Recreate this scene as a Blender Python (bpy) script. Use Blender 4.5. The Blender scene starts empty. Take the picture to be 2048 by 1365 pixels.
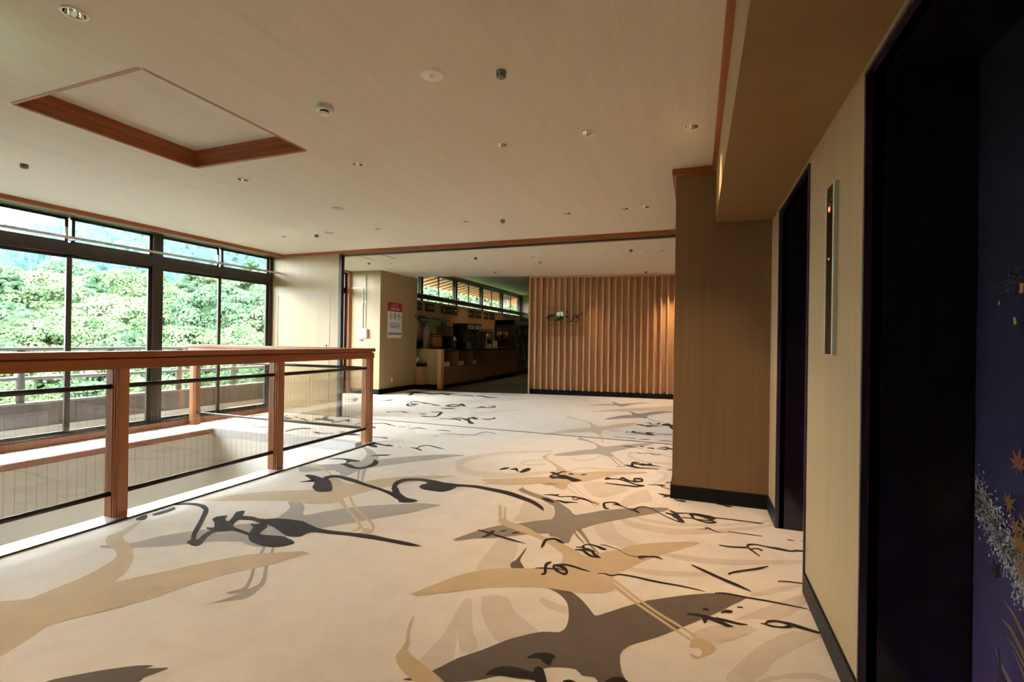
import bpy, bmesh, math, random
from mathutils import Vector, Matrix
import numpy as np
S = bpy.context.scene
COL = S.collection
R = random.Random(7)

# ------------------------------------------------------------------ camera, sky, sun, exposure
cam_data = bpy.data.cameras.new('camera')
cam = bpy.data.objects.new('camera', cam_data)
COL.objects.link(cam)
S.camera = cam
cam_data.sensor_width = 36.0
cam_data.lens = 974.8 / 2048 * 36.0
cam_data.clip_end = 3000
YAW, PITCH, ROLL = -0.3615091, 0.0014366, 0.0149689
right0 = Vector((math.cos(YAW), -math.sin(YAW), 0))
fwd = Vector((math.sin(YAW) * math.cos(PITCH), math.cos(YAW) * math.cos(PITCH), math.sin(PITCH)))
up0 = right0.cross(fwd)
rgt = math.cos(ROLL) * right0 + math.sin(ROLL) * up0
upv = -math.sin(ROLL) * right0 + math.cos(ROLL) * up0
cam.matrix_world = Matrix(((rgt.x, upv.x, -fwd.x, 0), (rgt.y, upv.y, -fwd.y, 0), (rgt.z, upv.z, -fwd.z, 1.22), (0, 0, 0, 1)))

SKY = 14.0
SUN = 5.0
world = bpy.data.worlds.new('sky')
S.world = world
world.use_nodes = True
bg = world.node_tree.nodes['Background']
bg.inputs[0].default_value = (0.86, 0.93, 1.0, 1)
bg.inputs[1].default_value = SKY
sun_d = bpy.data.lights.new('sun', 'SUN')
sun_d.energy = SUN
sun_d.angle = 0.03
sun_d.color = (1.0, 0.96, 0.88)
sun = bpy.data.objects.new('sun', sun_d)
COL.objects.link(sun)
sun.rotation_euler = (math.radians(32), math.radians(28), 0)      # from behind the building, high
S.view_settings.view_transform = 'Standard'
S.view_settings.look = 'None'
S.view_settings.gamma = 1
S.view_settings.use_curve_mapping = False
S.view_settings.exposure = 1.2
S.cycles.max_bounces = 10
S.cycles.diffuse_bounces = 6
S.cycles.glossy_bounces = 4
S.cycles.transparent_max_bounces = 16
S.cycles.transmission_bounces = 6
S.cycles.sample_clamp_indirect = 12
S.cycles.caustics_reflective = False
S.cycles.caustics_refractive = False
S.cycles.use_denoising = True

# ------------------------------------------------------------------ materials
def new_mat(name):
    m = bpy.data.materials.new(name)
    m.use_nodes = True
    return m, m.node_tree, m.node_tree.nodes['Principled BSDF']

def plain(name, c, rough=0.5, metal=0.0, var=0.06, scale=8.0, spec=0.5, coat=0.0, bump=0.0, bscale=300):
    m, nt, b = new_mat(name)
    tc = nt.nodes.new('ShaderNodeTexCoord')
    nz = nt.nodes.new('ShaderNodeTexNoise'); nz.inputs['Scale'].default_value = scale; nz.inputs['Detail'].default_value = 4
    nt.links.new(tc.outputs['Object'], nz.inputs['Vector'])
    mx = nt.nodes.new('ShaderNodeMix'); mx.data_type = 'RGBA'
    mx.inputs['A'].default_value = (*[v * (1 - var) for v in c], 1)
    mx.inputs['B'].default_value = (*[min(1, v * (1 + var)) for v in c], 1)
    nt.links.new(nz.outputs['Fac'], mx.inputs['Factor'])
    nt.links.new(mx.outputs['Result'], b.inputs['Base Color'])
    b.inputs['Roughness'].default_value = rough
    b.inputs['Metallic'].default_value = metal
    b.inputs['Specular IOR Level'].default_value = spec
    b.inputs['Coat Weight'].default_value = coat
    if bump:
        n2 = nt.nodes.new('ShaderNodeTexNoise'); n2.inputs['Scale'].default_value = bscale; n2.inputs['Detail'].default_value = 2
        nt.links.new(tc.outputs['Object'], n2.inputs['Vector'])
        bp = nt.nodes.new('ShaderNodeBump'); bp.inputs['Strength'].default_value = bump; bp.inputs['Distance'].default_value = 0.004
        nt.links.new(n2.outputs['Fac'], bp.inputs['Height']); nt.links.new(bp.outputs['Normal'], b.inputs['Normal'])
    return m

def wood(name, c1, c2, axis='Z', rough=0.45, fine=90, broad=7, coat=0.0, spec=0.4):
    """straight grain running along one axis of the object"""
    m, nt, b = new_mat(name)
    tc = nt.nodes.new('ShaderNodeTexCoord')
    def layer(freq, stretch, detail):
        mp = nt.nodes.new('ShaderNodeMapping')
        sc = [freq] * 3; sc['XYZ'.index(axis)] = freq * stretch
        mp.inputs['Scale'].default_value = sc
        nz = nt.nodes.new('ShaderNodeTexNoise'); nz.inputs['Scale'].default_value = 1; nz.inputs['Detail'].default_value = detail
        nt.links.new(tc.outputs['Object'], mp.inputs['Vector']); nt.links.new(mp.outputs['Vector'], nz.inputs['Vector'])
        return nz
    a = layer(fine, 0.012, 3); d = layer(broad, 0.03, 3)
    ad = nt.nodes.new('ShaderNodeMath'); ad.operation = 'MULTIPLY_ADD'; ad.inputs[1].default_value = 0.55
    nt.links.new(a.outputs['Fac'], ad.inputs[0])
    sc = nt.nodes.new('ShaderNodeMath'); sc.operation = 'MULTIPLY'; sc.inputs[1].default_value = 0.45
    nt.links.new(d.outputs['Fac'], sc.inputs[0]); nt.links.new(sc.outputs[0], ad.inputs[2])
    rmp = nt.nodes.new('ShaderNodeValToRGB')
    rmp.color_ramp.elements[0].position = 0.34; rmp.color_ramp.elements[0].color = (*c1, 1)
    rmp.color_ramp.elements[1].position = 0.66; rmp.color_ramp.elements[1].color = (*c2, 1)
    nt.links.new(ad.outputs[0], rmp.inputs['Fac']); nt.links.new(rmp.outputs['Color'], b.inputs['Base Color'])
    b.inputs['Roughness'].default_value = rough
    b.inputs['Specular IOR Level'].default_value = spec
    b.inputs['Coat Weight'].default_value = coat
    bp = nt.nodes.new('ShaderNodeBump'); bp.inputs['Strength'].default_value = 0.08; bp.inputs['Distance'].default_value = 0.002
    nt.links.new(a.outputs['Fac'], bp.inputs['Height']); nt.links.new(bp.outputs['Normal'], b.inputs['Normal'])
    return m

def glass(name, tint=(1, 1, 1), refl=1.0, rough=0.0):
    m = bpy.data.materials.new(name); m.use_nodes = True
    nt = m.node_tree; nt.nodes.clear()
    out = nt.nodes.new('ShaderNodeOutputMaterial'); mx = nt.nodes.new('ShaderNodeMixShader')
    tr = nt.nodes.new('ShaderNodeBsdfTransparent'); tr.inputs[0].default_value = (*tint, 1)
    gl = nt.nodes.new('ShaderNodeBsdfGlossy'); gl.inputs['Roughness'].default_value = rough; gl.inputs[0].default_value = (refl, refl, refl, 1)
    fr = nt.nodes.new('ShaderNodeFresnel'); ge = nt.nodes.new('ShaderNodeNewGeometry'); mi = nt.nodes.new('ShaderNodeMapRange')
    mi.inputs['To Min'].default_value = 1.5; mi.inputs['To Max'].default_value = 1 / 1.5          # same reflectance entering and leaving the thin pane
    nt.links.new(ge.outputs['Backfacing'], mi.inputs['Value']); nt.links.new(mi.outputs[0], fr.inputs[0])
    nt.links.new(fr.outputs[0], mx.inputs[0]); nt.links.new(tr.outputs[0], mx.inputs[1]); nt.links.new(gl.outputs[0], mx.inputs[2])
    nt.links.new(mx.outputs[0], out.inputs[0])
    return m

def emit(name, c, s):
    m, nt, b = new_mat(name)
    b.inputs['Base Color'].default_value = (*c, 1)
    b.inputs['Emission Color'].default_value = (*c, 1); b.inputs['Emission Strength'].default_value = s
    return m

def carpet(name, c, var=0.10, sheen=0.35):
    m, nt, b = new_mat(name)
    tc = nt.nodes.new('ShaderNodeTexCoord')
    n1 = nt.nodes.new('ShaderNodeTexNoise'); n1.inputs['Scale'].default_value = 420; n1.inputs['Detail'].default_value = 2
    n2 = nt.nodes.new('ShaderNodeTexNoise'); n2.inputs['Scale'].default_value = 6; n2.inputs['Detail'].default_value = 6; n2.inputs['Distortion'].default_value = 0.8
    for n in (n1, n2): nt.links.new(tc.outputs['Object'], n.inputs['Vector'])
    mm = nt.nodes.new('ShaderNodeMath'); mm.operation = 'MULTIPLY_ADD'; mm.inputs[1].default_value = 0.45
    m2 = nt.nodes.new('ShaderNodeMath'); m2.operation = 'MULTIPLY'; m2.inputs[1].default_value = 0.55
    nt.links.new(n2.outputs['Fac'], m2.inputs[0]); nt.links.new(n1.outputs['Fac'], mm.inputs[0]); nt.links.new(m2.outputs[0], mm.inputs[2])
    rmp = nt.nodes.new('ShaderNodeValToRGB')
    rmp.color_ramp.elements[0].position = 0.35; rmp.color_ramp.elements[0].color = (*[v * (1 - var) for v in c], 1)
    rmp.color_ramp.elements[1].position = 0.65; rmp.color_ramp.elements[1].color = (*[min(1, v * (1 + var)) for v in c], 1)
    nt.links.new(mm.outputs[0], rmp.inputs['Fac']); nt.links.new(rmp.outputs['Color'], b.inputs['Base Color'])
    b.inputs['Roughness'].default_value = 0.92; b.inputs['Specular IOR Level'].default_value = 0.15
    b.inputs['Sheen Weight'].default_value = sheen; b.inputs['Sheen Roughness'].default_value = 0.4
    bp = nt.nodes.new('ShaderNodeBump'); bp.inputs['Strength'].default_value = 0.5; bp.inputs['Distance'].default_value = 0.004
    nt.links.new(n1.outputs['Fac'], bp.inputs['Height']); nt.links.new(bp.outputs['Normal'], b.inputs['Normal'])
    return m

M = {}
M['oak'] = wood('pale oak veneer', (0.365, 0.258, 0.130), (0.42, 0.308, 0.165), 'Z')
M['oak_shaded'] = wood('oak veneer, shade in colour', (0.195, 0.112, 0.048), (0.235, 0.142, 0.066), 'Z')  # darker copy of the lift wall's oak; the end wall's shade is in the colour
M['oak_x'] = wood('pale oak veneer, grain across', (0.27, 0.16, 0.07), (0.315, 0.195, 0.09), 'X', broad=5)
M['oak_y'] = wood('oak, grain along', (0.43, 0.315, 0.18), (0.57, 0.44, 0.285), 'Y')
M['oak_warm'] = wood('warm oak veneer', (0.44, 0.25, 0.115), (0.50, 0.30, 0.15), 'Z')
M['oak_red'] = wood('red-brown oak veneer', (0.25, 0.115, 0.05), (0.30, 0.15, 0.07), 'Z')
M['slat'] = wood('cedar slat', (0.54, 0.33, 0.185), (0.585, 0.365, 0.21), 'Z', fine=160, broad=3)
M['cedar_y'] = wood('red cedar, grain along', (0.30, 0.085, 0.028), (0.42, 0.145, 0.052), 'Y', rough=0.35)
M['cedar_x'] = wood('red cedar, grain across', (0.30, 0.085, 0.028), (0.42, 0.145, 0.052), 'X', rough=0.35)
M['cedar_z'] = wood('red cedar, upright', (0.36, 0.125, 0.047), (0.50, 0.21, 0.09), 'Z', rough=0.35)
M['ceil'] = wood('ceiling paper with fine lines', (0.68, 0.605, 0.515), (0.74, 0.67, 0.58), 'Y', rough=0.9, fine=70, broad=12, spec=0.1)
M['ceil2'] = plain('ceiling paint', (0.69, 0.62, 0.53), 0.9, var=0.02, spec=0.1)
M['cream'] = plain('cream plaster', (0.74, 0.69, 0.61), 0.85, var=0.03, spec=0.1)
M['white'] = plain('white paint', (0.82, 0.81, 0.79), 0.5, var=0.02)
M['base'] = plain('black skirting', (0.008, 0.009, 0.012), 0.45, var=0.1, spec=0.15)
M['bronze'] = plain('bronze window frame', (0.052, 0.038, 0.029), 0.42, metal=0.35, var=0.1)
M['rod'] = plain('dark bronze rod', (0.045, 0.034, 0.028), 0.3, metal=0.5, var=0.1)
M['alu'] = plain('brushed aluminium', (0.55, 0.54, 0.52), 0.32, metal=0.9, var=0.05)
M['steel'] = plain('polished steel', (0.62, 0.60, 0.57), 0.15, metal=1.0, var=0.03)
M['gilt'] = plain('silver reflector', (0.82, 0.78, 0.72), 0.06, metal=1.0, var=0.02)
M['granite'] = plain('grey granite', (0.56, 0.53, 0.53), 0.22, var=0.35, scale=260, spec=0.6)
M['purple'] = plain('black purple lacquer', (0.011, 0.007, 0.014), 0.16, var=0.1, spec=0.5)
M['purple_edge'] = plain('purple lacquer edge', (0.040, 0.025, 0.055), 0.25, var=0.05)
M['glass'] = glass('window glass', (0.96, 0.985, 0.975), 1.0)
M['glass_rail'] = glass('balustrade glass', (0.90, 0.88, 0.85), 1.0)
M['wire'] = plain('glass wire', (0.20, 0.17, 0.14), 0.4, metal=0.5)
M['black'] = plain('black plastic', (0.012, 0.012, 0.013), 0.3)
M['darkfloor'] = plain('dark brown floor tile', (0.060, 0.044, 0.036), 0.45, var=0.15, scale=3)
M['concrete'] = plain('stained concrete', (0.52, 0.51, 0.48), 0.85, var=0.25, scale=5)
M['balcony'] = plain('brown painted steel', (0.085, 0.062, 0.060), 0.5, var=0.1)
M['balcony_top'] = plain('mauve brown painted rail', (0.20, 0.165, 0.17), 0.4, var=0.05)
M['c_base'] = carpet('carpet ground', (0.80, 0.70, 0.58), 0.07)
M['c_swirl'] = carpet('carpet swirl', (0.68, 0.565, 0.44), 0.06)
M['c_pale'] = carpet('carpet faint crane', (0.71, 0.62, 0.48), 0.07)
M['c_grey'] = carpet('carpet grey crane', (0.40, 0.345, 0.28), 0.08)
M['c_dark'] = carpet('carpet dark crane', (0.155, 0.115, 0.085), 0.09, 0.12)
M['c_mid'] = carpet('carpet brown-grey crane', (0.285, 0.225, 0.165), 0.08, 0.2)
M['c_gold'] = carpet('carpet gold crane', (0.60, 0.435, 0.235), 0.08)
M['c_ink'] = carpet('carpet ink', (0.036, 0.025, 0.019), 0.12, 0.05)
M['lamp_on'] = emit('lit lamp', (1.0, 0.78, 0.5), 14)
M['led_red'] = emit('red indicator', (1.0, 0.05, 0.02), 6)

# ------------------------------------------------------------------ mesh helpers
class MB:
    """collects simple solids in world metres; build() links them as one object"""
    def __init__(s): s.v = []; s.f = []
    def add(s, v, f):
        o = len(s.v); s.v += [tuple(p) for p in v]; s.f += [tuple(i + o for i in q) for q in f]; return s
    def box(s, x0, x1, y0, y1, z0, z1):
        v = [(x, y, z) for z in (z0, z1) for y in (y0, y1) for x in (x0, x1)]
        return s.add(v, [(0, 2, 3, 1), (4, 5, 7, 6), (0, 1, 5, 4), (2, 6, 7, 3), (0, 4, 6, 2), (1, 3, 7, 5)])
    def prism(s, pts, z0, z1):
        n = len(pts); v = [(x, y, z0) for x, y in pts] + [(x, y, z1) for x, y in pts]
        f = [tuple(range(n))[::-1], tuple(range(n, 2 * n))] + [(i, (i + 1) % n, n + (i + 1) % n, n + i) for i in range(n)]
        return s.add(v, f)
    def obox(s, c, u, w, hu, hw, z0, z1):
        """upright box: centre c (x,y), half sizes hu along unit u, hw along unit w"""
        P = [(c[0] + a * hu * u[0] + b * hw * w[0], c[1] + a * hu * u[1] + b * hw * w[1]) for a, b in ((-1, -1), (1, -1), (1, 1), (-1, 1))]
        return s.prism(P, z0, z1)
    def tube(s, path, r, n=10, cap=True):
        P = [Vector(p) for p in path]; rings = []
        prev = None
        for i, p in enumerate(P):
            d = (P[min(i + 1, len(P) - 1)] - P[max(i - 1, 0)]).normalized()
            a = d.orthogonal().normalized() if prev is None else (prev - d * prev.dot(d)).normalized()
            prev = a; b = d.cross(a)
            rr = r[i] if isinstance(r, (list, tuple)) else r
            rings.append([p + rr * (math.cos(2 * math.pi * k / n) * a + math.sin(2 * math.pi * k / n) * b) for k in range(n)])
        v = [q for rg in rings for q in rg]; f = []
        for i in range(len(P) - 1):
            for k in range(n): f.append((i * n + k, i * n + (k + 1) % n, (i + 1) * n + (k + 1) % n, (i + 1) * n + k))
        if cap: f += [tuple(range(n))[::-1], tuple(range((len(P) - 1) * n, len(P) * n))]
        return s.add(v, f)
    def lathe(s, prof, c, n=24, cap0=False, cap1=False):
        """profile (radius, z) turned about the upright axis through c"""
        v = [(c[0] + r * math.cos(2 * math.pi * k / n), c[1] + r * math.sin(2 * math.pi * k / n), c[2] + z) for r, z in prof for k in range(n)]
        f = [(i * n + k, i * n + (k + 1) % n, (i + 1) * n + (k + 1) % n, (i + 1) * n + k) for i in range(len(prof) - 1) for k in range(n)]
        if cap0: f.append(tuple(range(n))[::-1])
        if cap1: f.append(tuple(range((len(prof) - 1) * n, len(prof) * n)))
        return s.add(v, f)
    def build(s, name, mat, parent=None, smooth=False, bevel=0.0):
        off = Vector((0, 0, 0))
        if parent is not None:
            q = parent
            while q is not None: off += q.location; q = q.parent
        me = bpy.data.meshes.new(name)
        me.from_pydata([tuple(Vector(p) - off) for p in s.v], [], s.f); me.update()
        bm = bmesh.new(); bm.from_mesh(me); bmesh.ops.recalc_face_normals(bm, faces=bm.faces); bm.to_mesh(me); bm.free()
        if smooth:
            for p in me.polygons: p.use_smooth = True
        o = bpy.data.objects.new(name, me); COL.objects.link(o)
        if mat: me.materials.append(M[mat] if isinstance(mat, str) else mat)
        if parent is not None: o.parent = parent
        if bevel:
            b = o.modifiers.new('bevel', 'BEVEL'); b.width = bevel; b.segments = 2; b.limit_method = 'ANGLE'
        return o

def tag(o, label=None, cat=None, group=None, kind=None):
    if label: o['label'] = label
    if cat: o['category'] = cat
    if group: o['group'] = group
    if kind: o['kind'] = kind
    return o
def thing(name, loc, label=None, cat=None, group=None, kind=None):
    o = bpy.data.objects.new(name, None); o.empty_display_size = 0.05; COL.objects.link(o); o.location = loc
    return tag(o, label, cat, group, kind)
def struct(name, mb, mat, label=None, **k):
    return tag(mb.build(name, mat, **k), label, kind='structure')
def copy_tree(o, parent=None):
    c = o.copy(); COL.objects.link(c)
    if parent is not None: c.parent = parent
    for ch in list(o.children): copy_tree(ch, c)
    return c
def box(*a): return MB().box(*a)
def text_mesh(body, size, extrude=0.0):
    """writing in the built-in font as plain vertices and faces (x right, y up, centred)"""
    cu = bpy.data.curves.new('writing', 'FONT'); cu.body = body; cu.size = size; cu.align_x = 'CENTER'; cu.align_y = 'CENTER'; cu.resolution_u = 2
    cu.extrude = extrude
    ob = bpy.data.objects.new('writing', cu); COL.objects.link(ob)
    dg = bpy.context.evaluated_depsgraph_get(); me = bpy.data.meshes.new_from_object(ob.evaluated_get(dg))
    v = [tuple(p.co) for p in me.vertices]; f = [tuple(p.vertices) for p in me.polygons]
    bpy.data.objects.remove(ob); bpy.data.curves.remove(cu); bpy.data.meshes.remove(me)
    return v, f
def put_text(mb, body, size, org, ux, uz=(0, 0, 1), width=None):
    v, f = text_mesh(body, size)
    if width:
        w = max(p[0] for p in v) - min(p[0] for p in v); k = width / w
    else: k = 1
    o = Vector(org); a = Vector(ux); b = Vector(uz)
    return mb.add([tuple(o + a * p[0] * k + b * p[1]) for p in v], f)
def sheet_with_holes(outer, holes, z):
    """flat sheet with openings"""
    bm = bmesh.new()
    for loop in [outer] + holes:
        vs = [bm.verts.new((x, y, z)) for x, y in loop]
        for i in range(len(vs)): bm.edges.new((vs[i], vs[(i + 1) % len(vs)]))
    bmesh.ops.triangle_fill(bm, use_beauty=True, use_dissolve=False, edges=bm.edges)
    mb = MB(); bm.verts.index_update()
    mb.v = [tuple(v.co) for v in bm.verts]; mb.f = [tuple(v.index for v in f.verts) for f in bm.faces]; bm.free()
    return mb
def ring(x, y, r, n=20): return [(x + r * math.cos(2 * math.pi * k / n), y + r * math.sin(2 * math.pi * k / n)) for k in range(n)]

M['alu2'] = plain('pale painted rail', (0.55, 0.50, 0.46), 0.45, var=0.03)
M['acrylic'] = glass('clear acrylic', (0.97, 0.96, 0.95), 0.8)
M['thin_ink'] = plain('thin brown print', (0.10, 0.07, 0.05), 0.6)
M['bulb_off'] = plain('frosted bulb, off', (0.75, 0.74, 0.70), 0.3)
M['sprinkler'] = plain('grey sprinkler metal', (0.26, 0.265, 0.26), 0.35, metal=0.6, var=0.3, scale=200)
M['speaker'] = plain('grey speaker mesh', (0.50, 0.48, 0.44), 0.8, var=0.2, scale=900)
M['gloss_black'] = plain('glossy black glass', (0.010, 0.010, 0.011), 0.08)
M['gold_leaf'] = plain('gold leaf', (0.42, 0.22, 0.05), 0.5, metal=0.3, var=0.2, scale=60)
M['maple_red'] = plain('rust maple', (0.16, 0.045, 0.02), 0.4, var=0.3, scale=30)
M['maple_brown'] = plain('ochre maple', (0.15, 0.075, 0.02), 0.4, var=0.35, scale=30)
M['maple_dark'] = plain('dark maple', (0.025, 0.014, 0.014), 0.4, var=0.2)
M['grass_gold'] = plain('gold grass', (0.13, 0.085, 0.025), 0.4, var=0.3, scale=20)
M['silver_dust'] = plain('silver dust', (0.35, 0.33, 0.31), 0.5, var=0.4, scale=300)
m, nt, b = new_mat('lacquer door, grey to violet')
tc = nt.nodes.new('ShaderNodeTexCoord'); sx = nt.nodes.new('ShaderNodeSeparateXYZ'); mr = nt.nodes.new('ShaderNodeMapRange'); rp = nt.nodes.new('ShaderNodeValToRGB')
nt.links.new(tc.outputs['Object'], sx.inputs[0]); nt.links.new(sx.outputs['Z'], mr.inputs['Value']); mr.inputs['From Max'].default_value = 2.1
nt.links.new(mr.outputs[0], rp.inputs['Fac']); nt.links.new(rp.outputs['Color'], b.inputs['Base Color'])
e = rp.color_ramp.elements; e[0].position = 0.0; e[0].color = (0.085, 0.050, 0.14, 1); e[1].position = 1.0; e[1].color = (0.016, 0.016, 0.022, 1)
q = e.new(0.42); q.color = (0.026, 0.023, 0.048, 1)
b.inputs['Roughness'].default_value = 0.22
M['lacquer'] = m
M['slat_x'] = wood('cedar cap', (0.56, 0.345, 0.19), (0.62, 0.395, 0.23), 'X')
M['eave_board'] = plain('pale eave boarding', (0.84, 0.74, 0.55), 0.8, var=0.05)
M['grey_box'] = plain('grey painted box', (0.42, 0.40, 0.37), 0.6)
M['board_black'] = plain('black board', (0.020, 0.018, 0.018), 0.5)
M['board_brown'] = wood('dark brown board', (0.15, 0.085, 0.05), (0.19, 0.115, 0.07), 'Z')
M['board_grey'] = wood('weathered board', (0.24, 0.185, 0.14), (0.31, 0.245, 0.19), 'Z')
M['worktop'] = plain('black stone worktop', (0.022, 0.020, 0.020), 0.22, var=0.3, scale=90)
M['porcelain'] = plain('white porcelain', (0.80, 0.78, 0.74), 0.2, var=0.02)
M['cup'] = plain('frosted glass', (0.55, 0.54, 0.50), 0.2, var=0.05)
M['glass_bright'] = glass('drinking glass', (0.93, 0.95, 0.94), 1.0)
M['ivy_dark'] = plain('dark ivy', (0.022, 0.050, 0.018), 0.6, var=0.4, scale=40)
M['ivy_light'] = plain('bright ivy', (0.11, 0.25, 0.04), 0.6, var=0.35, scale=40)
M['barrel'] = wood('barrel wood', (0.30, 0.10, 0.05), (0.42, 0.16, 0.085), 'Z')
M['chrome'] = plain('chrome', (0.75, 0.74, 0.72), 0.08, metal=1.0, var=0.02)
M['chrome_dark'] = plain('dark chrome', (0.20, 0.20, 0.20), 0.2, metal=0.9, var=0.05)
M['steel_warm'] = plain('brushed steel front', (0.50, 0.45, 0.39), 0.3, metal=0.9, var=0.08)
M['lamp_amber'] = emit('amber indicator', (1.0, 0.35, 0.08), 4)
M['cereal'] = plain('orange flakes', (0.45, 0.13, 0.03), 0.8, var=0.4, scale=80)
M['cereal_dark'] = plain('dark grains', (0.10, 0.06, 0.035), 0.8, var=0.4, scale=80)
M['fridge_dark'] = plain('dark fridge casing', (0.030, 0.022, 0.018), 0.4)
M['bottle_green'] = plain('green bottle', (0.03, 0.09, 0.05), 0.12)
M['bottle_brown'] = plain('brown bottle', (0.09, 0.04, 0.015), 0.12)
M['bottle_pale'] = plain('pale bottle', (0.45, 0.42, 0.36), 0.2)
M['paper'] = plain('white paper', (0.78, 0.77, 0.74), 0.7, var=0.01)
for n_, c_ in (('white', (.78, .77, .74)), ('grey', (.30, .28, .26)), ('red', (.42, .03, .02)), ('cream', (.62, .52, .40)), ('orange', (.50, .13, .04)), ('yellow', (.55, .33, .03)), ('pink', (.52, .16, .14)), ('deep_red', (.33, .008, .018)), ('maroon', (.22, .035, .035)), ('dark', (.05, .04, .045)), ('navy', (.055, .06, .12))):
    M['print_' + n_] = plain('printed ' + n_.replace('_', ' '), c_, 0.55, var=0.01)
M['rafter'] = plain('brown rafter', (0.33, 0.165, 0.085), 0.6, var=0.15)
M['edge_grey'] = plain('grey metal edge', (0.22, 0.22, 0.23), 0.4, metal=0.4)
M['dust_dark'] = plain('dull gold dust', (0.075, 0.055, 0.04), 0.5, var=0.4, scale=300)
M['pale_metal'] = plain('pale green-grey metal', (0.52, 0.56, 0.50), 0.35, metal=0.25, var=0.03)
M['exit_green'] = emit('exit sign green', (0.03, 0.55, 0.22), 2.2)
M['exit_white'] = emit('exit sign white', (0.75, 1.0, 0.85), 2.6)


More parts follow.
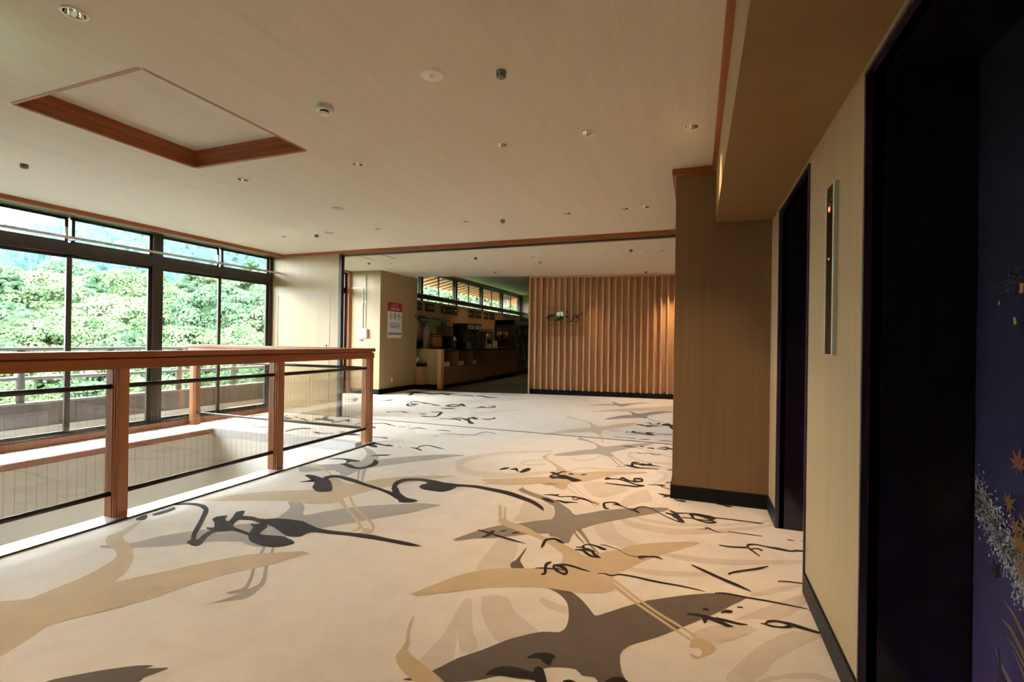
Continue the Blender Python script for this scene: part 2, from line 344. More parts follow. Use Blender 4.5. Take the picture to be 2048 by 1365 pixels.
# carpet motifs, drawn in millimetres on the floor (x to the right, y ahead of the camera)
MOTIFS = [  # (kind, is_stroke, flat list of x,y in millimetres on the floor)
('swirl',1,[-1502,5317,-1617,5253,-1777,5162,-1918,5069,-2017,4982,-2097,4894,-2160,4810,-2210,4729,-2245,4651,-2266,4578,-2273,4508,-2254,4404,-2183,4249,-2105,4138,-2034,4068,-1967,4029,-1898,4009,-1823,4004,-1742,4016,-1650,4048,-1551,4097,-1456,4161,-1362,4254,-1271,4364,-1206,4445,-1476,5227,-1589,5163,-1745,5073,-1880,4975,-1971,4876,-2039,4772,-2090,4670,-2124,4569,-2141,4472,-2144,4386,-2135,4320,-2126,4300,-2140,4337,-2134,4326,-2098,4278,-2043,4229,-1974,4197,-1895,4179,-1810,4179,-1712,4201,-1607,4242,-1505,4294,-1401,4365,-1298,4448,-1226,4509]),
('swirl',1,[-1449,4868,-1493,4848,-1553,4818,-1601,4783,-1631,4741,-1649,4694,-1643,4626,-1606,4572,-1566,4554,-1523,4553,-1475,4583,-1424,4629,-1387,4664,-1438,4830,-1479,4804,-1536,4767,-1581,4728,-1608,4684,-1623,4639,-1628,4633,-1621,4634,-1584,4617,-1543,4614,-1494,4639,-1440,4679,-1402,4708]),
('swirl',1,[-1155,4266,-1130,4371,-1090,4523,-1027,4644,-931,4686,-815,4691,-703,4713,-597,4785,-492,4876,-398,4948,-318,4980,-251,4990,-205,4996,-1169,4298,-1145,4409,-1107,4570,-1043,4704,-944,4752,-826,4760,-714,4783,-607,4855,-500,4944,-404,5013,-321,5040,-252,5043,-206,5043]),
('swirl',1,[-666,5635,-679,5586,-695,5499,-672,5349,-621,5269,-553,5200,-476,5156,-380,5150,-276,5166,-202,5179,-644,5543,-655,5492,-665,5439,-666,5448,-624,5379,-557,5301,-481,5249,-385,5238,-279,5250,-204,5261]),
('swirl',1,[-519,5748,-466,5699,-393,5632,-330,5571,-282,5522,-242,5478,-215,5449,-521,5811,-468,5768,-394,5708,-330,5653,-281,5603,-240,5557,-213,5526]),
('swirl',1,[-348,4835,-316,4804,-276,4761,-255,4722,-258,4733,-264,4693,-277,4629,-302,4546,-333,4457,-356,4394,-348,4888,-317,4880,-273,4866,-238,4823,-226,4700,-237,4610,-255,4536,-284,4459,-319,4383,-343,4331]),
('swirl',1,[-1213,5011,-1190,4981,-1155,4942,-1117,4926,-1074,4946,-1029,4989,-992,5042,-969,5113,-954,5194,-945,5252,-1220,5059,-1197,5038,-1167,5013,-1133,5005,-1093,5025,-1047,5064,-1010,5110,-985,5169,-968,5238,-957,5289]),
('swirl',0,[-623,3226,-579,3310,-524,3369,-496,3304,-473,3214,-448,3167,-415,3130,-354,3092,-313,3055,-348,3005,-405,2968,-448,2972,-489,2997,-528,3037,-562,3085,-588,3133,-606,3176,-623,3198]),
('swirl',1,[-508,3478,-489,3440,-462,3387,-428,3343,-391,3319,-351,3305,-306,3297,-259,3292,-206,3292,-146,3302,-82,3316,-10,3340,82,3388,218,3484,379,3608,497,3700,-503,3515,-483,3492,-456,3463,-426,3441,-393,3426,-354,3414,-310,3406,-261,3400,-208,3397,-148,3403,-83,3413,-10,3431,82,3470,220,3553,382,3659,501,3737]),
('swirl',1,[-480,3569,-440,3537,-383,3493,-321,3461,-260,3446,-194,3442,-119,3451,-30,3478,68,3518,168,3568,278,3636,392,3716,474,3774,-480,3592,-440,3570,-383,3541,-322,3520,-261,3509,-195,3505,-119,3514,-30,3537,69,3571,169,3615,281,3677,395,3750,477,3802]),
('swirl',1,[-166,2949,-133,2939,-87,2926,-35,2920,19,2923,78,2933,141,2948,207,2970,277,2998,350,3030,435,3070,523,3115,585,3147,-165,2987,-132,2988,-84,2990,-32,2994,23,3000,82,3008,145,3022,212,3043,284,3069,357,3098,443,3132,531,3168,593,3194]),
('swirl',1,[-343,2691,-321,2684,-288,2675,-251,2671,-211,2673,-166,2680,-115,2692,-51,2715,19,2744,69,2765,-344,2717,-322,2719,-290,2723,-253,2729,-213,2736,-168,2744,-117,2756,-52,2777,20,2802,70,2820]),
('swirl',0,[115,1935,121,1970,153,2033,203,2125,267,2228,336,2317,404,2383,477,2405,515,2389,468,2329,397,2254,346,2189,298,2121,255,2035,212,1966,157,1936]),
('swirl',0,[172,2376,196,2409,247,2467,305,2535,374,2612,454,2702,521,2766,538,2753,521,2695,468,2598,409,2506,372,2465,338,2444,299,2433,258,2424,206,2393]),
('swirl',0,[264,2656,312,2707,381,2770,467,2831,533,2871,532,2860,493,2820,425,2753,354,2689,311,2655,283,2640,262,2638]),
('swirl',0,[-11,2178,20,2229,71,2283,121,2317,173,2338,233,2350,265,2338,217,2276,147,2207,91,2165,44,2143,6,2150]),
('swirl',1,[226,1959,247,1976,277,2000,309,2022,344,2040,381,2055,414,2065,442,2066,467,2062,485,2059,225,1983,246,2001,277,2026,311,2050,348,2072,388,2092,424,2105,455,2104,480,2095,496,2088]),
('swirl',0,[-1009,2077,-1005,2034,-993,1968,-976,1877,-964,1777,-972,1658,-973,1572,-938,1563,-896,1588,-866,1621,-853,1675,-894,1781,-934,1866,-897,1798,-847,1719,-811,1728,-793,1766,-818,1811,-860,1866,-895,1930,-928,1994,-953,2052,-973,2092,-995,2098]),
('swirl',0,[-941,2130,-901,2034,-844,1943,-810,1903,-781,1879,-756,1851,-731,1839,-702,1871,-670,1915,-625,1941,-604,1968,-666,2014,-750,2067,-791,2130,-829,2176,-897,2173]),
('swirl',1,[-681,2205,-669,2192,-649,2173,-623,2156,-589,2147,-552,2141,-526,2138,-677,2245,-664,2237,-647,2227,-626,2219,-595,2212,-558,2205,-532,2200]),
('swirl',0,[-1127,2788,-1124,2687,-1110,2571,-1103,2450,-1081,2369,-1021,2391,-951,2442,-888,2468,-850,2489,-880,2493,-928,2517,-950,2618,-974,2736,-1020,2804,-1069,2837,-1105,2834]),
('swirl',0,[-1221,3569,-1198,3412,-1159,3251,-1161,3152,-1142,3107,-1028,3152,-918,3235,-913,3325,-946,3414,-975,3473,-1012,3517,-1050,3557,-1095,3582,-1167,3601]),
('swirl',0,[-901,4151,-862,4046,-800,3946,-742,3871,-681,3846,-613,3934,-551,4054,-513,4129,-514,4192,-598,4259,-705,4304,-767,4294,-815,4255,-872,4214]),
('swirl',0,[-527,3806,-519,3898,-490,4004,-437,4136,-376,4211,-326,4089,-305,3937,-339,3876,-391,3830,-436,3748,-476,3694,-508,3729]),
('pale',0,[-4058,8257,-3960,8164,-3831,8031,-3746,7934,-3665,7840,-3562,7711,-3472,7634,-3432,7710,-3397,7843,-3331,7971,-3257,8091,-3198,8160,-3127,8220,-2994,8345,-2892,8395,-2936,8194,-3022,7945,-3088,7799,-3146,7673,-3180,7535,-3206,7405,-3244,7288,-3267,7185,-3241,7091,-3217,7029,-3251,7041,-3299,7060,-3320,7021,-3361,6958,-3479,6889,-3596,6808,-3636,6710,-3654,6608,-3677,6502,-3710,6417,-3786,6361,-3843,6385,-3810,6606,-3746,6876,-3701,7024,-3657,7142,-3602,7288,-3564,7424,-3574,7515,-3615,7605,-3677,7739,-3760,7882,-3862,8003,-3959,8109,-4036,8212]),
('pale',1,[-3103,6555,-3065,6476,-3014,6367,-2969,6267,-2933,6179,-2901,6096,-2879,6039,-3093,6557,-3056,6477,-3005,6366,-2959,6262,-2922,6170,-2890,6087,-2869,6031]),
('pale',1,[-3060,6564,-3019,6489,-2964,6386,-2917,6290,-2876,6192,-2838,6090,-2812,6019,-3060,6585,-3019,6509,-2961,6401,-2907,6290,-2863,6181,-2826,6078,-2802,6010]),
('pale',0,[-4703,8343,-4686,8497,-4616,8727,-4499,8921,-4370,9095,-4258,9200,-4196,9311,-4265,9535,-4351,9754,-4336,9857,-4277,9863,-4197,9700,-4086,9560,-3924,9667,-3737,9812,-3516,9848,-3372,9811,-3450,9674,-3615,9493,-3802,9311,-3958,9131,-3968,8965,-3967,8837,-4070,8797,-4211,8766,-4371,8665,-4521,8548,-4637,8408]),
('pale',1,[-3999,8893,-3888,8622,-3745,8274,-3648,8038,-3977,8872,-3869,8604,-3730,8261,-3636,8028]),
('pale',1,[-3945,8924,-3835,8651,-3693,8301,-3597,8064,-3918,8899,-3813,8631,-3677,8288,-3585,8054]),
('pale',0,[-3856,6009,-3872,6064,-3853,6070,-3790,5976,-3705,5854,-3606,5762,-3514,5679,-3458,5592,-3411,5528,-3359,5516,-3292,5536,-3188,5583,-3069,5641,-2949,5684,-2836,5727,-2741,5782,-2666,5831,-2613,5864,-2590,5866,-2595,5810,-2650,5719,-2804,5602,-2978,5474,-3105,5348,-3202,5236,-3258,5154,-3290,5089,-3309,5042,-3316,4994,-3300,4906,-3302,4842,-3386,4859,-3479,4918,-3513,5001,-3529,5105,-3545,5228,-3562,5361,-3586,5497,-3621,5628,-3675,5740,-3737,5839,-3804,5933]),
('pale',1,[-3301,4935,-3219,4847,-3109,4731,-3018,4639,-2959,4590,-2917,4563,-2890,4546,-3317,4979,-3233,4888,-3122,4767,-3032,4674,-2975,4625,-2933,4595,-2905,4576]),
('pale',1,[-3275,4988,-3186,4890,-3067,4760,-2975,4661,-2924,4611,-2893,4586,-2875,4571,-3290,5031,-3199,4930,-3079,4795,-2986,4693,-2937,4643,-2907,4616,-2888,4599]),
('grey',0,[-3215,1805,-3156,1850,-3082,1908,-3065,1958,-3052,2013,-3003,2084,-2948,2152,-2910,2190,-2876,2224,-2835,2283,-2794,2339,-2758,2361,-2724,2385,-2684,2448,-2654,2519,-2652,2563,-2667,2606,-2690,2670,-2725,2734,-2788,2781,-2831,2815,-2791,2839,-2722,2840,-2662,2800,-2606,2745,-2559,2682,-2517,2644,-2485,2677,-2447,2743,-2392,2821,-2324,2903,-2246,2967,-2161,3026,-2067,3087,-1981,3140,-1927,3170,-1885,3187,-1838,3196,-1798,3198,-1767,3202,-1755,3190,-1782,3139,-1819,3077,-1842,3028,-1874,2972,-1935,2893,-2004,2808,-2065,2730,-2124,2655,-2181,2586,-2237,2510,-2301,2410,-2347,2310,-2341,2221,-2336,2157,-2386,2140,-2445,2143,-2481,2149,-2509,2157,-2528,2159,-2553,2152,-2611,2131,-2676,2100,-2734,2058,-2783,2015,-2814,1988,-2851,1959,-2930,1909,-3015,1858,-3080,1823,-3135,1800,-3191,1792]),
('grey',1,[-2358,2164,-2305,2095,-2236,2006,-2181,1936,-2149,1898,-2126,1875,-2107,1852,-2083,1822,-2061,1792,-2049,1769,-2050,1756,-2058,1745,-2066,1734,-2072,1722,-2078,1710,-2082,1701,-2327,2156,-2276,2088,-2209,2000,-2156,1931,-2126,1896,-2104,1874,-2083,1849,-2058,1817,-2033,1783,-2018,1755,-2017,1735,-2025,1722,-2035,1712,-2048,1705,-2064,1699,-2074,1696]),
('grey',1,[-2300,2171,-2284,2154,-2261,2128,-2235,2097,-2205,2059,-2171,2015,-2138,1974,-2106,1939,-2076,1909,-2052,1883,-2034,1860,-2020,1841,-2012,1826,-2009,1809,-2011,1792,-2015,1777,-2019,1769,-2024,1765,-2031,1758,-2043,1745,-2059,1730,-2070,1720,-2272,2169,-2257,2151,-2236,2125,-2210,2093,-2179,2054,-2145,2010,-2113,1972,-2084,1941,-2054,1912,-2027,1883,-2004,1857,-1984,1831,-1972,1807,-1971,1786,-1977,1770,-1983,1757,-1985,1746,-1986,1737,-1994,1729,-2013,1721,-2037,1713,-2055,1708]),
('grey',1,[-1998,1800,-1994,1787,-1988,1770,-1987,1756,-1991,1748,-1999,1741,-2006,1734,-2012,1726,-2017,1717,-2023,1706,-2027,1693,-2031,1678,-2036,1663,-2044,1646,-2053,1628,-2059,1616,-1966,1785,-1963,1773,-1959,1755,-1955,1739,-1954,1724,-1954,1711,-1956,1700,-1962,1691,-1971,1684,-1981,1677,-1991,1669,-2003,1659,-2015,1649,-2030,1637,-2045,1623,-2056,1614]),
('grey',0,[-3568,4578,-3533,4580,-3465,4563,-3405,4537,-3338,4498,-3263,4439,-3188,4373,-3119,4309,-3061,4250,-3030,4192,-3002,4166,-2959,4220,-2902,4304,-2824,4382,-2736,4461,-2639,4541,-2546,4609,-2474,4649,-2409,4672,-2331,4687,-2280,4682,-2305,4651,-2365,4588,-2441,4476,-2521,4358,-2588,4279,-2656,4196,-2745,4068,-2826,3949,-2878,3886,-2911,3837,-2921,3778,-2919,3720,-2911,3666,-2903,3618,-2897,3571,-2903,3539,-2936,3541,-2976,3559,-3003,3588,-3028,3616,-3054,3620,-3078,3621,-3098,3642,-3119,3659,-3140,3655,-3167,3637,-3209,3606,-3259,3569,-3312,3516,-3373,3491,-3462,3559,-3528,3651,-3503,3697,-3433,3739,-3335,3801,-3242,3864,-3202,3915,-3181,3961,-3150,4002,-3133,4047,-3153,4115,-3191,4191,-3233,4269,-3287,4347,-3357,4425,-3433,4495,-3516,4547]),
('grey',1,[-2969,3791,-2939,3753,-2898,3699,-2857,3644,-2813,3587,-2770,3529,-2741,3490,-2931,3790,-2905,3752,-2868,3698,-2830,3644,-2789,3587,-2747,3530,-2719,3491]),
('grey',1,[-2951,3848,-2928,3813,-2893,3762,-2857,3710,-2822,3660,-2786,3609,-2751,3562,-2717,3517,-2686,3476,-2665,3449,-2883,3821,-2863,3787,-2836,3742,-2807,3696,-2779,3651,-2748,3604,-2720,3562,-2691,3520,-2662,3481,-2643,3454]),
('grey',0,[-1384,6470,-1385,6344,-1367,6170,-1301,6094,-1223,6034,-1161,5953,-1104,5875,-1051,5795,-998,5751,-944,5794,-881,5876,-793,5968,-698,6063,-608,6144,-531,6200,-475,6210,-460,6172,-524,6071,-616,5941,-697,5808,-771,5678,-835,5555,-874,5457,-860,5413,-831,5385,-814,5335,-810,5293,-832,5274,-862,5269,-889,5279,-918,5297,-950,5326,-990,5343,-1042,5320,-1105,5272,-1182,5198,-1265,5128,-1365,5085,-1434,5081,-1412,5154,-1351,5259,-1284,5357,-1210,5451,-1134,5523,-1077,5591,-1066,5676,-1083,5761,-1115,5837,-1167,5905,-1254,5969,-1338,6020,-1377,6044,-1394,6067,-1395,6112,-1388,6186,-1386,6352]),
('grey',1,[-859,5261,-830,5198,-791,5112,-755,5035,-725,4972,-698,4917,-680,4880,-858,5305,-829,5238,-789,5147,-754,5067,-724,5004,-697,4948,-678,4911]),
('grey',1,[-815,5266,-776,5193,-723,5094,-681,5015,-660,4967,-647,4933,-639,4911,-815,5304,-776,5230,-722,5130,-680,5048,-657,4997,-644,4961,-636,4938]),
('grey',1,[-723,4849,-711,4860,-695,4875,-678,4886,-660,4891,-641,4891,-628,4892,-727,4871,-716,4887,-700,4908,-683,4924,-664,4925,-644,4919,-630,4915]),
('mid',0,[-1354,3972,-1354,3923,-1340,3847,-1297,3804,-1242,3769,-1190,3739,-1136,3713,-1078,3688,-1022,3660,-978,3625,-935,3581,-883,3523,-835,3467,-811,3412,-780,3392,-711,3460,-622,3558,-520,3636,-420,3703,-343,3747,-279,3776,-219,3801,-179,3806,-172,3775,-203,3715,-291,3617,-397,3507,-492,3408,-578,3315,-646,3223,-695,3148,-715,3107,-721,3073,-719,3017,-714,2964,-710,2929,-709,2906,-718,2894,-734,2896,-761,2924,-792,2955,-820,2959,-845,2958,-852,2980,-869,2993,-925,2966,-997,2919,-1073,2858,-1147,2800,-1209,2768,-1262,2742,-1304,2705,-1337,2674,-1361,2663,-1373,2664,-1365,2675,-1357,2686,-1373,2682,-1389,2679,-1384,2684,-1369,2703,-1350,2749,-1326,2805,-1299,2857,-1270,2908,-1239,2954,-1204,2998,-1158,3035,-1108,3074,-1057,3124,-1006,3174,-955,3208,-917,3243,-912,3298,-925,3364,-950,3443,-978,3511,-988,3522,-1002,3524,-1039,3561,-1089,3605,-1148,3638,-1209,3670,-1272,3708,-1324,3745,-1349,3769,-1358,3789,-1355,3803,-1348,3829,-1352,3910]),
('mid',1,[-733,3101,-718,3072,-696,3031,-675,2994,-654,2966,-634,2941,-621,2925,-729,3118,-713,3090,-691,3051,-671,3017,-651,2987,-632,2958,-619,2939]),
('mid',1,[-717,3129,-699,3102,-673,3064,-648,3026,-627,2989,-607,2950,-585,2913,-558,2874,-531,2839,-512,2815,-708,3186,-690,3153,-665,3106,-640,3059,-619,3016,-600,2975,-580,2937,-554,2897,-528,2858,-509,2831]),
('mid',0,[-1159,8915,-1127,8940,-1076,8938,-1037,8867,-997,8785,-955,8729,-914,8710,-881,8767,-840,8864,-773,8991,-696,9117,-626,9188,-552,9238,-450,9302,-366,9332,-347,9276,-368,9190,-424,9123,-502,9033,-586,8880,-665,8721,-723,8599,-758,8499,-750,8427,-735,8362,-742,8267,-761,8195,-794,8208,-835,8235,-876,8223,-928,8189,-1006,8133,-1095,8057,-1189,7943,-1273,7846,-1333,7810,-1365,7825,-1346,7910,-1303,8030,-1255,8163,-1200,8291,-1143,8387,-1090,8454,-1045,8473,-1015,8492,-1012,8563,-1027,8654,-1054,8756,-1088,8847,-1132,8892]),
('mid',1,[-729,8203,-699,8146,-655,8066,-609,7998,-558,7951,-506,7914,-469,7890,-732,8268,-701,8207,-657,8124,-611,8052,-560,7998,-507,7954,-470,7925]),
('mid',0,[-1955,9378,-1874,9498,-1744,9657,-1659,9734,-1592,9788,-1543,9837,-1523,9901,-1567,10036,-1619,10170,-1629,10247,-1605,10252,-1528,10111,-1445,9965,-1397,9945,-1359,9971,-1330,10002,-1284,10064,-1177,10193,-1052,10328,-921,10422,-844,10452,-919,10354,-1039,10207,-1125,10078,-1199,9939,-1251,9758,-1292,9610,-1326,9566,-1363,9574,-1415,9624,-1471,9678,-1520,9690,-1573,9670,-1639,9612,-1722,9535,-1861,9431]),
('dark',0,[-922,2743,-916,2688,-910,2621,-907,2586,-898,2556,-870,2517,-847,2485,-859,2470,-881,2464,-899,2459,-916,2463,-929,2484,-938,2513,-934,2535,-927,2558,-925,2584,-924,2615,-925,2660,-927,2703,-925,2737]),
('dark',0,[-670,2331,-646,2319,-615,2303,-594,2287,-575,2268,-558,2247,-544,2222,-532,2189,-523,2157,-516,2133,-511,2110,-507,2080,-505,2051,-508,2026,-515,2007,-524,1995,-538,1988,-561,1982,-589,1972,-617,1951,-646,1925,-676,1897,-707,1863,-741,1814,-776,1764,-809,1725,-838,1689,-860,1651,-876,1618,-886,1603,-894,1587,-911,1551,-915,1522,-876,1529,-827,1547,-795,1561,-766,1576,-729,1598,-696,1621,-681,1636,-659,1652,-601,1675,-544,1700,-526,1727,-516,1752,-495,1768,-470,1779,-436,1789,-405,1793,-389,1781,-375,1768,-353,1772,-330,1776,-317,1760,-301,1741,-262,1724,-226,1718,-210,1739,-207,1772,-221,1802,-241,1837,-255,1888,-262,1938,-257,1972,-246,1996,-235,2014,-217,2035,-180,2071,-134,2117,-88,2170,-43,2226,0,2280,36,2327,60,2355,80,2378,102,2407,124,2438,146,2470,171,2507,213,2560,243,2608,226,2620,192,2618,160,2616,121,2605,67,2579,14,2549,-21,2528,-57,2504,-118,2460,-173,2419,-192,2406,-208,2392,-250,2348,-300,2294,-351,2233,-393,2185,-407,2176,-414,2185,-430,2206,-449,2233,-468,2258,-489,2284,-521,2314,-553,2339,-573,2343,-594,2338,-625,2335,-654,2331,-670,2333]),
('dark',0,[-2128,1015,-2111,1046,-2060,1094,-2025,1126,-1990,1154,-1952,1181,-1917,1204,-1884,1220,-1861,1227,-1868,1214,-1872,1204,-1838,1221,-1803,1238,-1797,1234,-1804,1219,-1816,1195,-1828,1170,-1820,1157,-1824,1142,-1868,1110,-1937,1075,-2043,1036]),
('dark',0,[-969,1506,-962,1515,-949,1524,-931,1524,-920,1520,-929,1515,-945,1510,-960,1506]),
('gold',0,[-3026,1238,-3042,1265,-2953,1261,-2904,1289,-2863,1320,-2858,1344,-2864,1372,-2866,1416,-2870,1466,-2874,1514,-2882,1564,-2899,1619,-2921,1670,-2941,1710,-2967,1742,-3005,1770,-3054,1793,-3120,1811,-3186,1829,-3234,1846,-3272,1865,-3304,1889,-3327,1917,-3332,1942,-3341,1986,-3405,2116,-3445,2212,-3355,2088,-3246,1944,-3182,1910,-3125,1900,-3064,1875,-3005,1849,-2949,1821,-2894,1788,-2833,1744,-2780,1700,-2744,1665,-2717,1633,-2696,1592,-2678,1569,-2660,1590,-2639,1629,-2613,1665,-2583,1706,-2549,1761,-2512,1821,-2472,1878,-2429,1936,-2383,1995,-2331,2051,-2270,2093,-2207,2129,-2149,2166,-2098,2192,-2054,2194,-2028,2184,-2037,2175,-2060,2153,-2080,2106,-2103,2051,-2127,2000,-2158,1948,-2202,1896,-2247,1837,-2284,1758,-2314,1679,-2333,1613,-2349,1554,-2371,1499,-2395,1448,-2423,1399,-2451,1356,-2475,1322,-2495,1293,-2510,1268,-2520,1246,-2520,1226,-2514,1206,-2502,1184,-2488,1159,-2475,1129,-2462,1099,-2452,1072,-2444,1046,-2407,1006,-2432,998,-2700,1100]),
('gold',0,[-3492,3697,-3507,3741,-3486,3777,-3439,3779,-3366,3753,-3266,3687,-3162,3612,-3073,3553,-2991,3500,-2914,3454,-2846,3415,-2790,3383,-2744,3365,-2707,3369,-2677,3394,-2652,3447,-2624,3512,-2581,3576,-2527,3641,-2460,3707,-2383,3768,-2295,3825,-2217,3868,-2180,3884,-2147,3893,-2067,3930,-2008,3947,-2043,3887,-2104,3815,-2137,3789,-2172,3758,-2218,3686,-2273,3595,-2347,3483,-2412,3375,-2436,3298,-2448,3232,-2472,3167,-2494,3112,-2506,3077,-2510,3047,-2495,3006,-2483,2966,-2496,2933,-2524,2903,-2569,2878,-2618,2858,-2666,2845,-2696,2838,-2664,2841,-2649,2844,-2744,2836,-2870,2820,-2966,2793,-3061,2755,-3174,2698,-3283,2642,-3382,2594,-3444,2576,-3426,2632,-3374,2714,-3324,2786,-3265,2856,-3202,2918,-3124,2978,-3002,3046,-2893,3104,-2861,3131,-2859,3159,-2853,3214,-2868,3287,-2932,3386,-3020,3487,-3117,3563,-3210,3618,-3271,3641,-3327,3652,-3417,3672]),
('gold',1,[-2489,2966,-2456,2940,-2409,2904,-2362,2869,-2319,2840,-2277,2812,-2236,2784,-2193,2752,-2150,2719,-2111,2688,-2074,2659,-2041,2632,-2019,2614,-2502,3029,-2468,2998,-2421,2956,-2374,2916,-2332,2882,-2289,2848,-2245,2815,-2201,2780,-2157,2746,-2117,2716,-2080,2687,-2046,2661,-2024,2644]),
('gold',1,[-2493,3082,-2462,3051,-2417,3007,-2370,2963,-2325,2924,-2279,2885,-2232,2849,-2182,2814,-2133,2782,-2089,2753,-2050,2726,-2016,2702,-1990,2681,-1970,2664,-1956,2650,-1947,2638,-1941,2625,-1938,2611,-1938,2600,-1942,2590,-1951,2579,-1959,2568,-1966,2556,-1972,2544,-1977,2536,-2492,3104,-2461,3074,-2417,3033,-2373,2993,-2331,2955,-2287,2917,-2242,2882,-2194,2848,-2145,2816,-2100,2786,-2061,2760,-2026,2736,-1994,2712,-1968,2688,-1945,2663,-1926,2637,-1911,2611,-1900,2584,-1895,2561,-1900,2543,-1909,2531,-1920,2522,-1934,2518,-1950,2517,-1962,2517]),
('gold',1,[-2052,2662,-2046,2642,-2038,2615,-2032,2592,-2030,2574,-2032,2559,-2033,2548,-1998,2620,-1998,2604,-1998,2583,-2000,2563,-2007,2551,-2017,2544,-2024,2539]),
('gold',1,[-1983,2584,-1970,2574,-1950,2559,-1929,2556,-1933,2580,-1946,2605,-1957,2623,-1996,2620,-1986,2617,-1976,2614,-1977,2613,-1974,2611,-1970,2621,-1968,2631]),
('gold',0,[-1352,3347,-1355,3378,-1334,3352,-1287,3247,-1244,3149,-1229,3128,-1233,3153,-1267,3243,-1302,3338,-1307,3367,-1291,3343,-1252,3237,-1210,3133,-1181,3100,-1156,3089,-1133,3080,-1108,3074,-1075,3064,-1036,3048,-991,3016,-944,2980,-899,2950,-853,2923,-800,2900,-748,2878,-705,2855,-668,2832,-639,2810,-615,2790,-592,2771,-570,2762,-551,2771,-530,2794,-507,2829,-480,2867,-446,2898,-416,2921,-408,2928,-401,2938,-376,2974,-339,3019,-290,3063,-227,3107,-138,3156,-51,3197,10,3221,38,3218,5,3167,-49,3101,-87,3054,-132,2998,-197,2910,-260,2822,-297,2755,-323,2702,-346,2665,-363,2635,-378,2605,-386,2577,-384,2549,-378,2521,-369,2489,-363,2460,-364,2441,-372,2424,-388,2405,-411,2387,-444,2372,-481,2358,-518,2347,-553,2339,-577,2339,-604,2339,-652,2334,-705,2325,-754,2309,-801,2290,-848,2269,-894,2247,-932,2229,-973,2205,-1028,2166,-1090,2119,-1172,2058,-1237,2012,-1241,2021,-1231,2041,-1252,2023,-1267,2020,-1239,2084,-1198,2168,-1167,2231,-1135,2286,-1100,2330,-1064,2368,-1029,2399,-987,2427,-917,2458,-850,2485,-818,2499,-792,2511,-745,2531,-702,2555,-687,2581,-684,2610,-685,2648,-690,2686,-697,2716,-707,2741,-721,2755,-741,2769,-769,2799,-803,2832,-845,2859,-889,2884,-930,2907,-975,2928,-1031,2949,-1090,2971,-1148,2995,-1198,3021,-1226,3047,-1243,3074,-1249,3091,-1261,3126,-1307,3236]),
('gold',1,[-385,2530,-365,2508,-336,2478,-307,2447,-279,2419,-250,2391,-221,2363,-194,2337,-166,2312,-138,2289,-108,2266,-78,2245,-51,2225,-25,2204,-2,2183,14,2170,-381,2555,-360,2533,-332,2501,-302,2469,-274,2440,-246,2411,-217,2384,-189,2357,-162,2332,-134,2308,-104,2285,-74,2264,-46,2243,-20,2221,3,2201,19,2187]),
('gold',1,[-378,2468,-346,2437,-303,2395,-264,2358,-234,2331,-207,2307,-178,2283,-146,2255,-112,2227,-83,2201,-57,2180,-34,2162,-17,2148,-7,2141,-3,2138,-1,2136,-371,2505,-340,2469,-298,2421,-259,2380,-230,2352,-202,2329,-174,2304,-141,2275,-108,2245,-78,2219,-52,2197,-29,2177,-12,2163,-3,2155,1,2151,3,2149]),
('gold',0,[1,2152,17,2170,37,2177,62,2165,82,2147,88,2130,86,2112,77,2093,66,2076,56,2068,46,2060,36,2044,26,2030,13,2024,2,2025,-6,2040,-7,2056,8,2050,26,2045,35,2057,39,2074,35,2090,26,2101,8,2095,-8,2092,-8,2120]),
('gold',0,[-1150,1871,-1132,1830,-1108,1775,-1082,1730,-1059,1693,-1051,1671,-1044,1656,-1027,1642,-1005,1630,-972,1616,-937,1602,-906,1589,-873,1575,-833,1555,-788,1532,-727,1503,-691,1475,-728,1448,-789,1435,-850,1464,-909,1503,-948,1521,-976,1533,-1000,1546,-1021,1560,-1044,1578,-1063,1598,-1070,1616,-1072,1636,-1074,1663,-1080,1693,-1098,1726,-1118,1761,-1133,1798,-1144,1831,-1151,1861]),
('gold',0,[-1473,5216,-1477,5114,-1469,4977,-1418,4884,-1356,4807,-1312,4751,-1264,4694,-1189,4605,-1128,4534,-1126,4529,-1126,4538,-1079,4509,-1016,4494,-951,4542,-884,4605,-828,4641,-766,4670,-674,4702,-582,4731,-514,4760,-461,4779,-423,4778,-409,4763,-434,4731,-483,4691,-552,4651,-628,4601,-699,4529,-761,4456,-801,4402,-834,4351,-871,4291,-908,4237,-948,4207,-981,4183,-1000,4156,-1010,4125,-1010,4083,-1006,4040,-1000,4009,-997,3981,-1004,3947,-1017,3922,-1031,3924,-1050,3938,-1078,3954,-1108,3975,-1132,4004,-1159,4027,-1210,4026,-1241,4013,-1188,3989,-1132,3973,-1142,3997,-1175,4024,-1205,4028,-1250,4010,-1333,3954,-1422,3896,-1493,3868,-1559,3849,-1636,3825,-1694,3815,-1685,3841,-1669,3878,-1720,3904,-1755,3935,-1692,3979,-1595,4033,-1504,4094,-1410,4156,-1309,4216,-1231,4264,-1222,4268,-1234,4284,-1228,4379,-1228,4492,-1248,4568,-1283,4636,-1332,4714,-1389,4793,-1456,4862,-1509,4931,-1518,5004,-1506,5078,-1490,5171]),
('gold',1,[-1010,4119,-967,4055,-910,3970,-858,3896,-816,3842,-779,3796,-746,3758,-713,3728,-685,3704,-672,3688,-676,3682,-691,3661,-702,3645,-1010,4132,-967,4068,-910,3982,-858,3908,-816,3853,-779,3808,-746,3771,-714,3744,-686,3724,-666,3699,-668,3658,-683,3633,-694,3617]),
('gold',1,[-1006,4012,-968,3962,-915,3894,-866,3834,-824,3790,-785,3752,-754,3718,-732,3685,-717,3656,-707,3635,-1007,4026,-968,3975,-915,3907,-866,3847,-825,3803,-786,3766,-754,3733,-731,3701,-715,3672,-705,3653]),
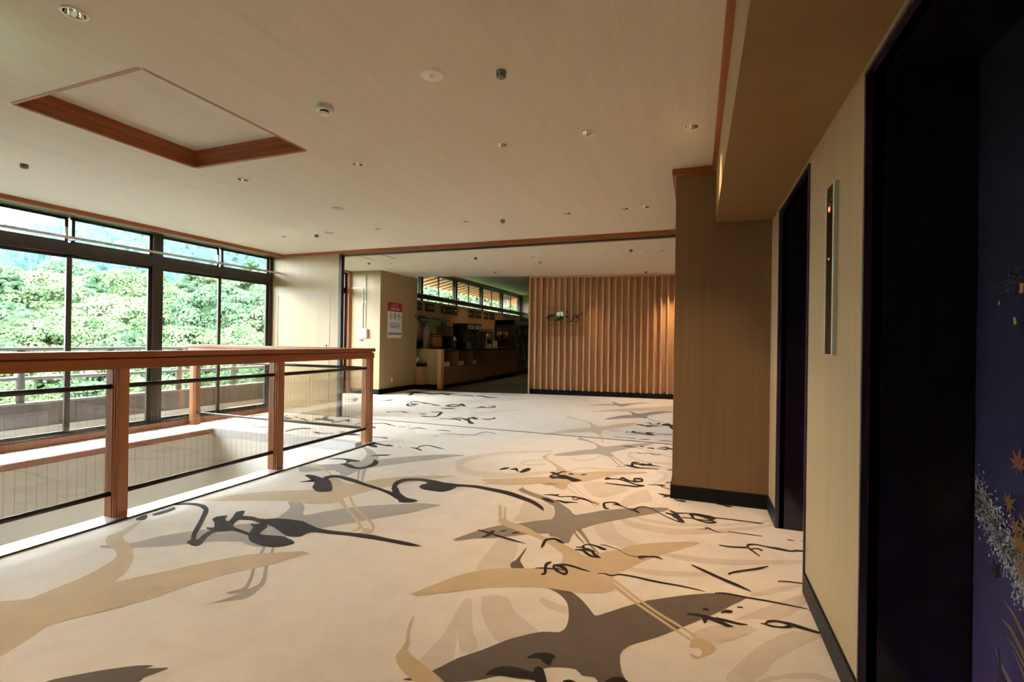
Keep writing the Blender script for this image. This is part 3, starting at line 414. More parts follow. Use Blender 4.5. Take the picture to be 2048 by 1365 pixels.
('gold',0,[-1970,8008,-1962,7920,-1930,7802,-1849,7734,-1747,7664,-1636,7564,-1533,7454,-1460,7334,-1398,7226,-1332,7134,-1270,7100,-1217,7195,-1157,7342,-1067,7496,-971,7630,-877,7708,-821,7702,-859,7544,-933,7338,-1009,7158,-1085,6999,-1153,6897,-1198,6795,-1187,6617,-1173,6478,-1203,6481,-1246,6535,-1287,6592,-1330,6635,-1366,6617,-1413,6568,-1492,6505,-1588,6419,-1709,6285,-1812,6178,-1856,6163,-1857,6219,-1808,6380,-1727,6574,-1623,6724,-1523,6842,-1461,6896,-1426,6941,-1421,7033,-1443,7149,-1493,7293,-1566,7438,-1657,7542,-1756,7621,-1857,7662,-1939,7703,-1965,7796,-1968,7895,-1973,7977]),
('gold',1,[-1196,6455,-1150,6297,-1091,6092,-1051,5951,-1193,6481,-1147,6320,-1088,6112,-1047,5969]),
('gold',1,[-1175,6467,-1132,6307,-1076,6100,-1038,5958,-1171,6490,-1128,6328,-1072,6118,-1034,5975]),
('gold',0,[-1737,8535,-1691,8658,-1549,8875,-1395,9081,-1189,9317,-884,9620,-595,9897,-465,10072,-408,10089,-352,9803,-382,9464,-584,9259,-849,9094,-1093,8952,-1331,8819,-1576,8638]),
('ink',1,[-3505,2442,-3496,2451,-3482,2462,-3465,2472,-3446,2479,-3423,2485,-3399,2488,-3374,2491,-3349,2491,-3318,2486,-3280,2474,-3244,2459,-3230,2451,-3218,2440,-3182,2407,-3140,2367,-3098,2327,-3058,2286,-3020,2248,-2987,2212,-2953,2177,-2918,2143,-2879,2108,-2843,2079,-2819,2060,-3532,2460,-3525,2470,-3515,2484,-3503,2498,-3487,2508,-3468,2518,-3448,2525,-3426,2531,-3401,2534,-3372,2533,-3338,2530,-3295,2520,-3227,2486,-3161,2435,-3118,2391,-3080,2352,-3040,2312,-2998,2270,-2960,2231,-2926,2195,-2896,2162,-2869,2135,-2838,2109,-2805,2083,-2781,2065]),
('ink',1,[-2797,2022,-2779,2018,-2753,2012,-2732,2009,-2718,2011,-2705,2017,-2702,2034,-2719,2063,-2743,2093,-2762,2119,-2775,2142,-2787,2165,-2793,2184,-2793,2199,-2788,2209,-2779,2218,-2763,2231,-2743,2245,-2728,2255,-2821,2040,-2822,2050,-2824,2064,-2821,2076,-2809,2080,-2796,2080,-2790,2082,-2797,2096,-2815,2122,-2832,2152,-2841,2175,-2845,2196,-2848,2216,-2855,2236,-2862,2257,-2861,2277,-2845,2294,-2823,2307,-2806,2317]),
('ink',0,[-3012,2348,-3027,2370,-3030,2394,-3013,2418,-2993,2437,-2986,2442,-2977,2434,-2957,2409,-2933,2382,-2905,2367,-2886,2363,-2891,2380,-2910,2409,-2943,2450,-2976,2490,-2989,2510,-2989,2523,-2977,2545,-2954,2553,-2921,2517,-2885,2473,-2848,2448,-2821,2429,-2830,2418,-2842,2403,-2827,2369,-2803,2335,-2781,2318,-2759,2304,-2738,2282,-2726,2258,-2739,2239,-2761,2225,-2778,2220,-2797,2218,-2822,2213,-2850,2211,-2882,2217,-2908,2225,-2916,2233,-2911,2240,-2889,2244,-2876,2255,-2910,2286,-2956,2320,-2988,2335]),
('ink',1,[-2836,2414,-2815,2420,-2786,2429,-2758,2434,-2737,2434,-2715,2430,-2689,2426,-2656,2421,-2621,2416,-2597,2412,-2900,2469,-2878,2475,-2847,2484,-2817,2490,-2789,2488,-2764,2483,-2742,2481,-2718,2485,-2694,2490,-2677,2495]),
('ink',0,[-2703,2471,-2680,2502,-2626,2530,-2554,2547,-2484,2555,-2448,2556,-2421,2551,-2385,2539,-2347,2525,-2308,2516,-2272,2503,-2241,2475,-2222,2448,-2232,2437,-2250,2427,-2258,2407,-2262,2385,-2259,2368,-2259,2355,-2275,2341,-2298,2331,-2323,2327,-2353,2330,-2392,2343,-2437,2362,-2483,2383,-2529,2402,-2571,2412,-2613,2424,-2668,2445]),
('ink',1,[-2240,2438,-2219,2441,-2188,2445,-2156,2449,-2123,2454,-2088,2460,-2056,2466,-2030,2471,-2007,2475,-1983,2478,-1957,2480,-1930,2481,-1904,2482,-1879,2484,-1855,2486,-1828,2488,-1797,2489,-1763,2490,-1724,2491,-1675,2490,-1621,2489,-1576,2491,-1545,2498,-1521,2508,-1506,2515,-2295,2505,-2269,2503,-2232,2500,-2196,2499,-2160,2501,-2124,2506,-2092,2511,-2065,2516,-2041,2520,-2016,2524,-1991,2528,-1966,2532,-1941,2535,-1917,2539,-1893,2543,-1865,2545,-1831,2543,-1793,2540,-1752,2537,-1702,2537,-1648,2537,-1601,2535,-1562,2530,-1530,2524,-1509,2520]),
('ink',1,[-2678,2460,-2673,2441,-2665,2415,-2658,2391,-2653,2373,-2647,2354,-2633,2327,-2610,2294,-2587,2266,-2572,2247,-2572,2395,-2564,2376,-2553,2348,-2543,2323,-2534,2304,-2528,2290,-2522,2280,-2509,2264,-2489,2242,-2474,2225]),
('ink',0,[-2721,2390,-2711,2393,-2686,2393,-2664,2402,-2643,2403,-2626,2367,-2617,2333,-2623,2333,-2641,2347,-2684,2369]),
('ink',0,[-2558,2236,-2579,2253,-2588,2268,-2571,2284,-2544,2294,-2526,2289,-2497,2284,-2435,2299,-2372,2314,-2344,2314,-2322,2306,-2281,2296,-2243,2283,-2225,2268,-2219,2251,-2227,2230,-2242,2208,-2258,2190,-2281,2175,-2316,2164,-2359,2159,-2412,2166,-2462,2177,-2489,2187,-2509,2199,-2534,2217]),
('ink',1,[-2736,2256,-2718,2257,-2690,2258,-2661,2257,-2625,2252,-2588,2245,-2561,2241,-2797,2316,-2771,2310,-2734,2302,-2697,2294,-2658,2287,-2619,2280,-2592,2275]),
('ink',0,[-3136,3247,-3110,3282,-3095,3330,-3169,3374,-3247,3413,-3244,3440,-3212,3455,-3174,3451,-3131,3439,-3083,3424,-3043,3414,-3035,3428,-3023,3435,-2972,3407,-2911,3362,-2851,3306,-2798,3251,-2758,3207,-2730,3172,-2717,3149,-2722,3130,-2757,3104,-2802,3089,-2841,3104,-2877,3129,-2904,3146,-2931,3171,-2968,3223,-3004,3274,-3018,3292,-3029,3294,-3052,3284,-3078,3270,-3112,3252]),
('ink',1,[-2959,3348,-2968,3377,-2980,3417,-2983,3449,-2973,3464,-2954,3470,-2927,3470,-2893,3463,-2851,3450,-2807,3436,-2762,3425,-2715,3414,-2674,3403,-2643,3394,-2615,3384,-2583,3374,-2545,3363,-2504,3351,-2461,3338,-2416,3325,-2369,3311,-2322,3293,-2277,3271,-2232,3247,-2188,3221,-2140,3192,-2092,3161,-2059,3140,-3059,3438,-3056,3457,-3051,3485,-3041,3508,-3026,3523,-3006,3533,-2980,3538,-2948,3537,-2910,3532,-2869,3524,-2823,3513,-2773,3499,-2727,3484,-2689,3467,-2656,3450,-2621,3435,-2583,3422,-2541,3411,-2497,3398,-2450,3382,-2401,3366,-2354,3350,-2312,3337,-2272,3325,-2231,3310,-2184,3289,-2138,3266,-2106,3250]),
('ink',0,[-2330,3411,-2314,3432,-2281,3432,-2244,3390,-2204,3338,-2161,3302,-2121,3274,-2089,3254,-2060,3242,-2032,3239,-2005,3237,-1978,3227,-1959,3214,-1959,3197,-1968,3179,-1982,3164,-2002,3151,-2037,3136,-2074,3133,-2102,3168,-2132,3210,-2170,3232,-2209,3255,-2246,3300,-2279,3347,-2312,3383]),
('ink',1,[-2250,3380,-2269,3404,-2292,3434,-2305,3451,-2312,3464,-2323,3488,-2332,3514,-2337,3544,-2337,3574,-2332,3601,-2319,3624,-2300,3643,-2276,3658,-2246,3668,-2211,3673,-2178,3673,-2145,3665,-2113,3651,-2091,3642,-2265,3333,-2286,3359,-2321,3402,-2358,3458,-2385,3511,-2400,3554,-2407,3592,-2407,3625,-2402,3655,-2390,3680,-2372,3700,-2347,3715,-2320,3728,-2288,3738,-2253,3747,-2220,3751,-2187,3748,-2156,3742,-2135,3737]),
('ink',0,[-2135,3518,-2150,3552,-2154,3589,-2138,3616,-2128,3642,-2164,3670,-2199,3699,-2193,3728,-2166,3748,-2119,3745,-2066,3733,-2028,3723,-1988,3713,-1930,3708,-1878,3696,-1855,3658,-1849,3609,-1858,3554,-1876,3506,-1893,3484,-1918,3475,-1960,3472,-2006,3474,-2042,3474,-2074,3479,-2107,3494]),
('ink',1,[-1940,3595,-1918,3610,-1886,3631,-1855,3649,-1831,3662,-1808,3672,-1781,3679,-1747,3684,-1711,3685,-1673,3683,-1633,3676,-1592,3666,-1554,3657,-1519,3651,-1486,3645,-1455,3638,-1423,3629,-1393,3619,-1361,3607,-1327,3592,-1291,3575,-1256,3559,-1223,3543,-1191,3527,-1162,3510,-1138,3493,-1116,3474,-1095,3456,-1075,3437,-1056,3419,-1042,3405,-1032,3395,-1022,3383,-1015,3373,-2005,3718,-1975,3719,-1932,3721,-1892,3723,-1863,3727,-1836,3732,-1808,3737,-1774,3744,-1739,3750,-1701,3753,-1661,3750,-1621,3744,-1583,3738,-1548,3734,-1516,3731,-1483,3726,-1452,3720,-1421,3713,-1388,3703,-1351,3686,-1313,3666,-1277,3647,-1242,3628,-1208,3610,-1177,3590,-1149,3569,-1124,3547,-1102,3525,-1080,3502,-1059,3478,-1040,3452,-1026,3421,-1018,3394,-1013,3378]),
('ink',0,[-3488,3971,-3467,3999,-3423,4034,-3381,4053,-3336,4063,-3290,4063,-3241,4059,-3185,4057,-3141,4051,-3133,4029,-3144,4004,-3170,3987,-3197,3970,-3198,3947,-3194,3923,-3199,3897,-3207,3886,-3219,3921,-3239,3967,-3274,3997,-3315,4015,-3354,4014,-3396,4003,-3451,3982]),
('ink',0,[-3239,3866,-3231,3887,-3204,3903,-3163,3897,-3115,3881,-3070,3857,-3029,3837,-3002,3833,-2981,3841,-2963,3862,-2953,3892,-2956,3933,-2967,3978,-2978,4020,-2994,4061,-3025,4105,-3046,4137,-3027,4141,-2994,4127,-2961,4097,-2929,4058,-2905,4014,-2889,3966,-2885,3920,-2890,3876,-2902,3836,-2919,3805,-2937,3786,-2965,3778,-3017,3778,-3074,3788,-3124,3813,-3170,3841,-3212,3854]),
('ink',1,[-3167,4245,-3147,4258,-3120,4277,-3094,4295,-3071,4309,-3049,4322,-3031,4335,-3019,4348,-3011,4362,-3006,4371,-3179,4260,-3166,4282,-3147,4312,-3126,4339,-3105,4356,-3082,4369,-3062,4379,-3044,4384,-3029,4387,-3018,4388]),
('ink',1,[-3558,4693,-3532,4675,-3495,4650,-3462,4630,-3437,4620,-3416,4615,-3398,4613,-3381,4614,-3367,4618,-3358,4621,-3601,4758,-3588,4760,-3569,4761,-3548,4759,-3525,4752,-3500,4741,-3474,4727,-3443,4708,-3412,4687,-3390,4672]),
('ink',1,[-3535,4760,-3505,4756,-3463,4751,-3423,4745,-3388,4738,-3355,4730,-3326,4724,-3303,4723,-3285,4726,-3270,4729,-3253,4733,-3236,4738,-3224,4741,-3592,4842,-3559,4834,-3512,4823,-3467,4812,-3429,4801,-3394,4789,-3366,4784,-3350,4790,-3339,4803,-3323,4808,-3294,4798,-3262,4780,-3240,4767]),
('ink',1,[-3159,4741,-3151,4746,-3139,4753,-3131,4758,-3172,4760,-3162,4764,-3149,4768,-3140,4771]),
('ink',1,[-3021,4775,-2996,4765,-2961,4751,-2927,4736,-2896,4719,-2865,4701,-2842,4688,-2828,4684,-2820,4685,-2815,4686,-3033,4794,-3013,4794,-2984,4792,-2955,4787,-2926,4777,-2897,4763,-2873,4749,-2852,4733,-2835,4716,-2824,4704]),
('ink',1,[-2923,4752,-2928,4783,-2935,4827,-2936,4866,-2928,4897,-2914,4924,-2895,4940,-2868,4937,-2835,4923,-2800,4907,-2762,4891,-2722,4875,-2688,4862,-2661,4854,-2640,4851,-2625,4849,-2944,4778,-2951,4812,-2960,4860,-2962,4903,-2953,4935,-2937,4960,-2915,4974,-2887,4973,-2854,4961,-2820,4947,-2782,4933,-2743,4917,-2707,4901,-2677,4886,-2650,4872,-2631,4862]),
('ink',0,[-1738,4297,-1739,4323,-1733,4357,-1723,4382,-1709,4400,-1688,4412,-1671,4411,-1669,4387,-1675,4357,-1689,4331,-1707,4311,-1725,4297]),
('ink',0,[-1647,4337,-1642,4368,-1627,4404,-1613,4422,-1597,4424,-1583,4395,-1568,4356,-1546,4323,-1532,4300,-1541,4301,-1560,4313,-1579,4334,-1599,4352,-1627,4343]),
('ink',0,[-1530,4295,-1533,4338,-1531,4389,-1525,4429,-1515,4460,-1501,4474,-1487,4473,-1474,4458,-1465,4434,-1462,4403,-1464,4371,-1472,4342,-1482,4317,-1491,4296,-1502,4283,-1517,4281]),
('ink',1,[-1301,2864,-1290,2861,-1275,2857,-1257,2853,-1239,2848,-1218,2842,-1195,2836,-1167,2828,-1137,2819,-1108,2811,-1080,2804,-1053,2798,-1026,2794,-996,2790,-966,2789,-945,2787,-1306,2876,-1296,2878,-1283,2880,-1266,2880,-1248,2876,-1227,2871,-1203,2864,-1175,2856,-1145,2847,-1115,2839,-1088,2832,-1060,2826,-1033,2819,-1001,2809,-968,2799,-946,2792]),
('ink',1,[-1227,2766,-1221,2772,-1212,2782,-1204,2795,-1198,2809,-1192,2825,-1189,2842,-1189,2862,-1192,2883,-1194,2897,-1231,2772,-1229,2785,-1226,2804,-1224,2823,-1223,2843,-1221,2864,-1219,2882,-1214,2894,-1207,2903,-1203,2908]),
('ink',1,[-1157,2898,-1152,2901,-1146,2906,-1140,2912,-1134,2920,-1127,2929,-1122,2935,-1162,2907,-1159,2914,-1156,2925,-1150,2933,-1142,2938,-1132,2941,-1125,2943]),
('ink',1,[-1079,2896,-1073,2899,-1064,2903,-1056,2909,-1050,2918,-1043,2928,-1039,2936,-1083,2903,-1079,2912,-1074,2925,-1068,2935,-1059,2940,-1050,2944,-1043,2945]),
('ink',1,[-838,2762,-838,2777,-837,2797,-837,2819,-839,2839,-841,2857,-841,2869,-839,2881,-834,2892,-827,2901,-819,2907,-809,2910,-799,2910,-788,2905,-775,2896,-763,2888,-751,2884,-739,2882,-731,2881,-846,2768,-849,2784,-854,2808,-857,2831,-860,2851,-861,2874,-860,2895,-854,2911,-846,2920,-837,2928,-828,2935,-817,2941,-806,2943,-792,2940,-779,2934,-766,2925,-753,2913,-740,2899,-731,2889]),
('ink',1,[-655,2857,-646,2857,-633,2858,-622,2860,-614,2862,-609,2866,-605,2868,-657,2867,-648,2869,-636,2872,-625,2876,-619,2881,-615,2887,-612,2891]),
('ink',1,[-652,2817,-638,2818,-618,2818,-604,2819,-654,2827,-641,2834,-623,2843,-610,2849]),
('ink',1,[-610,2836,-600,2834,-587,2831,-574,2829,-561,2828,-547,2826,-538,2826,-615,2876,-605,2875,-591,2873,-578,2870,-563,2863,-549,2855,-540,2850]),
('ink',1,[-609,2823,-602,2813,-591,2798,-580,2784,-569,2774,-556,2764,-542,2759,-523,2759,-502,2764,-488,2767,-606,2848,-598,2839,-588,2827,-577,2816,-567,2805,-556,2795,-544,2787,-525,2781,-504,2776,-488,2773]),
('ink',1,[-561,2835,-555,2823,-546,2804,-534,2786,-518,2776,-502,2769,-490,2764,-554,2856,-548,2846,-539,2833,-530,2821,-517,2805,-501,2787,-490,2775]),
('ink',1,[-615,2867,-614,2878,-613,2893,-609,2905,-601,2913,-590,2918,-578,2920,-564,2917,-549,2910,-536,2903,-525,2895,-516,2887,-507,2881,-496,2881,-486,2884,-480,2886,-626,2882,-624,2892,-620,2907,-614,2920,-604,2928,-593,2934,-580,2937,-566,2936,-551,2932,-537,2928,-526,2925,-517,2922,-508,2918,-498,2913,-488,2907,-481,2903]),
('ink',1,[-524,2943,-517,2946,-507,2950,-495,2950,-480,2945,-463,2937,-448,2930,-440,2929,-434,2930,-424,2925,-404,2908,-380,2887,-357,2870,-334,2862,-313,2859,-298,2857,-525,2950,-518,2954,-508,2959,-496,2961,-480,2956,-463,2948,-449,2941,-441,2939,-434,2939,-423,2933,-403,2916,-379,2894,-357,2878,-334,2871,-313,2869,-298,2868]),
('ink',1,[-298,2862,-291,2861,-280,2859,-269,2860,-259,2866,-249,2876,-237,2883,-223,2888,-208,2892,-194,2893,-181,2890,-168,2885,-160,2881,-299,2876,-292,2881,-282,2887,-272,2893,-262,2897,-251,2899,-239,2903,-225,2909,-209,2916,-194,2918,-179,2910,-167,2898,-159,2889]),
('ink',1,[-291,2846,-281,2844,-267,2843,-256,2842,-291,2862,-281,2857,-266,2851,-256,2847]),
('ink',1,[-794,2504,-784,2507,-770,2513,-753,2518,-733,2523,-710,2528,-692,2531,-683,2533,-678,2534,-676,2534,-797,2512,-787,2518,-774,2526,-758,2534,-737,2540,-714,2545,-696,2550,-688,2553,-685,2557,-683,2559]),
('ink',1,[-745,2448,-739,2449,-730,2452,-722,2462,-723,2482,-727,2499,-731,2514,-736,2534,-742,2554,-745,2567,-745,2574,-742,2581,-739,2589,-736,2595,-733,2601,-731,2605,-748,2456,-745,2463,-740,2473,-739,2481,-740,2484,-743,2495,-748,2511,-752,2530,-758,2553,-761,2576,-759,2594,-754,2604,-749,2610,-744,2614,-739,2616,-735,2617]),
('ink',1,[-717,2561,-710,2550,-701,2534,-690,2520,-679,2511,-668,2504,-657,2499,-646,2494,-634,2490,-624,2492,-618,2506,-618,2527,-624,2548,-634,2566,-646,2582,-658,2593,-669,2600,-679,2603,-689,2603,-700,2599,-709,2592,-715,2587,-712,2577,-705,2569,-696,2558,-686,2548,-678,2539,-668,2529,-658,2522,-648,2518,-638,2517,-633,2519,-633,2521,-634,2528,-635,2532,-640,2538,-649,2547,-659,2554,-667,2560,-675,2565,-683,2568,-693,2570,-703,2570,-711,2570]),
('ink',1,[-683,2541,-678,2540,-671,2538,-661,2538,-650,2541,-637,2546,-628,2550,-685,2557,-680,2555,-673,2552,-664,2551,-652,2553,-639,2556,-630,2558]),
('ink',1,[-714,2569,-706,2575,-695,2584,-683,2591,-671,2596,-659,2598,-645,2600,-632,2599,-619,2597,-604,2594,-587,2589,-570,2584,-553,2580,-536,2579,-519,2580,-508,2581,-720,2586,-712,2592,-701,2600,-688,2608,-676,2614,-663,2619,-650,2622,-636,2622,-621,2620,-606,2616,-589,2611,-571,2606,-554,2600,-537,2594,-520,2589,-509,2585]),
('ink',1,[-472,2574,-462,2577,-449,2582,-436,2584,-427,2580,-417,2574,-407,2572,-397,2576,-386,2583,-377,2590,-372,2596,-368,2600,-359,2604,-340,2606,-316,2607,-291,2606,-265,2604,-239,2600,-213,2597,-191,2596,-170,2596,-147,2596,-120,2597,-91,2598,-63,2598,-37,2598,-13,2597,9,2595,29,2594,46,2593,57,2592,-473,2581,-464,2585,-450,2592,-437,2596,-427,2594,-417,2589,-409,2588,-399,2591,-389,2597,-380,2603,-375,2609,-371,2615,-361,2620,-342,2623,-317,2625,-292,2625,-266,2623,-238,2620,-213,2617,-191,2616,-170,2615,-147,2614,-120,2614,-90,2614,-62,2614,-36,2612,-12,2609,10,2606,30,2602,46,2598,57,2595]),
('ink',1,[-1260,4383,-1251,4382,-1238,4379,-1223,4371,-1202,4350,-1177,4322,-1151,4298,-1129,4283,-1108,4272,-1091,4263,-1078,4255,-1065,4248,-1050,4237,-1031,4217,-1008,4193,-984,4182,-963,4201,-944,4234,-932,4259,-1268,4411,-1261,4419,-1251,4429,-1234,4429,-1210,4409,-1184,4381,-1162,4363,-1146,4363,-1130,4370,-1113,4373,-1096,4365,-1081,4354,-1064,4342,-1045,4330,-1026,4319,-1008,4309,-984,4297,-956,4285,-935,4276]),
('ink',1,[-1231,4254,-1221,4241,-1206,4220,-1189,4208,-1173,4212,-1158,4225,-1143,4234,-1129,4236,-1115,4234,-1100,4234,-1081,4238,-1061,4243,-1047,4246,-1237,4313,-1229,4306,-1219,4298,-1209,4294,-1195,4293,-1178,4295,-1161,4299,-1148,4306,-1136,4315,-1121,4321,-1100,4320,-1077,4315,-1061,4311]),
('ink',1,[-1218,4262,-1216,4281,-1212,4307,-1206,4330,-1195,4348,-1181,4365,-1169,4384,-1164,4408,-1163,4429,-1160,4443,-1149,4452,-1134,4457,-1123,4460,-1232,4288,-1231,4312,-1230,4346,-1225,4379,-1213,4402,-1199,4419,-1187,4435,-1183,4451,-1181,4471,-1174,4489,-1160,4496,-1144,4497,-1132,4497]),
('ink',1,[-1087,4401,-1082,4404,-1075,4408,-1068,4409,-1058,4410,-1045,4410,-1036,4409,-1093,4418,-1091,4431,-1088,4450,-1080,4460,-1065,4452,-1049,4435,-1038,4422]),
('ink',1,[-978,4412,-971,4418,-961,4427,-951,4436,-943,4446,-935,4458,-930,4466,-983,4429,-978,4443,-970,4462,-962,4477,-951,4481,-940,4481,-933,4479]),
('ink',1,[-748,4369,-741,4373,-733,4378,-725,4380,-718,4386,-708,4393,-697,4400,-684,4406,-670,4410,-656,4413,-643,4414,-630,4412,-614,4406,-594,4395,-573,4380,-549,4364,-524,4345,-498,4325,-472,4309,-446,4300,-420,4296,-402,4294,-752,4384,-751,4405,-749,4436,-741,4459,-728,4458,-715,4445,-702,4436,-688,4437,-675,4441,-660,4444,-647,4446,-633,4446,-617,4442,-597,4432,-574,4418,-551,4402,-526,4383,-499,4362,-474,4346,-448,4339,-422,4337,-404,4335]),
('ink',1,[-622,4423,-616,4435,-609,4449,-602,4453,-595,4446,-583,4430,-569,4414,-554,4407,-538,4403,-524,4400,-510,4395,-498,4390,-487,4388,-475,4393,-464,4401,-453,4410,-441,4418,-430,4428,-422,4452,-426,4505,-436,4533,-448,4548,-460,4552,-474,4550,-486,4545,-497,4538,-508,4528,-516,4506,-510,4462,-501,4440,-494,4425,-632,4462,-628,4480,-621,4506,-610,4522,-596,4512,-583,4492,-571,4474,-556,4459,-541,4443,-526,4435,-514,4438,-504,4447,-493,4454,-481,4454,-469,4451,-458,4453,-449,4466,-440,4483,-439,4489,-438,4472,-441,4483,-447,4495,-456,4498,-468,4495,-480,4491,-491,4487,-501,4481,-504,4482,-504,4491,-496,4475,-490,4461]),
('ink',1,[-723,4251,-700,4249,-668,4245,-636,4243,-608,4243,-579,4243,-550,4244,-521,4242,-491,4239,-464,4243,-437,4261,-413,4286,-396,4305,-726,4272,-704,4274,-672,4277,-641,4280,-612,4282,-583,4284,-554,4285,-525,4285,-495,4284,-469,4288,-442,4300,-417,4317,-399,4329]),
('ink',1,[-373,4354,-357,4361,-334,4371,-312,4376,-294,4372,-276,4363,-261,4360,-247,4366,-236,4376,-228,4384,-374,4366,-358,4375,-335,4387,-314,4397,-295,4405,-278,4412,-263,4415,-249,4411,-237,4403,-229,4397]),
('ink',1,[-269,4351,-265,4343,-259,4331,-247,4319,-225,4308,-197,4296,-177,4287,-264,4376,-261,4366,-257,4353,-247,4339,-225,4327,-197,4316,-177,4308]),
('ink',1,[-235,4465,-229,4473,-220,4484,-211,4493,-199,4502,-185,4510,-175,4516,-237,4486,-232,4497,-223,4512,-213,4524,-200,4530,-186,4532,-176,4534]),
('ink',1,[-273,4129,-263,4121,-249,4109,-235,4100,-222,4093,-209,4087,-197,4084,-184,4084,-172,4087,-164,4088,-273,4144,-263,4145,-249,4148,-235,4148,-222,4145,-209,4141,-198,4140,-187,4146,-176,4155,-168,4162]),
('ink',1,[-230,4051,-219,4061,-205,4075,-195,4085,-232,4068,-222,4083,-209,4105,-199,4120]),
('ink',1,[-1124,3733,-1110,3737,-1090,3742,-1071,3746,-1055,3745,-1040,3744,-1026,3747,-1017,3760,-1011,3778,-1007,3791,-1127,3742,-1114,3751,-1096,3763,-1079,3773,-1063,3778,-1049,3780,-1037,3784,-1027,3790,-1018,3798,-1012,3804]),
('ink',1,[-1028,3747,-1017,3741,-1000,3734,-984,3732,-968,3740,-952,3752,-936,3762,-918,3767,-900,3770,-883,3770,-868,3765,-852,3757,-836,3749,-817,3744,-797,3738,-778,3730,-760,3718,-740,3704,-722,3692,-704,3685,-688,3681,-677,3678,-1032,3773,-1021,3766,-1005,3756,-988,3752,-973,3759,-957,3771,-941,3782,-924,3790,-906,3797,-889,3800,-873,3799,-858,3795,-842,3789,-823,3784,-803,3779,-782,3769,-762,3753,-742,3733,-724,3717,-706,3704,-689,3693,-677,3686]),
('ink',1,[-882,3728,-883,3737,-884,3747,-883,3754,-876,3761,-865,3766,-855,3766,-849,3761,-845,3754,-845,3758,-847,3749,-854,3736,-862,3727,-869,3726,-878,3730,-885,3733,-891,3733,-892,3744,-894,3762,-891,3779,-882,3787,-870,3793,-859,3793,-850,3785,-840,3770,-835,3743,-839,3727,-847,3713,-856,3704,-866,3705,-875,3709,-882,3713]),
('ink',1,[-1110,3629,-1097,3620,-1080,3609,-1064,3598,-1051,3591,-1039,3585,-1027,3581,-1014,3580,-1001,3581,-992,3582,-1116,3655,-1106,3659,-1093,3665,-1079,3668,-1065,3665,-1052,3658,-1038,3648,-1023,3632,-1006,3614,-995,3600]),
('ink',1,[-1003,3632,-992,3629,-976,3625,-960,3620,-944,3612,-928,3604,-912,3601,-899,3608,-888,3621,-876,3632,-859,3640,-839,3647,-825,3653,-1006,3645,-996,3649,-983,3655,-967,3658,-952,3655,-936,3650,-922,3648,-910,3650,-898,3655,-883,3660,-863,3661,-842,3661,-827,3660]),
('ink',1,[-653,4965,-638,4951,-617,4931,-594,4914,-572,4902,-548,4892,-525,4887,-510,4889,-498,4896,-474,4904,-425,4916,-365,4929,-323,4938,-654,4982,-641,4988,-622,4995,-600,4996,-577,4984,-552,4966,-530,4952,-515,4946,-502,4942,-477,4942,-428,4947,-367,4954,-324,4960]),
('ink',1,[-564,4961,-568,4991,-573,5027,-576,5047,-578,5055,-578,5073,-573,5094,-558,5111,-538,5122,-523,5130,-590,4937,-594,4969,-601,5020,-605,5076,-601,5120,-593,5143,-581,5152,-563,5152,-540,5148,-525,5144]),
('ink',1,[-568,5041,-555,5042,-538,5042,-521,5039,-509,5029,-497,5017,-485,5011,-473,5016,-460,5028,-447,5036,-435,5039,-424,5037,-416,5036,-408,5039,-398,5041,-383,5042,-359,5044,-331,5045,-311,5046,-573,5088,-560,5089,-542,5092,-526,5096,-514,5102,-504,5109,-493,5114,-480,5111,-466,5105,-454,5105,-444,5120,-435,5141,-422,5151,-409,5136,-399,5109,-384,5087,-360,5075,-331,5066,-311,5061]),
('ink',1,[-247,4944,-231,4948,-210,4953,-194,4957,-248,4966,-232,4973,-211,4982,-195,4989]),
('ink',1,[-585,3620,-592,3621,-601,3623,-608,3630,-613,3643,-619,3663,-623,3681,-627,3694,-630,3701,-632,3708,-627,3723,-617,3739,-606,3751,-595,3758,-583,3759,-572,3756,-563,3747,-554,3733,-544,3720,-532,3712,-518,3705,-503,3696,-485,3684,-465,3670,-447,3657,-432,3647,-418,3638,-406,3630,-395,3620,-384,3610,-374,3603,-368,3603,-365,3606,-363,3610,-582,3605,-589,3600,-598,3595,-609,3596,-620,3611,-630,3632,-638,3655,-644,3681,-648,3712,-645,3740,-635,3755,-623,3766,-610,3774,-598,3779,-586,3781,-574,3782,-564,3783,-555,3782,-544,3775,-531,3759,-518,3737,-503,3717,-485,3701,-465,3685,-448,3675,-433,3673,-420,3676,-407,3674,-393,3663,-382,3648,-373,3636,-368,3628,-365,3622,-364,3617]),
('ink',1,[-574,3711,-564,3711,-550,3712,-539,3713,-576,3723,-566,3727,-552,3731,-542,3735]),
('ink',1,[-396,3643,-397,3655,-397,3667,-396,3679,-390,3697,-382,3718,-371,3734,-358,3744,-344,3749,-329,3749,-312,3743,-294,3732,-279,3720,-271,3712,-267,3703,-256,3687,-235,3662,-210,3632,-185,3604,-162,3581,-139,3561,-119,3545,-104,3535,-93,3529,-85,3525,-411,3648,-411,3661,-411,3684,-407,3708,-398,3727,-387,3745,-374,3758,-361,3767,-346,3771,-330,3771,-312,3764,-293,3753,-277,3741,-269,3730,-264,3718,-254,3703,-234,3678,-208,3649,-184,3622,-160,3600,-137,3580,-118,3565,-103,3557,-92,3553,-84,3550]),
('ink',1,[-171,3745,-162,3733,-151,3716,-139,3703,-131,3697,-123,3694,-111,3697,-91,3707,-67,3722,-47,3731,-35,3729,-28,3723,-23,3717,-169,3761,-160,3757,-148,3750,-136,3744,-129,3738,-122,3732,-112,3730,-92,3735,-68,3745,-47,3751,-34,3751,-26,3747,-20,3745]),
('ink',1,[-191,3673,-181,3669,-167,3663,-154,3654,-144,3641,-134,3626,-125,3614,-116,3610,-108,3610,-103,3610,-191,3701,-180,3699,-166,3697,-152,3695,-140,3695,-129,3696,-119,3693,-110,3684,-103,3671,-98,3662]),
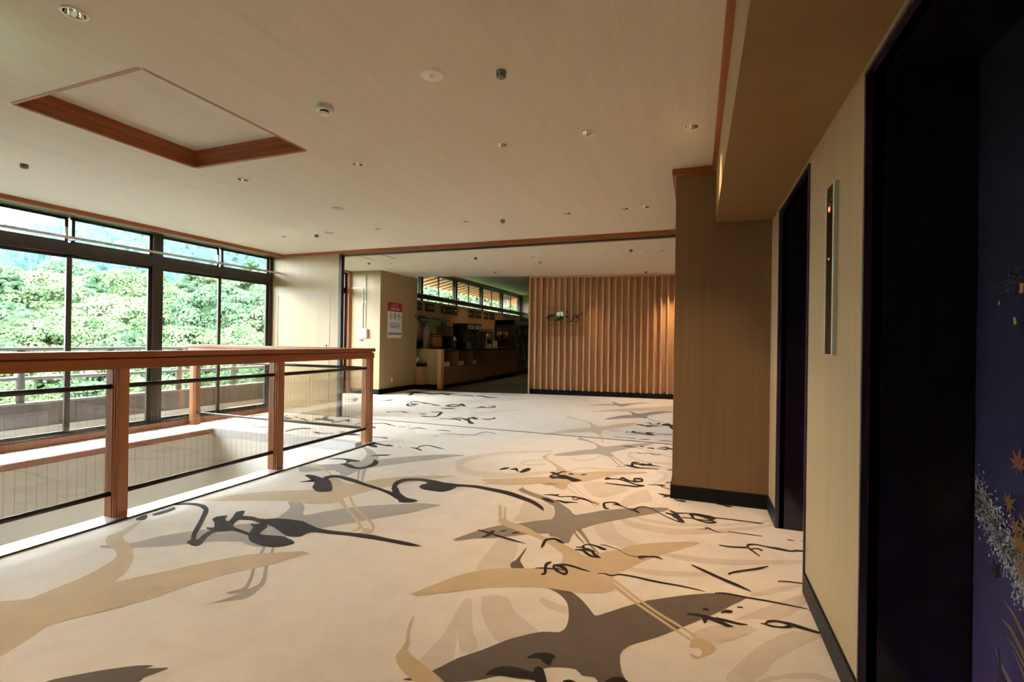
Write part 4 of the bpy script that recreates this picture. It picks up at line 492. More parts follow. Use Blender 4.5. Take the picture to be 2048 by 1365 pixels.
('ink',0,[-107,3702,-96,3672,-83,3629,-66,3582,-56,3543,-67,3529,-85,3531,-95,3551,-107,3580,-127,3605,-143,3631,-136,3658,-123,3681,-115,3699]),
('ink',1,[-79,3627,-68,3629,-52,3632,-37,3634,-25,3637,-15,3638,-5,3637,5,3630,16,3621,28,3612,41,3603,55,3596,69,3590,83,3588,96,3588,110,3591,124,3600,138,3611,147,3619,-79,3649,-68,3649,-52,3649,-37,3650,-26,3655,-15,3661,-3,3663,8,3657,19,3647,31,3637,44,3629,57,3621,71,3616,84,3616,98,3620,111,3624,124,3629,138,3635,147,3640]),
('ink',1,[-28,3710,-21,3690,-11,3663,-4,3644,-15,3752,-9,3728,-1,3696,5,3673]),
('ink',1,[-30,3713,-14,3714,8,3713,28,3711,42,3705,55,3698,68,3689,82,3677,96,3665,110,3659,124,3667,135,3682,142,3692,-30,3755,-13,3760,10,3765,31,3767,48,3762,61,3752,75,3743,89,3732,103,3720,114,3713,124,3712,134,3715,141,3718]),
('ink',1,[29,3739,43,3736,62,3733,79,3729,92,3725,102,3721,112,3717,120,3715,129,3713,141,3712,161,3714,186,3717,211,3719,237,3720,265,3719,292,3719,320,3721,348,3722,371,3722,387,3719,398,3715,410,3713,425,3718,440,3725,451,3731,31,3767,44,3764,64,3760,81,3757,94,3754,105,3753,115,3750,124,3745,131,3738,143,3734,163,3734,187,3736,213,3738,239,3739,267,3740,294,3741,323,3742,351,3742,374,3741,390,3740,402,3739,413,3737,427,3737,441,3736,451,3736]),
('ink',1,[117,3657,118,3646,119,3629,124,3615,132,3613,140,3616,146,3619,123,3670,125,3663,128,3656,130,3653,135,3648,143,3643,148,3640]),
('ink',1,[21,3621,34,3624,52,3628,70,3631,88,3634,106,3636,119,3637,21,3647,34,3649,53,3650,71,3653,89,3656,107,3660,120,3663]),
('ink',1,[-147,4035,-140,4025,-130,4011,-118,4000,-105,3994,-92,3991,-80,3991,-70,3997,-61,4006,-54,4013,-146,4054,-138,4047,-128,4038,-117,4032,-105,4033,-92,4038,-80,4040,-69,4036,-60,4028,-54,4023]),
('ink',1,[162,4039,174,4038,190,4035,205,4030,215,4020,224,4008,234,4001,248,4006,262,4017,272,4026,163,4055,175,4056,192,4056,208,4056,220,4054,230,4051,239,4049,251,4045,264,4041,273,4039]),
('ink',1,[25,3456,37,3457,53,3459,68,3463,78,3469,85,3477,91,3480,97,3477,104,3469,113,3461,123,3454,133,3446,144,3442,155,3441,165,3444,173,3446,25,3461,37,3463,53,3466,68,3472,77,3485,84,3501,93,3511,102,3504,108,3490,116,3477,125,3468,135,3459,145,3453,155,3451,166,3450,173,3450]),
('ink',1,[68,3492,76,3488,87,3483,94,3479,69,3502,77,3504,88,3506,97,3508]),
('ink',1,[210,3474,226,3476,250,3478,274,3479,299,3479,324,3478,348,3477,372,3478,395,3480,411,3482,211,3483,227,3486,251,3489,276,3491,300,3491,326,3490,350,3489,374,3488,396,3488,412,3488]),
('ink',1,[145,3219,161,3217,185,3215,212,3215,243,3223,277,3233,301,3241,146,3232,163,3232,187,3233,214,3237,245,3246,279,3258,304,3266]),
('ink',1,[362,3156,354,3173,341,3198,331,3223,322,3243,316,3262,312,3277,312,3283,311,3281,314,3286,323,3297,336,3307,352,3314,372,3313,394,3308,416,3303,434,3300,452,3297,471,3294,495,3290,520,3287,541,3287,552,3291,557,3299,565,3305,581,3310,601,3315,623,3321,651,3329,681,3337,703,3342,357,3142,349,3158,336,3182,325,3204,315,3222,307,3239,302,3255,301,3275,305,3300,314,3314,324,3323,338,3329,354,3332,374,3330,397,3324,419,3321,438,3322,457,3324,477,3324,501,3319,526,3311,545,3308,554,3313,559,3321,569,3330,586,3335,605,3339,627,3343,655,3349,685,3355,706,3360]),
('ink',1,[323,3233,333,3240,347,3249,360,3253,368,3246,375,3234,380,3225,324,3250,334,3257,349,3266,363,3270,373,3265,381,3256,387,3248]),
('ink',1,[550,3480,560,3478,575,3476,586,3475,553,3494,563,3491,578,3487,588,3484]),
('ink',1,[629,3493,641,3495,658,3497,670,3499,631,3503,643,3505,660,3507,672,3509]),
('ink',1,[-9,2871,7,2856,30,2835,54,2813,79,2794,104,2775,131,2756,158,2738,185,2721,209,2707,233,2695,255,2686,269,2680,-7,2884,10,2874,34,2859,60,2843,85,2825,111,2806,137,2787,164,2770,192,2753,216,2737,238,2718,258,2700,271,2687]),
('ink',1,[177,2827,183,2836,191,2848,204,2862,224,2878,249,2896,273,2915,298,2932,322,2949,344,2967,363,2989,379,3010,390,3026,174,2846,180,2855,190,2868,204,2884,224,2901,249,2919,274,2938,299,2957,323,2977,345,2995,363,3010,379,3023,390,3032]),
('ink',1,[410,2846,420,2850,435,2855,455,2860,483,2865,517,2869,541,2872,411,2856,422,2861,437,2867,457,2873,486,2877,519,2880,543,2881]),
('ink',1,[102,2594,115,2598,134,2603,157,2607,183,2606,214,2604,245,2603,274,2604,303,2605,331,2606,359,2605,387,2603,415,2602,445,2602,476,2602,497,2602,103,2602,116,2608,135,2616,158,2621,186,2621,216,2619,247,2617,276,2618,305,2619,334,2620,362,2619,390,2618,418,2616,448,2613,478,2610,498,2608]),
('ink',1,[-21,2336,-12,2339,1,2342,13,2344,24,2344,34,2343,45,2341,57,2338,70,2334,82,2330,93,2326,103,2322,112,2318,121,2313,129,2307,138,2304,148,2306,158,2312,165,2316,-21,2354,-12,2357,1,2361,14,2365,26,2367,37,2368,48,2368,61,2368,75,2366,88,2364,100,2360,111,2355,121,2350,130,2344,137,2338,144,2333,152,2328,160,2325,166,2322]),
('ink',1,[94,2347,107,2348,124,2348,141,2348,155,2346,168,2344,182,2343,197,2346,213,2350,224,2354,96,2368,109,2368,127,2368,144,2367,159,2365,172,2362,185,2360,199,2360,214,2360,224,2361]),
('ink',1,[40,2343,41,2335,42,2324,43,2319,44,2322,44,2318,43,2313,59,2361,61,2352,62,2339,62,2322,57,2305,52,2299,49,2297]),
('ink',1,[47,2405,50,2408,54,2412,57,2413,61,2414,67,2414,72,2413,44,2420,47,2424,52,2431,58,2435,65,2431,70,2423,73,2417]),
('ink',1,[123,2409,128,2414,135,2421,141,2425,146,2426,153,2426,159,2428,165,2433,170,2440,172,2445,120,2423,125,2430,132,2441,141,2450,149,2454,156,2456,162,2456,166,2456,170,2454,172,2453]),
('ink',1,[193,2494,197,2494,202,2495,207,2496,211,2497,215,2499,218,2499,194,2502,198,2504,203,2507,208,2508,212,2508,217,2508,219,2507]),
('ink',1,[279,2391,284,2389,291,2386,298,2386,305,2395,308,2403,311,2407,317,2413,326,2420,336,2425,345,2428,355,2429,366,2429,377,2426,388,2422,400,2418,413,2416,426,2413,440,2411,453,2408,466,2404,479,2401,493,2398,508,2397,521,2395,532,2394,542,2392,549,2392,280,2395,286,2396,293,2398,299,2402,300,2405,303,2414,309,2425,318,2432,328,2438,338,2442,348,2445,359,2446,370,2447,382,2447,395,2447,407,2446,421,2443,434,2439,447,2435,460,2431,473,2426,486,2422,500,2419,514,2416,527,2413,538,2412,548,2411,555,2410]),
('ink',1,[296,2385,303,2384,313,2381,323,2380,335,2381,348,2383,361,2386,373,2391,384,2396,393,2401,400,2405,404,2409,407,2411,300,2399,306,2397,316,2395,326,2394,338,2394,350,2396,363,2399,374,2407,386,2416,396,2424,402,2428,406,2430,409,2431]),
('ink',1,[501,2585,504,2586,509,2587,514,2589,519,2590,525,2591,530,2592,502,2591,505,2595,511,2600,517,2604,523,2605,529,2605,533,2605]),
('ink',0,[-595,1784,-591,1797,-581,1814,-570,1825,-557,1834,-540,1841,-524,1845,-511,1845,-502,1841,-496,1836,-493,1829,-497,1820,-501,1809,-500,1797,-499,1786,-500,1779,-503,1775,-513,1778,-526,1783,-535,1792,-546,1799,-560,1796,-573,1790,-587,1784]),
('ink',0,[-704,1639,-702,1654,-694,1673,-682,1690,-665,1704,-644,1713,-620,1718,-596,1719,-574,1718,-558,1717,-548,1719,-547,1728,-549,1739,-545,1748,-539,1755,-530,1755,-521,1751,-512,1740,-503,1724,-493,1705,-483,1682,-469,1650,-463,1623,-481,1607,-504,1606,-513,1640,-524,1676,-549,1677,-581,1667,-622,1661,-660,1655,-679,1647,-690,1641,-700,1637]),
('ink',1,[-428,1701,-423,1704,-416,1708,-410,1710,-404,1707,-398,1703,-393,1700,-433,1712,-429,1717,-421,1724,-412,1729,-402,1729,-394,1727,-388,1725]),
('ink',0,[-291,1763,-287,1774,-281,1785,-273,1796,-261,1805,-246,1810,-230,1809,-212,1797,-208,1779,-248,1752,-290,1732,-296,1743]),
('ink',1,[-5914,9253,-5903,9275,-5891,9311,-5900,9379,-5957,9504,-6005,9585,-6031,9645,-6015,9683,-5969,9696,-5921,9704,-5887,9717,-5853,9725,-5799,9724,-5704,9701,-5588,9669,-5498,9662,-5464,9711,-5456,9784,-5425,9822,-5338,9784,-5228,9713,-5153,9674,-5148,9718,-5186,9800,-5198,9826,-5187,9865,-5160,9896,-5112,9903,-5032,9863,-4933,9799,-4845,9754,-4777,9751,-4719,9766,-4669,9778,-4629,9778,-4596,9775,-4574,9773,-5996,9371,-6047,9480,-6118,9636,-6173,9759,-6201,9818,-6248,9923,-6258,9996,-6210,9998,-6134,9968,-6064,9941,-6016,9931,-5972,9924,-5910,9913,-5808,9883,-5691,9849,-5604,9847,-5577,9904,-5577,9995,-5557,10060,-5486,10064,-5398,10039,-5336,10024,-5325,10020,-5327,10021,-5326,10060,-5285,10051,-5228,10029,-5159,9997,-5072,9944,-4974,9882,-4890,9845,-4829,9858,-4781,9894,-4734,9915,-4684,9898,-4637,9865,-4605,9840]),
('ink',1,[-4558,9838,-4507,9824,-4434,9802,-4362,9776,-4296,9737,-4229,9692,-4162,9665,-4092,9673,-4024,9698,-3976,9718,-4589,9907,-4554,9927,-4501,9953,-4440,9958,-4373,9921,-4300,9865,-4227,9820,-4143,9796,-4058,9782,-3998,9773]),
('ink',1,[-6267,9717,-6228,9742,-6173,9778,-6122,9813,-6078,9848,-6038,9882,-6010,9907,-6344,9836,-6321,9886,-6287,9955,-6244,10006,-6184,10019,-6116,10011,-6069,10004]),
('ink',1,[-5747,9692,-5694,9674,-5620,9651,-5555,9646,-5508,9678,-5469,9729,-5443,9767,-5814,9808,-5769,9805,-5706,9802,-5647,9807,-5594,9829,-5544,9860,-5509,9883]),
('ink',1,[-5364,8232,-5335,8247,-5294,8269,-5255,8289,-5226,8308,-5200,8326,-5168,8334,-5126,8330,-5078,8316,-5029,8295,-4982,8264,-4934,8226,-4885,8196,-4834,8185,-4782,8183,-4730,8169,-4677,8129,-4624,8077,-4575,8042,-4532,8046,-4495,8068,-4469,8086,-5386,8266,-5363,8290,-5329,8324,-5299,8357,-5279,8391,-5261,8423,-5232,8438,-5182,8423,-5122,8391,-5068,8363,-5031,8350,-5001,8342,-4961,8329,-4903,8306,-4836,8279,-4775,8251,-4726,8221,-4685,8192,-4644,8170,-4591,8153,-4535,8141,-4495,8133]),
('ink',1,[-5246,8310,-5207,8236,-5146,8124,-5061,7993,-5002,7935,-4963,7916,-4935,7917,-4921,7946,-4917,7995,-4915,8031,-5210,8274,-5167,8197,-5115,8105,-5103,8085,-5094,8088,-5076,8099,-5054,8107,-5020,8103,-4982,8098,-4955,8094]),
('ink',1,[-5140,8082,-5151,8063,-5163,8031,-5137,7948,-5012,7774,-4965,7740,-4928,7731,-4898,7752,-4871,7790,-4853,7818,-5067,7974,-5058,7926,-5044,7861,-5043,7850,-5099,7938,-5053,7889,-5003,7851,-4956,7844,-4912,7855,-4881,7864]),
('ink',1,[-4358,8043,-4336,8045,-4305,8049,-4282,8052,-4384,8089,-4385,8133,-4386,8195,-4386,8241]),
('ink',1,[-4308,8104,-4317,8149,-4329,8210,-4327,8262,-4301,8299,-4260,8325,-4215,8330,-4167,8297,-4117,8243,-4079,8204,-4048,8189,-4014,8176,-3989,8166,-4377,8219,-4383,8257,-4389,8313,-4380,8359,-4345,8381,-4295,8394,-4257,8413,-4250,8464,-4252,8523,-4225,8528,-4151,8434,-4065,8301,-4006,8209]),
('ink',1,[-4283,8002,-4249,8017,-4200,8039,-4159,8066,-4133,8100,-4115,8138,-4103,8165,-4342,8111,-4306,8125,-4256,8145,-4216,8175,-4198,8223,-4191,8281,-4186,8322]),
('ink',1,[-4293,7768,-4263,7756,-4220,7741,-4178,7734,-4138,7739,-4099,7752,-4069,7770,-4056,7799,-4052,7833,-4051,7858,-4317,7812,-4293,7812,-4259,7814,-4224,7821,-4190,7836,-4154,7856,-4123,7872,-4101,7883,-4083,7890,-4071,7894]),
('ink',1,[-3765,8027,-3750,8044,-3729,8068,-3707,8094,-3690,8122,-3673,8150,-3653,8169,-3628,8172,-3597,8166,-3564,8167,-3527,8180,-3489,8201,-3463,8228,-3452,8268,-3454,8319,-3474,8398,-3526,8503,-3552,8524,-3576,8525,-3604,8501,-3633,8462,-3654,8434,-3780,8057,-3770,8085,-3756,8125,-3744,8170,-3741,8227,-3739,8290,-3724,8328,-3686,8311,-3639,8268,-3597,8245,-3562,8261,-3531,8297,-3511,8338,-3506,8383,-3510,8431,-3510,8436,-3491,8395,-3513,8423,-3541,8441,-3576,8436,-3613,8416,-3640,8401]),
('ink',1,[-5914,8209,-5884,8199,-5843,8186,-5805,8184,-5772,8200,-5742,8227,-5723,8263,-5724,8314,-5737,8374,-5747,8417,-5950,8261,-5918,8248,-5875,8232,-5841,8235,-5825,8274,-5817,8332,-5810,8383,-5800,8419,-5791,8449,-5785,8469]),
('ink',1,[-4852,6926,-4836,6922,-4815,6916,-4799,6912,-4894,6987,-4883,6990,-4868,6995,-4857,6998]),
('ink',1,[-4845,6979,-4802,7012,-4742,7057,-4688,7083,-4649,7070,-4617,7040,-4584,7020,-4551,7028,-4520,7047,-4499,7062,-4871,7016,-4826,7047,-4764,7090,-4713,7121,-4686,7129,-4669,7125,-4647,7119,-4603,7110,-4551,7097,-4515,7087]),
('ink',1,[-4279,7004,-4253,6998,-4216,6990,-4185,6988,-4165,6998,-4151,7014,-4141,7026,-4301,7040,-4281,7046,-4254,7055,-4228,7061,-4203,7063,-4179,7062,-4163,7062]),
('ink',1,[-4131,6811,-4106,6800,-4071,6785,-4035,6777,-4000,6779,-3964,6787,-3932,6799,-3901,6810,-3874,6826,-3860,6859,-3868,6922,-3892,7002,-3915,7074,-3943,7159,-3977,7255,-4001,7325,-4151,6845,-4135,6849,-4111,6853,-4081,6857,-4043,6854,-4000,6850,-3965,6856,-3937,6873,-3917,6899,-3914,6945,-3937,7020,-3978,7118,-4015,7216,-4031,7290,-4035,7343,-4037,7379]),
('ink',1,[-4208,7274,-4153,7286,-4078,7304,-4024,7316,-4223,7300,-4177,7328,-4113,7366,-4067,7395]),
('ink',1,[-3711,6710,-3672,6721,-3616,6737,-3564,6747,-3523,6749,-3486,6746,-3449,6736,-3407,6714,-3364,6687,-3334,6667,-3729,6743,-3690,6756,-3636,6774,-3587,6791,-3553,6806,-3523,6819,-3492,6823,-3453,6814,-3415,6796,-3388,6784]),
('ink',1,[-3505,6662,-3519,6703,-3536,6760,-3540,6808,-3521,6846,-3488,6874,-3443,6876,-3380,6831,-3307,6760,-3256,6709,-3526,6690,-3540,6733,-3559,6795,-3564,6851,-3547,6893,-3515,6928,-3476,6944,-3423,6928,-3363,6892,-3322,6867]),
('ink',0,[-3351,6893,-3362,6971,-3353,7034,-3350,7096,-3326,7119,-3240,7042,-3165,6950,-3166,6910,-3200,6898,-3264,6931,-3311,6947,-3281,6869,-3214,6756,-3113,6628,-3036,6524,-3063,6494,-3124,6513,-3173,6584,-3228,6684,-3295,6790]),
('ink',1,[-3125,6969,-3091,6960,-3044,6948,-3006,6945,-2986,6958,-2975,6981,-2966,7006,-2960,7034,-2957,7062,-2954,7083,-2953,7101,-2952,7119,-2951,7132,-3140,7003,-3112,7008,-3073,7015,-3040,7024,-3020,7035,-3005,7049,-2997,7072,-3000,7114,-3009,7167,-3012,7206,-2999,7210,-2982,7193,-2970,7179]),
('ink',1,[-4288,5962,-4277,5970,-4261,5981,-4237,5981,-4203,5966,-4162,5941,-4115,5915,-4055,5888,-3991,5860,-3946,5840,-4308,5989,-4299,6000,-4284,6014,-4261,6018,-4229,6005,-4189,5983,-4143,5959,-4081,5929,-4014,5897,-3967,5874]),
('ink',1,[-3891,5838,-3864,5849,-3828,5864,-3801,5875,-3902,5855,-3877,5868,-3843,5887,-3818,5901]),
('ink',1,[-3654,5759,-3636,5788,-3610,5828,-3584,5857,-3564,5863,-3545,5858,-3521,5850,-3484,5841,-3442,5829,-3413,5821,-3665,5775,-3652,5812,-3632,5862,-3611,5899,-3591,5909,-3571,5903,-3544,5892,-3503,5875,-3455,5853,-3422,5837]),
('ink',1,[-3288,5827,-3262,5835,-3223,5844,-3185,5851,-3145,5851,-3104,5848,-3076,5846,-3298,5844,-3275,5859,-3243,5880,-3207,5892,-3165,5889,-3120,5879,-3088,5870]),
('ink',1,[-3136,5510,-3107,5497,-3067,5479,-3038,5466,-3148,5532,-3118,5518,-3076,5498,-3047,5484]),
('ink',1,[-3102,5616,-3078,5635,-3043,5662,-2999,5683,-2945,5693,-2884,5697,-2824,5703,-2763,5712,-2704,5724,-2662,5746,-2653,5787,-2661,5840,-2663,5887,-2648,5933,-2627,5977,-2593,5998,-2538,5979,-2473,5938,-2427,5907,-3111,5631,-3088,5652,-3054,5683,-3011,5707,-2958,5717,-2896,5720,-2836,5727,-2774,5735,-2715,5747,-2674,5769,-2666,5811,-2676,5865,-2678,5917,-2663,5963,-2639,6005,-2604,6023,-2547,6002,-2481,5959,-2434,5927]),
('ink',1,[-3669,5105,-3642,5096,-3604,5083,-3574,5076,-3560,5081,-3555,5091,-3552,5099,-3683,5125,-3661,5124,-3630,5123,-3605,5122,-3589,5123,-3578,5124,-3571,5125]),
('ink',1,[-831,7512,-812,7503,-784,7491,-758,7476,-734,7456,-710,7434,-688,7413,-672,7394,-657,7377,-640,7375,-619,7399,-595,7437,-567,7471,-528,7493,-484,7510,-452,7522,-835,7553,-817,7562,-792,7573,-765,7573,-740,7548,-715,7513,-693,7492,-679,7498,-669,7517,-654,7533,-632,7541,-605,7547,-573,7551,-531,7551,-486,7548,-454,7546]),
('ink',1,[-738,7742,-718,7745,-691,7744,-666,7736,-648,7712,-633,7681,-623,7658,-740,7766,-721,7773,-694,7787,-670,7796,-652,7794,-637,7788,-627,7782]),
('ink',1,[-641,7603,-615,7622,-580,7648,-550,7669,-534,7677,-525,7680,-519,7680,-509,7692,-499,7708,-491,7719,-645,7645,-619,7660,-582,7682,-554,7710,-542,7752,-539,7800,-530,7832,-516,7821,-502,7787,-492,7762]),
('ink',1,[-463,7604,-448,7607,-427,7610,-407,7610,-391,7613,-380,7612,-373,7601,-361,7554,-344,7471,-327,7394,-313,7349,-302,7327,-294,7314,-472,7728,-458,7754,-439,7790,-420,7819,-405,7843,-388,7859,-365,7828,-343,7733,-325,7623,-312,7542,-303,7489,-294,7444,-288,7413]),
('ink',1,[-366,7610,-343,7596,-312,7578,-289,7564,-370,7776,-347,7762,-315,7742,-292,7728]),
('ink',1,[-890,6790,-884,6791,-876,6794,-867,6800,-859,6815,-850,6833,-844,6847,-893,6809,-889,6822,-883,6839,-875,6853,-866,6861,-855,6865,-847,6867]),
('ink',1,[-813,6802,-806,6807,-797,6812,-788,6813,-778,6812,-763,6806,-746,6799,-726,6790,-704,6779,-684,6768,-667,6754,-652,6740,-634,6730,-613,6730,-590,6734,-566,6738,-540,6737,-514,6736,-496,6734,-825,6865,-821,6892,-815,6930,-802,6950,-786,6932,-769,6896,-750,6865,-730,6846,-708,6830,-687,6814,-670,6794,-654,6774,-636,6762,-616,6765,-593,6776,-570,6784,-543,6782,-517,6777,-498,6773]),
('ink',1,[-813,6669,-785,6682,-746,6701,-718,6714,-816,6689,-787,6702,-748,6720,-720,6734]),
('ink',1,[-729,6862,-708,6851,-680,6836,-654,6823,-635,6818,-618,6815,-602,6807,-583,6785,-563,6758,-546,6739,-534,6735,-524,6739,-517,6742,-731,6889,-711,6879,-682,6864,-657,6857,-639,6864,-624,6878,-607,6887,-588,6887,-568,6882,-551,6869,-537,6845,-526,6815,-518,6793]),
('ink',1,[-623,6869,-607,6890,-583,6918,-560,6938,-538,6944,-517,6941,-502,6938,-628,6910,-611,6929,-587,6955,-563,6973,-540,6972,-518,6963,-503,6957]),
('ink',1,[-491,6863,-452,6864,-397,6863,-349,6864,-314,6870,-285,6879,-266,6886,-492,6882,-453,6884,-398,6890,-351,6897,-315,6905,-287,6913,-267,6919]),
('ink',1,[-989,6396,-974,6400,-952,6403,-934,6408,-926,6415,-923,6424,-920,6428,-992,6413,-976,6418,-955,6429,-939,6438,-930,6441,-926,6442,-923,6445]),
('ink',1,[-910,6366,-907,6381,-902,6401,-890,6416,-868,6418,-839,6415,-812,6411,-788,6408,-765,6405,-744,6399,-725,6390,-708,6378,-697,6369,-915,6387,-912,6402,-906,6424,-894,6440,-871,6442,-842,6438,-814,6435,-791,6436,-768,6438,-747,6435,-727,6420,-710,6399,-698,6385]),
('ink',1,[-660,6340,-642,6352,-615,6366,-589,6382,-566,6400,-544,6419,-529,6432,-662,6356,-644,6373,-618,6400,-593,6423,-569,6435,-546,6443,-530,6448]),
('ink',1,[-429,6387,-404,6388,-369,6389,-334,6389,-301,6387,-268,6384,-245,6381,-430,6404,-406,6413,-371,6424,-336,6430,-302,6424,-269,6413,-246,6404]),
('ink',1,[-1111,6856,-1102,6847,-1089,6835,-1070,6831,-1040,6842,-1005,6860,-979,6874,-1114,6883,-1105,6872,-1091,6858,-1073,6851,-1043,6861,-1008,6880,-982,6894]),
('ink',1,[-792,5862,-778,5860,-759,5857,-735,5854,-705,5852,-670,5850,-638,5846,-608,5838,-580,5829,-561,5823,-795,5887,-783,5894,-764,5902,-740,5904,-709,5894,-673,5876,-639,5861,-609,5852,-581,5843,-562,5837]),
('ink',1,[-605,5923,-600,5930,-594,5937,-589,5938,-580,5927,-567,5907,-558,5892,-609,5945,-606,5963,-601,5989,-592,5999,-579,5972,-566,5933,-558,5905]),
('ink',1,[-705,5902,-694,5909,-678,5919,-667,5925,-708,5927,-696,5931,-680,5935,-669,5940]),
('ink',1,[-522,5882,-512,5878,-497,5872,-481,5867,-465,5862,-448,5856,-436,5852,-524,5906,-514,5907,-499,5908,-484,5907,-467,5901,-450,5893,-438,5887]),
('ink',1,[-495,5910,-480,5906,-459,5901,-444,5897,-496,5930,-481,5927,-460,5924,-445,5922]),
('ink',1,[-414,5885,-395,5884,-368,5882,-345,5879,-331,5872,-319,5865,-309,5865,-300,5880,-294,5901,-290,5915,-414,5900,-396,5905,-369,5911,-347,5918,-333,5924,-322,5930,-315,5938,-309,5950,-304,5966,-300,5979]),
('ink',1,[-393,5941,-375,5960,-350,5985,-328,5997,-314,5985,-302,5961,-287,5939,-266,5928,-243,5920,-227,5916,-395,5965,-378,5991,-353,6025,-330,6048,-314,6045,-301,6030,-287,6014,-266,5997,-243,5978,-227,5965]),
('ink',1,[-608,5577,-597,5573,-582,5568,-569,5564,-559,5562,-550,5561,-544,5560,-609,5590,-599,5591,-584,5592,-571,5591,-560,5585,-551,5577,-545,5572]),
('ink',1,[-532,5581,-514,5588,-489,5597,-468,5601,-456,5594,-448,5583,-438,5573,-423,5568,-406,5566,-390,5567,-375,5573,-360,5583,-350,5590,-534,5599,-516,5607,-491,5617,-469,5623,-457,5621,-449,5615,-439,5609,-424,5601,-408,5592,-392,5589,-377,5596,-362,5607,-352,5616]),
('ink',0,[-5917,5772,-5987,5860,-6054,5955,-6067,6000,-6054,6007,-6023,5955,-5980,5882,-5918,5812,-5873,5759,-5880,5747]),
('ink',0,[-5802,5678,-5868,5749,-5899,5816,-5798,5793,-5691,5746,-5691,5718,-5727,5695,-5761,5675]),
('ink',1,[-5789,5856,-5765,5850,-5733,5842,-5707,5835,-5692,5832,-5681,5829,-5673,5826,-5834,5904,-5821,5908,-5800,5913,-5776,5910,-5745,5892,-5714,5868,-5693,5851]),
('ink',1,[-5598,5765,-5569,5759,-5528,5749,-5488,5735,-5445,5712,-5396,5682,-5358,5663,-5351,5672,-5365,5696,-5376,5713,-5634,5801,-5627,5818,-5614,5840,-5584,5843,-5526,5810,-5460,5762,-5418,5732,-5406,5727,-5406,5734,-5408,5742]),
('ink',0,[-5562,5947,-5533,5939,-5467,5924,-5423,5937,-5382,5952,-5339,5940,-5319,5942,-5371,6006,-5427,6084,-5411,6140,-5376,6166,-5359,6125,-5332,6060,-5276,5999,-5210,5949,-5139,5932,-5073,5915,-5029,5859,-4996,5812,-4965,5814,-4946,5848,-4950,5923,-4959,6004,-4960,6054,-4948,6077,-4909,6060,-4860,6019,-4811,5958,-4775,5900,-4768,5870,-4785,5863,-4845,5905,-4901,5934,-4890,5872,-4873,5790,-4897,5722,-4933,5687,-4965,5737,-5004,5801,-5055,5805,-5113,5799,-5181,5821,-5248,5830,-5301,5769,-5339,5721,-5340,5776,-5356,5857,-5465,5911]),
('ink',1,[-4511,5678,-4516,5703,-4522,5737,-4524,5765,-4519,5783,-4509,5796,-4501,5805,-4531,5700,-4544,5734,-4562,5782,-4574,5823,-4570,5846,-4558,5858,-4550,5866]),
('ink',1,[-4971,4875,-4980,4904,-4993,4946,-5001,4990,-5004,5035,-5002,5083,-4992,5122,-4970,5146,-4939,5160,-4910,5171,-4882,5181,-4855,5187,-4836,5191,-4992,4892,-5009,4929,-5034,4982,-5051,5035,-5056,5084,-5053,5132,-5042,5171,-5023,5199,-4995,5218,-4966,5230,-4931,5233,-4895,5230,-4870,5227]),
('ink',1,[-4640,5020,-4614,5009,-4577,4993,-4546,4984,-4532,4984,-4522,4990,-4498,5001,-4444,5020,-4376,5043,-4326,5060,-4659,5041,-4650,5049,-4636,5060,-4617,5065,-4593,5056,-4566,5041,-4528,5034,-4466,5045,-4393,5063,-4341,5077]),
('ink',1,[-4362,5186,-4341,5189,-4311,5193,-4289,5196,-4380,5207,-4362,5215,-4337,5225,-4318,5232]),
('ink',1,[-4161,5042,-4138,5050,-4106,5062,-4077,5072,-4057,5082,-4040,5092,-4021,5099,-3998,5100,-3973,5098,-3955,5096,-4178,5062,-4176,5095,-4172,5141,-4160,5174,-4137,5183,-4106,5178,-4073,5167,-4034,5150,-3994,5128,-3966,5112]),
('ink',1,[-6876,8177,-6767,8243,-6618,8333,-6508,8399,-6906,8213,-6797,8278,-6646,8369,-6536,8436]),
('ink',1,[-6636,8043,-6576,8026,-6494,8003,-6427,7998,-6383,8023,-6355,8066,-6374,8143,-6532,8304,-6592,8313,-6635,8318,-6678,8095,-6627,8089,-6559,8085,-6508,8099,-6487,8150,-6482,8221,-6476,8241,-6412,8146,-6492,8184,-6553,8212]),
('ink',1,[-6470,8027,-6408,7982,-6324,7921,-6259,7880,-6230,7877,-6222,7895,-6218,7909,-6555,8142,-6503,8109,-6430,8064,-6368,8026,-6322,7998,-6283,7974,-6256,7958]),
('ink',1,[-6626,7881,-6541,7850,-6425,7808,-6330,7783,-6274,7790,-6239,7813,-6216,7831,-6653,7914,-6575,7891,-6468,7862,-6381,7847,-6331,7861,-6300,7890,-6280,7911]),
('ink',1,[-6442,5625,-6425,5662,-6400,5713,-6380,5757,-6367,5780,-6358,5796,-6357,5820,-6367,5865,-6385,5918,-6399,5957,-6485,5661,-6471,5701,-6452,5758,-6433,5804,-6415,5823,-6397,5831,-6389,5848,-6395,5888,-6409,5939,-6420,5975]),
('ink',1,[-5569,4996,-5565,4996,-5557,4996,-5542,5003,-5510,5023,-5470,5049,-5441,5068,-5599,5024,-5593,5022,-5584,5020,-5565,5024,-5531,5041,-5487,5065,-5456,5082]),
('ink',1,[-5723,5049,-5707,5048,-5687,5047,-5671,5046,-5770,5093,-5750,5088,-5723,5080,-5703,5075]),
('ink',1,[-4382,5851,-4364,5873,-4338,5904,-4311,5933,-4289,5959,-4265,5981,-4232,5989,-4178,5971,-4115,5937,-4071,5913,-4409,5885,-4391,5908,-4365,5940,-4338,5969,-4313,5992,-4286,6011,-4251,6017,-4197,6000,-4135,5970,-4092,5948]),
('ink',1,[-4267,5710,-4231,5680,-4182,5639,-4142,5610,-4122,5606,-4112,5615,-4106,5622,-4282,5734,-4262,5727,-4234,5718,-4205,5706,-4175,5685,-4142,5660,-4119,5642]),
